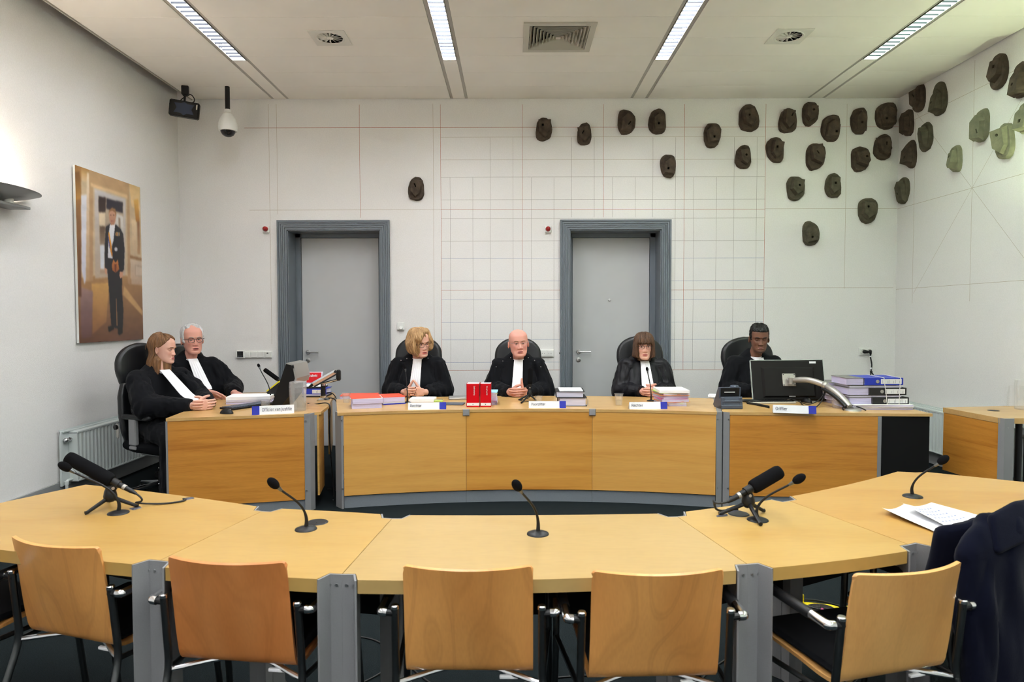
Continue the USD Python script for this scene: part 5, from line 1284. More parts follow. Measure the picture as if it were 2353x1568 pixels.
judge(1.285, 6.58, label=LB + 'with brown bob, fringe and dark glasses', zs=1.025, sw=.170, rw=.95, elbow=((-.222, -.05, .775), (.222, -.05, .775)),
      head=(-.010, -.09, 1.212), yaw=-.06, hs=1.05, wrist=((-.070, -.33, .800), (.085, -.33, .796)), hands=((*clR, CLASP, TH_OVER), (*clL, CLASP, TH_OVER)),
      nose=.85, jaw=.95, hair=hair_bob, glasses=('dark', .046, .031, .0016), handcol=(216, 162, 146), jabot=(1.078, .810, .041, .058, -.004, -.006), robe='robe_satin', seed=21, buttons=())
mat('hair_black', lin((18, 15, 14)), rough=.7)
judge(2.335, 6.50, label=LB + 'with short black hair, behind the monitor', zs=1.055, sw=.190, rw=1.0,
      head=(.022, -.09, 1.290), yaw=-.16, pitch=.14, hs=1.06, wrist=((-.12, -.36, .815), (.15, -.36, .815)), elbow=((-.265, -.06, .79), (.27, -.06, .80)),
      hands=(((.6, -.8, -.1), (0, -.1, -1), (.8, .6, 0), SOFT, TH_FLAT), ((-.6, -.8, -.1), (0, -.1, -1), (-.8, .6, 0), SOFT, TH_FLAT)),
      hair=hair_short_black, brow_mat='hair_black', skin=(122, 84, 66), blush=(112, 70, 54), lips=(150, 104, 96), lidcol=(104, 68, 54), eyes=.0, nose=1.12, stubble=.55, jabot=(1.108, .86, .042, .050, .02, .015), seed=31)
# the two prosecutors, turned towards the room
judge(-2.915, 5.640, rz=.98, label=LB + 'with long brown hair, seen in profile', zs=1.000, sw=.185, lean=.075,
      head=(.030, .060, 1.232), yaw=.55, pitch=.06, hs=.98, wrist=((-.03, -.470, .795), (.105, -.450, .795)), elbow=((-.23, -.15, .775), (.26, -.10, .785)),
      hands=((*clR, CLASP, TH_OVER), (*clL, CLASP, TH_OVER)), hair=hair_long, eyes=.0075, gaze=.1, lips=(190, 104, 100), jabot=(1.062, .800, .042, .056, .005, .010), seed=41, pleats=7, brow_mat='hair_fair', handcol=(222, 172, 154), cuff=.045)
judge(-3.01, 6.340, rz=.72, label=LB + 'with white hair and dark glasses', zs=1.050, sw=.195, lean=.065, rw=1.0,
      head=(.010, .030, 1.290), yaw=-.02, roll=-.05, hs=1.12, wrist=((-.02, -.38, .830), (.26, -.36, .800)), elbow=((-.27, -.14, .79), (.34, -.06, .82)),
      hands=(((.75, -.55, -.25), (.35, .1, -.9), (.35, -.75, .45), SOFT, TH_OVER), ((.10, -1, -.10), (0, .05, -1), (-1, -.1, .1), [(.1, .05, .05)] * 4, TH_FLAT)),
      hair=hair_white, brow_mat='hair_grey', glasses=('dark', .047, .032, .0018), eyes=.007, mouth=.0045, age=.4, jaw=1.05, skin=(220, 160, 142), blush=(206, 118, 106), lips=(172, 98, 92), handcol=(212, 156, 140), jabot=(1.112, .850, .042, .058, .0, .0), seed=51, pleats=15)

# ---------------------------------------------------------------- swivel chairs
def pillow(rows, r, seg=14):
    """A padded slab: rows of (half width, y, z), hulled row by row."""
    ms = []
    for (w0, y0, z0), (w1, y1, z1) in zip(rows[:-1], rows[1:]):
        ms.append(m3.Manifold.batch_hull([m3.Manifold.sphere(r, seg).translate((s * w * f, y - b, z)) for w, y, z in ((w0, y0, z0), (w1, y1, z1)) for s in (-1, 1) for f, b in ((1, .035), (.5, .004))]))
    t = smoothed(ms, .022, 6); return t
def swivel_chair(x, y, rz, label, dz=0.0, w=.225):
    t = Thing('swivel_chair', label, 'office chair', (x, y, 0), rz)
    hr = t.part('headrest', pillow([((w - .02) * math.sqrt(max(.02, 1 - max(0, (k - .45) / .55) ** 2.2)) * (1 - .10 * max(0, .3 - k) / .3), .272 + .04 * k, .985 + dz + .285 * k) for k in (0, .15, .3, .45, .6, .72, .82, .9, .96, 1.0)], .034), 'black_leather', smooth=60)
    t.part('headrest_joint', [cyl(.018, (-.05, .275, .955 + dz * .5), (.05, .275, .955 + dz * .5), 14), cyl(.014, (0, .275, .90), (0, .28, 1.0 + dz), 12), ball((-.10, .27, .952), (.035, .02, .018)), ball((.10, .27, .952), (.035, .02, .018))], 'silver_plastic', under=hr)
    bk = t.part('backrest', pillow([(.19, .255, .93), (.215, .245, .85), (.225, .225, .70), (.215, .21, .56), (.18, .215, .48)], .034), 'black_leather', smooth=60)
    for s in (-1, 1):
        k = t.part('lumbar_plate', hull([*ball((s * .258, .215, .60), (.008, .022, .030)).vertices, *ball((s * .258, .21, .53), (.008, .018, .024)).vertices]), 'silver_plastic', under=bk)
        t.part('lumbar_knob', cyl(.020, (s * .262, .214, .60), (s * .280, .214, .60), 18), 'black_plastic', under=bk)
        t.part('arm_pad', pillow([(.0, -.17, .700), (.0, .10, .695)], .024).apply_scale((1, 1, 1)).apply_translation((s * .270, 0, 0)), 'black_plastic', smooth=60)
        t.part('arm_support', [bx(s * .270 - .018, s * .270 + .018, -.06, .03, .47, .69, .008), bx(min(s * .16, s * .285), max(s * .16, s * .285), -.05, .03, .435, .465, .006)], 'post_grey')
    t.part('seat', pillow([(.20, -.22, .435), (.23, -.12, .445), (.23, .05, .445), (.20, .20, .45)], .042), 'black_fabric', smooth=60)
    t.part('mechanism', bx(-.10, .10, -.10, .16, .345, .40, .01), 'post_grey')
    t.part('column', [cyl(.026, (0, .02, .12), (0, .02, .35), 18), cyl(.034, (0, .02, .08), (0, .02, .20), 18)], 'black_plastic')
    for k in range(5):
        a = 2 * math.pi * k / 5 + .3; d = np.array([math.cos(a), math.sin(a), 0]); o = np.array([0, .02, 0])
        lg = t.part('base_leg', tube([o + d * .02 + (0, 0, .105), o + d * .28 + (0, 0, .078)], [.024, .015], 10), 'chrome')
        c = o + d * .285; q = np.array([-d[1], d[0], 0])
        t.part('caster', [tube([c + q * .008 + (0, 0, .028), c + q * .026 + (0, 0, .028)], .028, 14), tube([c - q * .026 + (0, 0, .028), c - q * .008 + (0, 0, .028)], .028, 14), cyl(.007, c + (0, 0, .028), c + (0, 0, .075), 8)], 'black_plastic', under=lg)
swivel_chair(-.950, 6.62, 0, 'black leather swivel chair behind the blond judge', .0)
swivel_chair(.065, 6.62, 0, 'black leather swivel chair behind the bald middle judge', -.01)
swivel_chair(1.310, 6.62, 0, 'black leather swivel chair behind the judge with the brown bob', .0)
swivel_chair(2.380, 6.55, 0, 'black leather swivel chair behind the clerk at the monitor', -.01, .25)
swivel_chair(-2.935, 5.640, 1.10, 'black swivel chair with tall headrest, its side in full view by the left radiator', -.02)
swivel_chair(-3.06, 6.400, .80, 'black swivel chair mostly hidden behind the white-haired prosecutor', -.06)
# ---------------------------------------------------------------- microphones
def gooseneck(base, z, head, dy, label, hr=.016, bent=.35, big=1.0):
    b = np.array(onz(*base, z)); h = np.array(ony(*head, b[1] + dy)) - b
    t = Thing('gooseneck_microphone', label, 'microphone', b)
    k = big
    t.part('base', lathe([(0, .012), (.012, .012), (.020, .010), (.030, .007), (.0375, .004), (.039, 0), (0, 0)], 32) if k == 1 else lathe([(0, .010), (.014, .010), (.034, .006), (.042, 0), (0, 0)], 28), 'black_plastic', smooth=50)
    n = np.array([0, 0, 1.0]); d = unit(h); e = h - d * .030
    mid = np.array([h[0] * .10, h[1] * .10, h[2] * bent])
    p = curve([(0, 0, .008), (0, 0, .05), mid + (0, 0, .01), mid * .45 + e * .55 + (0, 0, .008), e], 28)
    t.part('neck', [tube(p, np.r_[np.linspace(.0078, .0046, 8), np.full(20, .0042)], 10)], 'black_plastic', smooth=60)
    ax = unit(p[-1] - p[-3]); u = unit(np.cross(ax, [0, 1, .1])); w = np.cross(u, ax)
    t.part('capsule', tube([e - ax * .022, e - ax * .004, e + ax * .004], [.0050, .0075, .0075], 14), 'tube_steel')
    t.part('windscreen', frame(mv(ball((0, 0, 0), (hr, hr, hr * 1.65), 3)), e + ax * .020, u, w, ax), 'black_foam', smooth=60)
    return t
gooseneck((272, 1180), TH, (146, 1067), -.06, 'gooseneck microphone at the left end of the front table, behind the tripod microphone')
gooseneck((703, 1217), TH, (627, 1104), -.08, 'gooseneck microphone beside the round cable cap on the front table')
gooseneck((1236, 1228), TH, (1187, 1109), -.10, 'gooseneck microphone at the middle of the front table')
gooseneck((1741, 1196), TH, (1838, 1094), -.06, 'gooseneck microphone beside the right tripod microphone on the front table')
gooseneck((2097, 1142), TH, (2168, 1051), -.06, 'gooseneck microphone at the right end of the front table, above the loose papers')
gooseneck((936, 926), DH, (931, 841), .03, 'gooseneck microphone before the blond judge', hr=.012)
gooseneck((1496, 922), DH, (1487, 846), .03, 'gooseneck microphone before the judge with the brown bob', hr=.012)
gooseneck((622, 925), DH, (594, 838), .12, 'gooseneck microphone before the two prosecutors', hr=.012)
def tripod_mic(foot, z, tail, tip, label, dy=(0, 0), foam=.030, body=.011, legs=None, plane=None, fl=.62):
    """foot: pixel under the stand's column; tail and tip: pixels of the two ends of the microphone."""
    b = np.array(onz(*foot, z)); A, B = np.array(ony(*tail, b[1] + dy[0])) - b, np.array(ony(*tip, b[1] + dy[1])) - b
    t = Thing('tripod_microphone', label, 'microphone', b)
    ax = unit(B - A); Lm = np.linalg.norm(B - A); f0 = A + ax * Lm * (1 - fl)
    fm = t.part('windscreen', tube([f0 - ax * .0, f0 + ax * .006, f0 + ax * .02, B - ax * .015, B - ax * .004, B], [foam * .75, foam * .93, foam, foam, foam * .85, foam * .5], 24), 'black_foam', smooth=60)
    t.part('barrel', tube([A + ax * .03, f0 + ax * .03], [body, body * 1.1], 16), 'black_plastic')
    t.part('ring', tube([A + ax * .022, A + ax * .034], body * 1.05, 16), 'silver_plastic')
    t.part('plug', tube([A - ax * .025, A, A + ax * .022], [body * .5, body * .85, body * .9], 14), 'black_plastic')
    c = A + ax * Lm * (1 - fl) * .86; c2 = c - np.array([0, 0, .012])
    t.part('clamp', [tube([c - ax * .018, c + ax * .018], body * 1.45, 16), hull([*ball(c2, (.012, .012, .014)).vertices, *ball((0, 0, c2[2] - .035), (.011, .011, .012)).vertices])], 'black_plastic')
    t.part('clamp_screw', tube([c2 + (0, -.012, -.008), c2 + (0, -.017, -.008)], .006, 12), 'silver_plastic')
    t.part('column', [cyl(.0125, (0, 0, .055), (0, 0, max(.07, c2[2] - .03)), 16), lathe([(0, .030), (.014, .030), (.022, .038), (.025, .052), (.021, .072), (.0135, .090), (0, .090)], 24)], 'black_plastic', smooth=50)
    for q in legs:
        e = np.array(onz(*q, z)) - b; e[2] = .0075
        t.part('leg', tube([(e[0] * .10, e[1] * .10, .045), e * .93 + (0, 0, .001), e], [.0085, .0065, .0075], 10), 'black_plastic')
    return t, b, A - ax * .025
t, b, pa = tripod_mic((254, 1170), TH, (300, 1128), (153, 1050), 'large foam microphone on a table tripod at the left end of the front table', legs=[(196, 1184), (318, 1167), (252, 1153)], foam=.026, body=.0105, fl=.72, dy=(.0, .0))
q = np.array(onz(421, 1149, TH)) - b
t.part('cable', tube(curve([pa, pa + (.02, .0, -.03), (.09, .02, .02), (.15, .05, .006), (.24, .12, .005), q + (0, 0, .004)], 40), .0038, 8), 'cable')
t, b, pa = tripod_mic((1719, 1184), TH, (1684, 1147), (1795, 1082), 'large foam microphone on a table tripod right of the middle of the front table', legs=[(1652, 1185), (1748, 1210), (1756, 1178)], foam=.027, body=.0115, fl=.62, dy=(-.02, .03))
t.part('cable', tube(curve([pa, pa + (-.05, 0, .0), (-.125, .02, .045), (-.11, .04, .012), (-.06, .05, .005), (-.02, .06, .004)], 36), .0042, 8), 'cable')
t.part('maker_label', cbox((0, 0, 0), (.001, .001, .001)), 'label_white') if False else None
t, b, pa = tripod_mic((1217, 919), DH, (1216.5, 905), (1219.5, 846), 'foam microphone standing upright on a small tripod before the middle judge', legs=[(1192, 921), (1198, 928), (1232, 922)], foam=.022, body=.011, fl=.62, dy=(0, .01))
t.part('cable', tube(curve([pa, (-.01, -.03, .02), (-.08, -.06, .005), (-.07, -.12, .004), (-.01, -.15, .004)], 24), .0035, 8), 'cable')
t, b, pa = tripod_mic((640, 905), DH, (652, 882), (607, 849), 'foam microphone on a tripod between the prosecutors and their monitor', legs=[(625, 910), (655, 912), (645, 898)], foam=.021, body=.011, fl=.72, dy=(0, 0))

# tape, cable caps, socket plates on the front table
def tape(pts, label, z, mat_='black_plastic', name='cable_tape', h=.0035):
    P = np.array([onz(*p, z) for p in pts]); c = P.mean(0)
    m = hull(np.vstack([P, P * .7 + c * .3 + (0, 0, h)])); return solo(name, label, 'tape', m, mat_, loc=c)
mat('tape_shiny', lin((70, 70, 82)), rough=.25, bump=.5, bscale=120, bdist=.004)
tape([(418, 1147), (424, 1151), (447, 1146), (444, 1143)], 'crinkled dark tape holding the left microphone cable at the table edge', TH, 'tape_shiny')
tape([(296, 1170), (306, 1173), (326, 1168), (322, 1164)], 'dark tape on the foot of the left tripod microphone', TH, 'tape_shiny')
tape([(1645, 1186), (1648, 1189), (1672, 1187), (1672, 1182)], 'dark tape on the left foot of the right tripod microphone', TH, 'tape_shiny')
tape([(1660, 1176), (1680, 1181), (1708, 1176), (1672, 1168)], 'crinkled dark tape over the cable of the right tripod microphone', TH, 'tape_shiny')
c = onz(729, 1201, TH)
t = Thing('desk_grommet', 'round black cable cap in the front table, right of a gooseneck microphone', 'grommet', c)
t.part('lid', lathe([(0, .003), (.036, .003), (.040, 0), (0, 0)], 32), 'black_plastic'); t.part('slot', cbox((-.014, -.012, .0032), (.030, .012, .001)), 'dark_gap')
c = onz(1700, 1184, TH)
t = Thing('desk_grommet', 'round black cable cap under the right tripod microphone', 'grommet', c + np.array([0, .012, 0])); t.part('lid', lathe([(0, .003), (.036, .003), (.040, 0), (0, 0)], 32), 'black_plastic')

# ---------------------------------------------------------------- name plates
def nameplate(a, b, h, text, blue_left, label, tw=.55):
    """a, b: pixels of the lower corners of its face; the plate is a folded card."""
    A_, B_ = np.array(onz(*a, DH)), np.array(onz(*b, DH)); x = unit(B_ - A_); w = np.linalg.norm(B_ - A_); y = np.cross([0, 0, 1.0], x)
    t = Thing('name_plate', label, 'name plate', A_, math.atan2(x[1], x[0]))
    rec = .012
    def slab(x0, x1, off=0.0): return hull([(xx, yy + o * e, zz) for xx in (x0, x1) for yy, zz in ((0, 0), (rec, h)) for o in (1,) for e in (off, off + .003)])
    bw = w * .175; x0, x1 = (bw, w) if blue_left else (0, w - bw)
    t.part('card', [slab(x0, x1), hull([(xx, yy, zz) for xx in (x0, x1) for yy, zz in ((rec, h), (rec + .003, h), (.055, 0), (.058, 0))])], 'paper', smooth=False)
    t.part('blue_end', [slab(0, bw, -.0008) if blue_left else slab(w - bw, w, -.0008), hull([(xx, yy, zz) for xx in ((0, bw) if blue_left else (w - bw, w)) for yy, zz in ((rec, h), (rec + .003, h), (.055, 0), (.058, 0))])], 'blue', smooth=False)
    tm = meshkit.text_mesh(text, h * .40, .0008); sx = tw * (w - bw) / tm.extents[0]; s_ = min(1.15, sx); tm.apply_scale((s_ if s_ < 1 else min(sx, 1.1), 1, 1))
    tx = x0 + .018 - tm.bounds[0][0]; ang = math.atan2(h, rec)
    tm = mv(tm, rx=ang); tm.apply_translation((tx, h * .36 * math.cos(ang) - .0012, h * .36))
    t.part('lettering', tm, 'plate_ink', smooth=False, kind='stuff')
nameplate((579, 954.5), (676, 950), .066, 'Officier van justitie', True, 'white name card with blue left end reading Officier van justitie', .86)
nameplate((937.5, 942), (1025, 941), .056, 'Rechter', False, 'white name card reading Rechter before the blond judge', .36)
nameplate((1215, 938), (1300.5, 938), .055, 'Voorzitter', False, 'white name card with blue end reading Voorzitter', .47)
nameplate((1446.5, 941), (1533.5, 940.5), .056, 'Rechter', False, 'white name card reading Rechter before the judge with the brown bob', .36)
nameplate((1776.5, 949), (1876, 952), .060, 'Griffier', False, 'white name card with blue end reading Griffier', .33)

# ---------------------------------------------------------------- glasses and jugs
def cup(px, py, h, r, label, z=DH, water=.45):
    c = np.array(onz(px, py, z)); t = Thing('plastic_cup', label, 'cup', c)
    r0 = r * .70
    t.part('wall', lathe([(0, 0), (r0, 0), (r0 + .002, .004), (r * .88, h * .62), (r * .90, h * .66), (r * .97, h - .004), (r + .002, h - .003), (r + .002, h), (r - .0005, h)], 28), 'clear', smooth=50)
    if water: t.part('water', lathe([(0, .006), (r0 - .003, .006), (r0 + (r * .86 - r0) * water - .002, h * water), (0, h * water)], 24), 'water')
cup(796, 926, .088, .037, 'clear plastic water cup at the left end of the judges bench')
cup(1238, 926, .060, .034, 'low clear plastic cup behind the Voorzitter card', water=.4)
cup(1422, 932, .100, .036, 'tall clear plastic water cup before the right judge')
cup(610, 938, .066, .042, 'low clear cup behind the prosecutors name card', water=.35)
cup(1921, 938, .080, .036, 'clear plastic cup behind the monitor arm foot', water=0)
def jug(px, py, z, h, r, label, handle, water=.55):
    c = np.array(onz(px, py, z)); t = Thing('water_jug', label, 'jug', c)
    t.part('wall', lathe([(0, 0), (r * .90, 0), (r * .93, .006), (r * .97, h * .6), (r, h * .72), (r * .99, h * .73), (r * 1.0, h * .78)], 40), 'jug_plastic', smooth=50)
    t.part('lid', lathe([(0, h), (r * .4, h * .99), (r * .85, h * .97), (r * .97, h * .955), (r * 1.01, h * .785), (r * 1.0, h * .78)], 40), 'jug_plastic', smooth=50)
    if water: t.part('water', lathe([(0, .009), (r * .86, .009), (r * .90, h * water), (0, h * water)], 36), 'water')
    if handle: t.part('handle', tube(bend([(r * .85, -.01, h * .70), (r * 1.0, -.035, h * .66), (r * 1.0, -.035, h * .30), (r * .85, -.01, h * .24)], .03, 6), .010, 10), 'jug_plastic')
jug(685, 944, DH, .240, .067, 'clear plastic water jug with lid on the prosecutors desk', True)
jug(2350, 941, DH, .245, .058, 'tall clear plastic jug on the side table at the right edge', False, 0)
c = np.array(onz(2326, 934, DH)); t = Thing('cup_stack', 'stack of upturned clear plastic cups on the right side table', 'cups', c)
for k in range(6): t.part('cup', mv(lathe([(.0385, 0), (.0395, .002), (.0375, .0155)] if k < 5 else [(.0385, 0), (.0395, .002), (.032, .060), (.028, .090), (0, .091)], 26), loc=(0, 0, k * .016)), 'clear', smooth=50)
# ---------------------------------------------------------------- books, papers and machines on the desks
def footbox(x0, y0, x1, y1, depth, z=DH, b=0.0, rz=0.0):
    """A box standing on a top: front face between two pixels, its foot on the top at height z."""
    c = onz((x0 + x1) / 2, y1, z); A_, B_ = ony(x0, y1, c[1]), ony(x1, y0, c[1])
    return A_[0], B_[0], c[1], c[1] + depth, z, B_[2]
# two red law books
def law_book(x0, x1, lab, text, lean):
    X0, X1, Y0, Y1, Z0, Z1 = footbox(x0, 882, x1, 936, .15); w = X1 - X0
    t = Thing('law_book', lab, 'book', ((X0 + X1) / 2, Y0, Z0)); hh = Z1 - Z0; h = w / 2
    t.part('cover', [bx(-h, h, 0, .004, 0, hh, .0015), bx(-h, -h + .003, 0, .148, 0, hh), bx(h - .003, h, 0, .148, 0, hh)], 'book_red')
    t.part('pages', bx(-h + .0035, h - .0035, .0045, .142, .003, hh - .004), 'paper_edges', smooth=False)
    bd = t.part('white_band', bx(-h + .004, h - .001, -.0012, .001, .012, .036), 'label_white')
    t.part('band_mark', mv(lathe([(0, .0006), (.0035, .0006), (.0035, 0), (0, 0)], 12), rx=math.pi / 2, loc=(0, -.0012, .024)), 'ink', under=bd)
    tm = meshkit.text_mesh(text, .012, .0008); k = min(1, .075 / tm.extents[0]); tm.apply_scale((k, 1, 1))
    tm = mv(tm, rz=-math.pi / 2); tm = mv(tm, rx=math.pi / 2); tm.apply_translation((.006, -.0008, hh * .90)); t.part('lettering', tm, 'label_white', smooth=False, kind='stuff')
law_book(1072, 1101.5, 'thick red law book standing on the bench, the left one of a pair', 'Strafvordering', 0)
law_book(1103.5, 1128, 'red law book standing on the bench, the right, thinner one of a pair', 'Strafrecht', 0)
# stacks of paper
def paper_stack(name, label, cat, x0, y0, x1, y1, depth, layers, z=DH, rz=0.0, seed=0, tabs=(), mess=.03):
    """layers: (share of the height, material, overhang); the front face is given by pixels."""
    X0, X1, Y0, Y1, Z0, Z1 = footbox(x0, y0, x1, y1, depth, z); rg = np.random.default_rng(seed)
    t = Thing(name, label, cat, ((X0 + X1) / 2, Y0 + depth / 2, Z0), rz); w, hh = X1 - X0, Z1 - Z0; zz = 0.0; tot = sum(l[0] for l in layers)
    for sh_, m, ov in layers:
        h = hh * sh_ / tot; dx, dy = rg.uniform(-.006, .006), rg.uniform(-.006, .006)
        nm = {'folder_red': 'folder', 'orange_paper': 'divider', 'lime': 'divider', 'pink': 'divider', 'cyan_paper': 'sheet'}.get(m, 'sheets')
        t.part(nm, mv(bx(-w / 2 - ov, w / 2 + ov, -depth / 2 - ov, depth / 2 + ov, zz + .0002, zz + h - .0002), loc=(dx, dy, 0), rz=rg.uniform(-mess, mess)), m, smooth=False); zz += h
    for u, v, m in tabs:
        t.part('index_tab', bx(w * u - .012, w * u + .012, -depth / 2 - .014, -depth / 2 + .002, hh * v, hh * v + .0012), m)
    return t
paper_stack('document_stack', 'thick pile of lilac-edged papers with a red cover sheet, front left on the bench', 'papers', 801, 915, 868, 939.5, .22, [(8, 'paper_lilac', 0), (8, 'paper_lilac', .002), (.6, 'paper', .003), (.8, 'folder_red', .003)], rz=.30, seed=1)
paper_stack('document_stack', 'red-covered papers with a blue folder beneath, left of the blond judge microphone', 'papers', 868, 912, 918, 930, .24, [(1.2, 'blue', .003), (2, 'paper', 0), (5, 'paper_lilac', 0), (.8, 'folder_red', .003)], rz=.42, seed=2)
paper_stack('document_stack', 'flat red folder of papers at the far left end of the bench, behind the cup', 'papers', 780, 909, 862, 917, .20, [(5, 'paper_lilac', 0), (1.2, 'folder_red', .004)], rz=.12, seed=3)
a, b_ = np.array(onz(826, 913, DH + .06)), np.array(onz(860, 908, DH + .06))
solo('pen', 'dark pen lying on the red folders at the left of the bench', 'pen', tube([a, a + (b_ - a) * .85, b_], [.0045, .0045, .0015], 10), 'black_plastic')
paper_stack('notepad', 'white notepad under the blond judge hands', 'notepad', 941, 918, 998, 926, .20, [(1, 'card_beige', 0), (3, 'paper', 0)], seed=4)
c = np.array(onz(1008, 925, DH)); t = Thing('sticky_notes', 'lime green block of sticky notes beside the blond judge notepad', 'sticky notes', c)
t.part('block', [bx(-.038, .038, -.03, .03, 0, .018, .004)], 'lime'); t.part('wrapper', hull([*bx(-.03, .03, -.032, -.02, .002, .030, .002).vertices, *bx(-.02, .034, .0, .02, .016, .028).vertices]), 'clear', smooth=False)
X0, X1, Y0, Y1, Z0, Z1 = footbox(1030, 913, 1071, 921, .09); t = Thing('document_tray', 'flat grey plastic case on the bench left of the red books', 'case', ((X0 + X1) / 2, Y0 + .1, DH), .15)
t.part('body', bx(-.085, .085, -.06, .06, 0, .020, .004), 'silver_plastic'); t.part('lid', bx(-.08, .08, -.055, .055, .0202, .026, .003), 'binder_grey')
X0, X1, Y0, Y1, Z0, Z1 = footbox(1026, 926, 1064, 932, .1); solo('tablet', 'dark closed tablet lying by the Rechter card of the blond judge', 'tablet', mv(bx(-.085, .085, -.065, .065, 0, .010, .003), loc=((X0 + X1) / 2 - .01, Y0 + .07, DH), rz=-.10), 'phone_body')
paper_stack('document_stack', 'narrow pile of tagged papers with a pale blue top sheet behind the red books', 'papers', 1126, 902, 1141, 931, .22, [(5, 'paper_lilac', 0), (4, 'paper_lilac', .002), (5, 'paper_edges', 0), (.4, 'cyan_paper', .002)], seed=5, tabs=[(.45, .15, 'ink'), (.3, .3, 'pink'), (.5, .9, 'lime')])
# lever-arch binders
def binder(c, rz, L_, Wd, h, cover, label, spine='side', ring=True, lab=True, seed=0, name='ring_binder', group=None):
    """Lying flat: spine along -y, open edges along x and +y; c is the middle of its foot."""
    t = Thing(name, label, 'binder', c, rz, group=group); k = .003
    t.part('cover', [bx(-L_ / 2, L_ / 2, 0, Wd, 0, k), bx(-L_ / 2, L_ / 2, 0, Wd, h - k, h), bx(-L_ / 2, L_ / 2, 0, k, k, h - k)], cover, smooth=False)
    t.part('pages', bx(-L_ / 2 + .012, L_ / 2 - .010, .010, Wd - .008, k + .0005, h - k - .001), 'paper_edges', smooth=False)
    if lab: t.part('spine_label', bx(-L_ * .08, L_ * .46, -.0012, .0, h * .16, h * .84), 'label_white')
    if lab: t.part('label_print', [bx(L_ * u, L_ * u + .002, -.0016, -.001, h * .25, h * v) for u, v in ((-.05, .7), (.10, .6), (.13, .75), (.25, .6), (.30, .74), (.40, .6))], 'ink_grey', kind='stuff', smooth=False)
    if ring: t.part('finger_ring', [mv(trimesh.creation.torus(h * .21, h * .045, 24, 8), rx=math.pi / 2, loc=(-L_ * .165, -.001, h * .5)), mv(lathe([(0, .0006), (h * .17, .0006), (h * .17, 0), (0, 0)], 20), rx=math.pi / 2, loc=(-L_ * .165, -.0002, h * .5))], 'silver_plastic')
    return t
# the tied stack at the right end
B0 = np.array(onz(2042, 942, DH)); yb = B0[1]
def px_at(x): return float(ony(x, 940, yb)[0])
def pz_at(y): return float(ony(2040, y, yb)[2])
t = paper_stack('document_stack', 'loose papers and folders under the tied binders at the right end of the clerk desk', 'papers', 1962, 930, 2098, 942.5, .30, [(2, 'paper_lilac', .004), (1.5, 'paper', 0), (2, 'paper_edges', .006), (1, 'paper_lilac', 0), (1, 'paper', .004)], seed=8)
zb = [pz_at(931), pz_at(909), pz_at(886)]
hb = pz_at(914) - pz_at(931)
for k, (xa, xb, cv, lb) in enumerate(((2006, 2091, 'binder_black', 'black ring binder at the bottom of the tied stack'), (1999, 2085, 'binder_black', 'black ring binder in the middle of the tied stack'), (1987, 2077, 'blue_binder', 'blue ring binder on top of the tied stack'))):
    Xa, Xb = px_at(xa), px_at(xb); z0 = zb[k]
    binder(((Xa + Xb) / 2, yb + .012, z0 + .001), .03, Xb - Xa, .27, hb - .002, cv, lb, seed=k)
    # paper bundles packed between them, thick end to the left
    Xc = px_at(1955 - 4 * k)
    q = Thing('document_bundle', ['bundle of papers left of the bottom black binder', 'bundle of papers left of the middle black binder', 'bundle of papers left of the blue binder'][k], 'papers', (Xc, yb + .02, z0))
    q.part('sheets', bx(0, Xa - Xc - .004, 0, .25, .002, hb - .004), 'paper_lilac', smooth=False); q.part('cover', [bx(-.004, Xa - Xc - .004, -.004, .255, hb - .004, hb - .001)], 'binder_grey', smooth=False)
    if k < 2:
        z1 = z0 + hb; z2 = zb[k + 1]
        if z2 - z1 > .004:
            q = Thing('document_bundle', ['flat papers between the two black binders', 'flat papers between the middle black binder and the blue one'][k], 'papers', (px_at(1954), yb + .02, z1)); wq = px_at(2074) - px_at(1954)
            q.part('sheets', bx(0, wq, 0, .25, .001, z2 - z1 - .003), 'paper_edges', smooth=False); q.part('cover', bx(-.004, wq * .9, -.003, .252, z2 - z1 - .003, z2 - z1 - .0005), 'binder_black', smooth=False)
for k, (x0, x1) in enumerate(((2030, 2039), (2068, 2066))):
    pth = [(px_at(x0), yb - .001, pz_at(868) - .002), (px_at(x0 + (x1 - x0) * .3), yb + .002, pz_at(886)), (px_at(x0 + (x1 - x0) * .7), yb + .002, pz_at(909)), (px_at(x1), yb + .002, pz_at(931)), (px_at(x1 - 2), yb - .004, pz_at(939))]
    solo('rubber_band', ['white tie round the binder stack, the left one', 'white tie round the binder stack, the right one'][k], 'band', [tube(np.array(pth), .0028, 6), tube([pth[0], (pth[0][0], yb + .26, pth[0][2] + .004)], .0028, 6)], 'white_wire')
# the second, darker pile behind the monitor arm
t = Thing('document_pile', 'pile of folders and grey binders behind the tied stack, next to the monitor arm', 'papers', (float(ony(1903, 930, yb + .34)[0]), yb + .34, DH))
wq = float(ony(1962, 930, yb + .34)[0]) - float(ony(1903, 930, yb + .34)[0]); z = 0.0
for k, (h, m, ov) in enumerate(((.028, 'paper_lilac', .05), (.004, 'binder_black', .06), (.034, 'paper_lilac', .03), (.006, 'binder_grey', .02), (.030, 'paper_edges', .02), (.006, 'binder_black', .0), (.036, 'paper_lilac', .01), (.005, 'binder_black', -.01), (.030, 'paper_lilac', .0), (.003, 'binder_grey', .005))):
    t.part('sheets' if 'paper' in m else 'folder', mv(bx(ov, wq, 0, .28, z + .0005, z + h - .0005), rz=.02 * (-1) ** k), m, smooth=False); z += h
t.part('grey_spine', bx(wq, wq + .028, .02, .28, .01, z - .03), 'binder_grey', smooth=False)
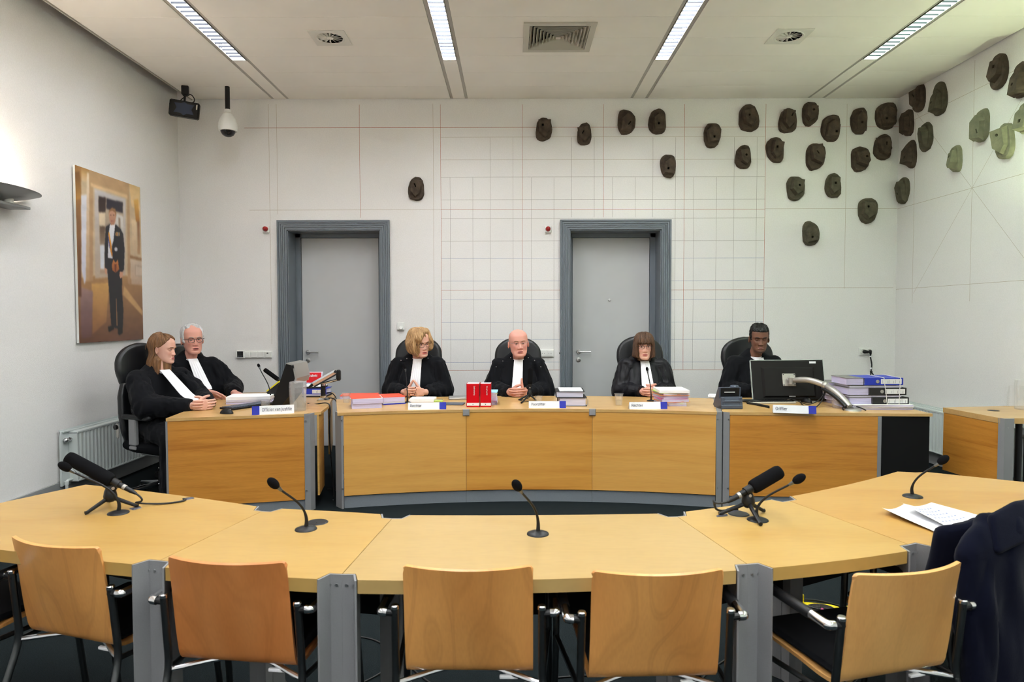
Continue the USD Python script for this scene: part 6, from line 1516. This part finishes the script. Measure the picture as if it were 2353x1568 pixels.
# binders of the presiding judge
c = np.array(onz(1318, 934, DH))
t = binder(c + np.array([.0, .27, 0]), math.pi - .02, .235, .27, .070, 'binder_black', 'black binder lying open-edged right of the Voorzitter card, the lower one', ring=False, lab=False)
t.part('lever', tube(bend([(-.10, .25, .060), (-.126, .25, .055), (-.126, .25, .012), (-.10, .25, .008)], .01), .003, 6), 'steel')
t = binder(c + np.array([-.014, .285, .0705]), math.pi - .05, .240, .27, .050, 'binder_black', 'black binder with white pages on top, right of the Voorzitter card', ring=False, lab=False)
t.part('top_pages', mv(bx(-.10, .095, .012, .258, .0505, .058), rz=.03), 'paper', smooth=False)
# papers of the right judge
paper_stack('document_stack', 'tall untidy stack of tagged papers beside the judge with the brown bob', 'papers', 1518, 897, 1579, 934, .25, [(2, 'paper_lilac', .004), (4, 'paper_edges', 0), (.5, 'orange_paper', .008), (4, 'paper_lilac', .003), (.4, 'pink', .006), (5, 'paper_lilac', -.002), (.5, 'orange_paper', .012), (3, 'paper_edges', .004), (.5, 'lime', .012), (4, 'paper', .014)], seed=12, rz=.05, mess=.13,
            tabs=[(-.3, .12, 'orange_paper'), (.0, .22, 'pink'), (.25, .16, 'lime'), (-.42, .6, 'pink'), (-.2, .68, 'orange_paper'), (.15, .72, 'orange_paper'), (.3, .3, 'orange_paper'), (-.45, .75, 'pink')])
t = paper_stack('document_stack', 'few loose white sheets at the joint between bench and clerk desk', 'papers', 1637, 910, 1666, 916, .16, [(1, 'paper', 0), (1, 'paper', .01), (1, 'paper', .004)], seed=13, rz=-.3)

# telephone
X0, X1, Y0, Y1, Z0, Z1 = footbox(1657, 892, 1708, 941, .2); w = X1 - X0; h = Z1 - Z0
t = Thing('desk_phone', 'grey office telephone seen from behind on the clerk desk', 'telephone', ((X0 + X1) / 2, Y0, DH), .05)
bk = [(0, .012), (.03, 0), (.16, 0), (.19, .018), (.075, h), (.045, h), (.055, h * .45), (.018, .10)]
t.part('body', frame(prism(sg.Polygon([(a, b) for a, b in bk]), -w / 2, w / 2), (0, 0, 0), (0, 1, 0), (0, 0, 1), (1, 0, 0)), 'phone_body', smooth=False)
t.part('back_panel', hull([(x, y, z) for x in (-w * .44, w * .44) for y, z in ((.044, h * .97), (.054, h * .50), (.050, h * .97), (.060, h * .5))]), 'black_plastic')
t.part('stand', [bx(-w * .48, -w * .33, .004, .05, .03, h * .55, .004), bx(w * .33, w * .48, .004, .05, .03, h * .55, .004), bx(-w * .46, w * .46, .002, .04, h * .30, h * .42, .004), bx(-w * .50, w * .50, -.004, .06, 0, .035, .006)], 'phone_body')
t.part('type_label', bx(-w * .28, w * .22, .0415, .0425, h * .76, h * .795), 'label_white')
t.part('speaker_rest', [mv(lathe([(0, .02), (.03, .018), (.036, .008), (.036, 0), (0, 0)], 24), loc=(w * .25, .07, h * .98))], 'phone_body')
a = np.array(onz(1716, 926, DH + .01)); b_ = np.array(onz(1768, 936, DH + .01))
t = Thing('phone_handset_cord', 'black coiled telephone cord lying on the clerk desk right of the phone', 'cable', a)
e = b_ - a; n_ = 300; s_ = np.linspace(0, 1, n_)
pth = np.array([e * k + np.array([.0, .03 * math.sin(math.pi * k), 0]) + .009 * np.array([0, math.cos(k * 240), math.sin(k * 240)]) for k in s_]); t.part('coil', tube(pth, .0028, 5), 'cable', smooth=60)
t.part('handset', hull([*ball((.0, .05, .012), (.03, .018, .014)).vertices, *ball((.11, .045, .010), (.03, .018, .012)).vertices]), 'black_plastic', smooth=50)

# clerk's monitor on a curved arm
P4 = [np.array(ony(*p, y)) for p, y in (((1735, 838), 5.92), ((1901, 834), 5.86), ((1880, 914), 5.80), ((1729, 912), 5.84))]
u = unit((P4[1] - P4[0]) + (P4[2] - P4[3])); v = (P4[0] + P4[1]) / 2 - (P4[2] + P4[3]) / 2; v = unit(v - u * (v @ u)); n_ = np.cross(u, v)   # n_ towards the camera
if n_[1] > 0: n_ = -n_
cc = sum(P4) / 4; W_, H_ = .61, .355
t = Thing('monitor', 'large black computer monitor on a silver arm, seen from behind, before the clerk', 'monitor', cc)
fx = lambda m: frame(m, (0, 0, 0), u, v, n_)
t.part('casing', fx(hull([(s * (W_ / 2 - i), q * (H_ / 2 - i), z) for s in (-1, 1) for q in (-1, 1) for i, z in ((0, -.030), (0, -.004), (.012, .004))])), 'monitor_black', smooth=False)
t.part('bezel', fx([bx(-W_ / 2 - .004, W_ / 2 + .004, H_ / 2, H_ / 2 + .006, -.032, .0), bx(-W_ / 2 - .005, -W_ / 2, -H_ / 2, H_ / 2, -.032, -.006), bx(W_ / 2, W_ / 2 + .005, -H_ / 2, H_ / 2, -.032, -.006)]), 'monitor_edge')
t.part('back_bulge', fx(hull([(s * (.225 - i), q, z) for s in (-1, 1) for i, (q, z) in ((0, (.115, .004)), (0, (-.15, .004)), (.02, (.10, .022)), (.02, (-.14, .022)))])), 'monitor_black', smooth=False)
t.part('inventory_label', fx(bx(.19, .245, H_ / 2 - .030, H_ / 2 - .012, .004, .0048)), 'label_white')
t.part('vent_badge', fx(bx(-.01, .045, -.150, -.140, .0221, .0226)), 'binder_grey')
t.part('screen', fx(bx(-W_ / 2 + .012, W_ / 2 - .012, -H_ / 2 + .012, H_ / 2 - .012, -.0312, -.030)), 'dark_glass')
t.part('mount_plate', fx([bx(-.055, .055, -.055, .055, .0225, .028, .002)]), 'silver_plastic')
t.part('mount_screw', fx([mv(lathe([(0, .002), (.005, .002), (.005, 0), (0, 0)], 10), loc=(sx * .046, sy * .046, .028)) for sx in (-1, 1) for sy in (-1, 1)]), 'ink', kind='stuff')
ft = np.array(onz(1960, 944, DH)); mt = cc + n_ * .03
ya = .5 * ft[1] + .5 * mt[1]
el_ = np.array(ony(1896, 886, (ft[1] + mt[1]) / 2))
class Arm:
    """Parts of a monitor's arm, given from the arm's own foot, as parts of that monitor."""
    def __init__(q, t, o): q.t, q.o = t, np.asarray(o, float) - (0 if t.world else t.loc)
    def part(q, name, mesh, *a, **k): return q.t.part('arm_' + name, mv(mesh, loc=q.o), *a, **k)
ta = Arm(t, ft)
R_ = lambda p: np.asarray(p, float) - ft
hinge = mt + n_ * .04 + v * -.012
ta.part('head_joint', [cyl(.018, R_(mt + v * .01), R_(hinge), 16), cyl(.022, R_(hinge - (0, 0, .03)), R_(hinge + (0, 0, .022)), 18)], 'silver_plastic')
def beam(a, b, sag, r0, r1):
    a, b = np.asarray(a, float), np.asarray(b, float); d = b - a; up_ = unit(np.cross(np.cross(d, [0, 0, 1.0]), d)); P_ = [a + d * k + up_ * sag * math.sin(math.pi * k) for k in np.linspace(0, 1, 12)]
    return tube(np.array(P_), np.interp(np.linspace(0, 1, 12), [0, .15, .85, 1], [r0 * .8, r0, r1, r1 * .85]), 16)
ta.part('upper_arm', beam(R_(hinge) + (.02, 0, 0), R_(el_), .022, .024, .026), 'silver_plastic', smooth=60)
ta.part('elbow', ball(R_(el_), (.030, .030, .032), 3), 'silver_plastic', smooth=60)
ta.part('lower_arm', beam(R_(el_), (-.02, .01, .03), .016, .026, .026), 'silver_plastic', smooth=60)
ta.part('cable_clip', tube(beam(R_(el_) + (-.015, -.0, -.03), (-.05, .0, .03), .012, .01, .01).vertices[:1].repeat(2, 0) + np.array([[0, 0, 0], [.0, 0, .001]]), .001, 4), 'cable') if False else None
ta.part('under_cover', beam(R_(el_) + (-.022, .004, -.026), (-.048, .012, .028), .014, .015, .018), 'black_plastic', smooth=60)
ta.part('foot', lathe([(0, .016), (.03, .016), (.055, .010), (.060, 0), (0, 0)], 32), 'silver_plastic', smooth=50)
ta.part('foot_ring', tube(curve([(-.085, -.02, .008), (-.06, .03, .026), (0, .05, .032), (.06, .02, .022), (.085, -.03, .006)], 20), .005, 8), 'cable')
ta.part('cable', [tube(curve([R_(el_) + (0, -.0, -.03), R_(el_) + (-.05, -.02, -.11), R_(el_) + (-.13, -.05, -.145), R_(cc) + (.0, -.07, -.155), R_(cc) + (-.12, -.02, -.17)], 30), .0042, 8), tube(curve([R_(el_) + (.01, 0, -.03), R_(el_) + (-.035, -.03, -.115), R_(el_) + (-.11, -.09, -.165), R_(cc) + (.05, -.14, -.176)], 30), .0042, 8)], 'cable')
# keyboards and mice
def keyboard(c, rz, w, d, label, m='black_plastic', keys='phone_body', tilt=.05):
    t = Thing('keyboard', label, 'keyboard', c, rz)
    t.part('case', mv(bx(-w / 2, w / 2, -d / 2, d / 2, 0, .016, .004), rx=-tilt * 0), m)
    ks = []
    for i in range(5):
        for j in range(15):
            ks.append(bx(-w / 2 + .012 + j * (w - .024) / 15, -w / 2 + .012 + (j + .85) * (w - .024) / 15, -d / 2 + .015 + i * (d - .03) / 5, -d / 2 + .015 + (i + .84) * (d - .03) / 5, .0162, .0215))
    t.part('keys', ks, keys, kind='stuff', smooth=False)
def mouse(c, rz, label):
    t = Thing('mouse', label, 'computer mouse', c, rz)
    t.part('body', mv(M3(ball((0, 0, 0), (.034, .060, .038), 3)).trim_by_plane((0, 0, 1), 0)), 'black_plastic', smooth=50)
    t.part('wheel', cyl(.007, (-.004, -.032, .030), (.004, -.032, .030), 12), 'binder_grey')
c = np.array(onz(1768, 926, DH)); keyboard(c, .03, .40, .15, 'grey keyboard under the clerk monitor', 'key_grey', 'black_plastic')
c = np.array(onz(1820, 924, DH)); solo('note_card', 'small beige card lying across the clerk keyboard', 'card', mv(bx(-.035, .035, -.02, .02, 0, .002), loc=c + np.array([-.02, .0, .024]), rz=-.4, rx=0), 'card_beige')
c = np.array(onz(1853, 925, DH)); mouse(c, .3, 'black computer mouse right of the clerk keyboard')
c = np.array(onz(1775, 928, DH)); solo('eyeglasses', 'dark folded cable adapter in front of the clerk keyboard', 'adapter', [tube(curve([c + np.array(p) for p in ((-.06, .0, .006), (-.02, -.03, .005), (.03, -.02, .006), (.06, .03, .005), (.02, .05, .006))], 24), .004, 8), cbox(c + np.array([.0, -.035, .008]), (.05, .02, .014), .004)], 'cable') if False else None
# prosecutors' desk
c = np.array(onz(567, 936, DH)); keyboard(c + np.array([.0, .02, 0]), 1.05, .42, .16, 'black keyboard on the prosecutors desk behind their name card')
c = np.array(onz(517, 952, DH)); mouse(c + np.array([0, .03, 0]), 1.2, 'black computer mouse at the front of the prosecutors desk')
paper_stack('document_stack', 'white case papers in two piles before the white-haired prosecutor', 'papers', 516, 912, 612, 929, .26, [(3, 'paper_lilac', .004), (1, 'paper', .0), (3, 'paper_edges', 0), (5, 'paper', .002)], seed=21, rz=.16)
Yn, Yf = 5.40, 5.76
def xz(px, py, y=Yn): q = ony(px, py, y); return float(q[0]), float(q[2])
t = Thing('monitor', 'tilted monitor with silver back and folded arm tinted as wood reflection on the prosecutors desk', 'monitor', (-1.85, 5.56, DH), world=True); tmon = t
prof = [xz(621, 936), xz(657, 837), xz(671, 840), xz(677, 870), xz(674, 880), xz(664, 884), xz(663, 912), xz(640, 936)]
prof[0] = (prof[0][0], DH + .003); prof[-1] = (prof[-1][0], DH + .003)
t.part('casing', wallpoly(sg.Polygon(prof), Yn, Yf), 'monitor_black', smooth=False)
bk = [prof[1], prof[2], prof[3], prof[4]]; bk2 = [(x + .010, z + .006) for x, z in bk]
t.part('back_cover', wallpoly(sg.Polygon([(prof[1][0] - .002, prof[1][1] + .001), (prof[1][0], prof[1][1] + .008), (prof[2][0] + .012, prof[2][1] + .008), (prof[3][0] + .016, prof[3][1]), (prof[4][0] + .014, prof[4][1] - .01), (prof[4][0], prof[4][1]), (prof[3][0], prof[3][1]), (prof[2][0], prof[2][1])]), Yn + .006, Yf), 'silver_plastic', smooth=False)
t.part('corner_cap', cbox((prof[2][0] + .004, Yn, prof[2][1] - .012), (.018, .016, .030), .005), 'black_plastic')
t.part('maker_mark', [cbox((prof[2][0] + .0145, Yn + .16, prof[2][1] - .03), (.002, .02, .012))], 'label_white')
t = Thing('document_stand', 'dark slanted document stand behind the prosecutors microphone', 'document stand', (-2.0, 5.95, DH))
p_ = [np.array(ony(*q, 5.95)) - np.array([-2.0, 5.95, DH]) for q in ((612, 902), (640, 880), (642, 905), (622, 915))]
t.part('plate', hull([np.array([a[0], y, max(.002, a[2])]) for a in p_ for y in (0, .18)]), 'black_plastic', smooth=False)
t.part('yellow_folder', hull([np.array([a[0] - .008, y, a[2] + .012]) for a in p_[:2] for y in (.02, .17)] + [np.array([a[0] - .003, y, a[2] + .002]) for a in p_[:2] for y in (.02, .17)]), 'yellow_plastic', smooth=False)
ca = np.array(onz(743, 921, DH)); Ya = ca[1]
t = Arm(tmon, ca)
Q = lambda px, py, dy=0.0: np.array(ony(px, py, Ya + dy)) - ca
t.part('clamp_foot', [hull([*bx(-.045, .045, -.05, .05, 0, .010).vertices, *bx(-.028, .028, -.03, .03, .018, .024).vertices]), cyl(.026, (0, 0, .02), (0, 0, .045), 20)], 'chrome')
zt = Q(743, 886)[2]
t.part('column', cyl(.021, (0, 0, .04), (0, 0, zt), 20), 'black_plastic'); t.part('column_cap', cyl(.023, (0, 0, zt), (0, 0, zt + .022), 20), 'chrome')
a, b_ = Q(737, 882), Q(776, 873)
a[0] = 0
t.part('lower_arm', [hull([*ball(a + (0, 0, .004), (.024, .024, .010)).vertices, *ball(b_, (.020, .022, .010)).vertices])], 'chrome', smooth=40)
el_ = Q(778, 864)
t.part('elbow', [hull([*cbox(el_ + (0, 0, .036), (.036, .05, .035), .010).vertices, *cbox(el_ + (0, 0, -.026), (.036, .05, .035), .010).vertices])], 'black_plastic', smooth=40)
a, b_ = Q(771, 855), Q(719, 884, -.06); d = unit(b_ - a); w_ = np.cross(d, [0, 1, 0]); w_ = unit(w_)
if w_[2] < 0: w_ = -w_
sd = np.cross(d, w_)
for nm, o, hh_, ww_, mt_ in (('upper_arm_cover', .012, .008, .026, 'chrome'), ('upper_arm_side', -.004, .013, .022, 'arm_wood_reflection'), ('upper_arm_lower', -.022, .006, .020, 'black_plastic')):
    t.part(nm, hull([a + d * k + w_ * (o + s * hh_) + sd * (q * ww_) for k in (0, np.linalg.norm(b_ - a)) for s in (-1, 1) for q in (-1, 1)]), mt_, smooth=False)
t.part('pivot', tube([a - sd * .03, a + sd * .03], .013, 16), 'black_plastic')
t.part('tip', hull([*ball(b_, (.018, .016, .012)).vertices, *ball(b_ + d * .04 - w_ * .006, (.010, .012, .008)).vertices]), 'black_plastic')
X0, X1, Y0, Y1, Z0, Z1 = footbox(694, 898, 750, 914, .22)
binder(((X0 + X1) / 2 - .01, Y0 + .03, DH + .026), 0, X1 - X0, .2, .052, 'blue_binder', 'blue ring binder lying behind the jug on the prosecutors desk', ring=False)
t = Thing('paper_tray', 'black flat paper tray under the blue binder on the prosecutors desk', 'tray', ((X0 + X1) / 2 - .01, Y0 + .13, DH)); t.part('tray', bx(-(X1 - X0) / 2, (X1 - X0) / 2, -.11, .11, 0, .012, .004), 'black_plastic'); t.part('papers', bx(-(X1 - X0) / 2 + .01, (X1 - X0) / 2 - .01, -.1, .1, .0125, .0255), 'paper_edges', smooth=False)
zt = DH + .078
t = Thing('document_bundle', 'untidy dark folder and papers on top of the blue binder by the jug', 'papers', ((X0 + X1) / 2 - .02, Y0 + .13, zt + .001))
t.part('folder', mv(bx(-.10, .09, -.09, .09, 0, .016, .003), rz=.06), 'binder_black'); t.part('sheets', [mv(hull([(-.09, -.09, .017), (.07, -.08, .017), (.08, .08, .017), (-.08, .09, .017), (-.06, -.07, .045), (.02, .06, .040)]), rz=-.1)], 'paper', smooth=False)
t.part('cover_sheet', mv(hull([(-.10, -.05, .046), (.0, -.06, .046), (.02, .06, .046), (-.09, .07, .046), (-.10, -.05, .049), (.02, .06, .049), (-.09, .07, .049)]), rz=.05), 'cyan_paper', smooth=False)
xa, za = xz(704, 882, Y0 + .1); xb, zb_ = xz(736, 857, Y0 + .1)
t = Thing('law_book', 'red and white Strafrecht law book leaning on the papers by the monitor arm', 'book', ((xa + xb) / 2, Y0 + .10, za))
t.part('cover', hull([(x, y, z) for x in (-(xb - xa) / 2, (xb - xa) / 2) for y, z in ((0, 0), (.03, zb_ - za), (.004, 0), (.034, zb_ - za))]), 'book_red', smooth=False)
t.part('pages', hull([(x, y, z) for x in (-(xb - xa) / 2 + .002, (xb - xa) / 2 + .010) for y, z in ((.0045, 0), (.0345, zb_ - za + .002), (.034, 0), (.058, zb_ - za + .004))]), 'paper_edges', smooth=False)
tm = meshkit.text_mesh('Strafrecht', .022, .0008, bold=True); k = .085 / tm.extents[0]; tm.apply_scale((k, 1, 1)); tm = mv(tm, rx=math.atan2(zb_ - za, .03)); tm.apply_translation((-(xb - xa) / 2 + .012, .0165, (zb_ - za) * .62)); t.part('lettering', tm, 'label_white', smooth=False, kind='stuff')
# cables in the gap between the desks
def floor_cable(pts, label, r=.005, name='cable', m='cable'):
    P_ = curve([np.array(p, float) for p in pts], 60); return solo(name, label, 'cable', tube(P_, r, 8), m, loc=P_[0])
floor_cable([(-1.70, 6.05, DH + .006), (-1.58, 5.98, DH + .012), (-1.535, 5.90, DH - .03), (-1.52, 5.86, .50), (-1.49, 5.80, .15), (-1.45, 5.7, .01), (-1.40, 5.5, .008)], 'black cable hanging in the gap between prosecutors desk and bench, the front one')
floor_cable([(-1.80, 6.30, DH + .006), (-1.64, 6.22, DH + .014), (-1.60, 6.16, DH - .05), (-1.57, 6.05, .45), (-1.56, 6.0, .2), (-1.52, 5.9, .01), (-1.60, 5.8, .008)], 'black cable hanging in the gap between prosecutors desk and bench, the one further back')
floor_cable([(-1.75, 5.75, DH + .006), (-1.62, 5.72, DH + .010), (-1.545, 5.68, DH + .002), (-1.535, 5.66, DH - .08), (-1.53, 5.66, .30), (-1.50, 5.62, .02), (-1.46, 5.45, .008)], 'black cable hanging over the side of the prosecutors desk behind the jug')
t = Thing('power_strip', 'dark tangle of plugs with a red light on the floor in the desk gap', 'power strip', (-1.50, 5.95, 0)); t.part('strip', bx(-.03, .03, -.2, .2, 0, .045, .01), 'black_plastic'); t.part('red_plug', ball((.0, -.12, .06), (.022, .02, .018), 2), 'pink'); t.part('white_plug', bx(-.02, .035, .02, .07, .0455, .09, .01), 'white_plastic')
# ---------------------------------------------------------------- papers, coat and floor things in front
def sheet(pxs, z, lift, label, seed, n=14, name='paper_sheet', rule=0):
    """A sheet of paper: four pixel corners on a plane, its corners lifted a little."""
    C = [np.array(onz(*p, z)) for p in pxs]; rg = np.random.default_rng(seed); G_ = np.zeros((n, n, 3))
    for i, a in enumerate(np.linspace(0, 1, n)):
        for j, b in enumerate(np.linspace(0, 1, n)):
            p = C[0] * (1 - a) * (1 - b) + C[1] * a * (1 - b) + C[2] * a * b + C[3] * (1 - a) * b
            l = lift[0] * (1 - a) ** 3 * (1 - b) ** 2 + lift[1] * a ** 3 * (1 - b) ** 2 + lift[2] * a ** 3 * b ** 3 + lift[3] * (1 - a) ** 3 * b ** 3 + .002 * math.sin(5 * a + seed) * math.sin(4 * b)
            G_[i, j] = p + (0, 0, max(0.0006, l))
    V = np.vstack([G_.reshape(-1, 3), G_.reshape(-1, 3) - (0, 0, .0005)]); o = n * n; F = []
    for i in range(n - 1):
        for j in range(n - 1):
            a, b, c, d = i * n + j, i * n + j + 1, (i + 1) * n + j + 1, (i + 1) * n + j
            F += [(a, b, c), (a, c, d), (o + a, o + c, o + b), (o + a, o + d, o + c)]
    m = trimesh.Trimesh(V, F, process=False)
    base = sum(C) / 4; t = Thing(name, label, 'paper', base)
    m.apply_translation(-base)
    if trimesh.Trimesh(*[m.vertices, F[:2]], process=False).face_normals[0][2] < 0: m.invert()
    t.part('sheet', m, 'paper', smooth=60)
    if rule:
        st = []
        for k in range(rule):
            b = .12 + .6 * k / rule
            for w in range(7):
                a0 = .10 + .09 * w + rg.uniform(0, .02)
                q = []
                for s_ in np.linspace(0, 1, 14):
                    a = a0 + .05 * s_; i, j = min(n - 1.01, a * (n - 1)), min(n - 1.01, (b + .018 * math.sin(s_ * 19 + w)) * (n - 1)); ii, jj = int(i), int(j); fi, fj = i - ii, j - jj
                    q.append(G_[ii, jj] * (1 - fi) * (1 - fj) + G_[ii + 1, jj] * fi * (1 - fj) + G_[ii, jj + 1] * (1 - fi) * fj + G_[ii + 1, jj + 1] * fi * fj + (0, 0, .0005) - base)
                st.append(tube(np.array(q), .0003, 4))
        t.part('handwriting', st, 'pencil_blue', kind='stuff', smooth=False)
sheet([(2136, 1217), (2146, 1222), (2230, 1242), (2240, 1230)], TH + .0005, (.004, .002, 0, 0), 'lowest white sheet peeping out under the papers by the coat', 3)
sheet([(2026, 1180), (2078, 1165), (2300, 1206), (2215, 1248)], TH + .003, (.022, .012, .0, .002), 'curled white sheet lying under the handwritten page, right end of the front table', 1)
sheet([(2070, 1172), (2140, 1162), (2345, 1208), (2245, 1240)], TH + .014, (.030, .012, .0, .0), 'top handwritten white page on the right end of the front table', 2, rule=6)

# coat over the chair at the right edge
cx, cy, crz = 1.570, 2.200, .46
rows = [(.12, -.075, .862), (.20, -.085, .835), (.265, -.090, .775), (.275, -.105, .66), (.265, -.120, .52), (.275, -.135, .36), (.30, -.15, .20)]
ms = []
for (w0, y0, z0), (w1, y1, z1) in zip(rows[:-1], rows[1:]):
    ms.append(m3.Manifold.batch_hull([m3.Manifold.sphere(.030, 16).translate((s * w * f, y - b, z)) for w, y, z in ((w0, y0, z0), (w1, y1, z1)) for s in (-1, 1) for f, b in ((1, 0.0), (.55, .030))]))
ms += [m3.Manifold.batch_hull([m3.Manifold.sphere(.028, 16).translate((s * w * .96, y, z)) for s in (-1, 1) for w, y, z in ((.12, -.075, .85), (.20, .02, .80), (.20, .05, .52))])]
for s in (-1, 1): ms += limb([(s * .215, -.085, .76), (s * .262, -.110, .60), (s * .275, -.135, .34)], [.050, .052, .046], 18)
co = smoothed(ms, .016, 8); v = np.asarray(co.vertices); n_ = co.vertex_normals
fd_ = (meshkit.noise(np.c_[v[:, 0] * 16 + v[:, 2] * 3, v[:, 1] * 12, v[:, 2] * 3.2], 77) - .5) * .040 + (meshkit.noise(np.c_[v[:, 0] * 38 - v[:, 2] * 9, v[:, 1] * 30, v[:, 2] * 8], 78) - .5) * .014
co.vertices = v + n_ * fd_[:, None]
t = Thing('coat', 'dark navy coat draped over the chair back at the right picture edge', 'coat', (cx, cy, .15), crz)
t.part('cloth', mv(co, loc=(0, 0, -.15)), 'navy_coat', smooth=60)
cl = smoothed([m3.Manifold.batch_hull([m3.Manifold.sphere(.013, 12).translate(tuple(map(float, p))) for p in q]) for q in (
    [(-.20, -.135, .800), (-.165, -.10, .880), (-.04, -.10, .905), (-.02, -.150, .835)], [(-.04, -.10, .905), (-.02, -.15, .835), (.10, -.10, .90), (.12, -.15, .85)], [(.10, -.10, .90), (.12, -.15, .85), (.17, -.10, .935), (.185, -.13, .86)])], .012, 5)
t.part('collar', mv(cl, loc=(0, 0, -.15)), 'navy_coat', smooth=60)

# yellow cable reel under the table
c = np.array(onz(1885, 1412, .05)); c[2] = 0
t = Thing('cable_reel', 'yellow and black cable reel with sockets on the carpet under the front table', 'cable reel', c, -.25)
pl = rrect(.24, .20, .07, 6)
t.part('body', [prism(pl, .012, .060), prism(rrect(.225, .185, .065, 6), .060, .066), hull([*bx(-.135, -.10, -.12, -.05, 0, .02, .006).vertices, *bx(-.10, -.08, -.08, -.04, .05, .062).vertices]), bx(-.08, .08, -.08, .08, 0, .012)], 'yellow_plastic', smooth=35)
t.part('lug', [bx(-.075, -.060, .085, .100, .05, .105, .004), hull([*bx(.115, .130, .03, .05, .05, .085).vertices, *bx(.10, .12, .02, .05, .05, .066).vertices])], 'yellow_plastic')
t.part('socket_disc', mv(lathe([(0, .071), (.068, .071), (.076, .066), (.076, .060), (0, .060)], 36), loc=(.01, .01, 0)), 'black_plastic')
for a in range(4): t.part('socket', mv(lathe([(0, .0715), (.017, .0715), (.021, .0735), (.023, .0715), (.023, .070), (0, .070)], 20), loc=(.01 + .040 * math.cos(a * 1.571 + .6), .01 + .040 * math.sin(a * 1.571 + .6), 0)), 'dark_gap')
t.part('indicator', ball((.01, .01, .072), (.007, .007, .004)), 'pink')
t.part('printed_marks', [bx(-.09 + .013 * k, -.083 + .013 * k, -.075 - .008 * j, -.071 - .008 * j, .0661, .0666) for k in range(9) for j in range(2)], 'ink', kind='stuff', smooth=False)
t.part('lead', [tube(curve([(-.17, .05, .006), (-.12, .04, .075), (-.05, .01, .078), (.0, .0, .074)], 20), .005, 8), tube(curve([(-.05, -.08, .07), (.05, -.02, .080), (.14, .03, .085), (.35, .06, .01), (.7, .1, .006)], 26), .005, 8), tube(curve([(-.12, .03, .07), (-.05, .10, .075), (.1, .13, .05), (.35, .13, .006)], 26), .005, 8)], 'cable')
floor_cable([(-.75, 3.1, .004), (-.45, 2.85, .004), (-.2, 2.62, .004), (.1, 2.72, .004), (.35, 2.76, .004), (.62, 2.9, .004)], 'thin dark cable lying on the carpet under the middle of the front table', .0035)
floor_cable([(.72, 2.55, .004), (.80, 2.75, .004), (1.0, 2.95, .004), (1.15, 3.2, .004)], 'thin dark cable curving on the carpet behind the right table leg', .0035)
floor_cable([(-.95, 2.75, .004), (-.78, 2.62, .004), (-.6, 2.72, .004), (-.5, 3.0, .004)], 'thin dark cable on the carpet behind the reddish chair', .0035)
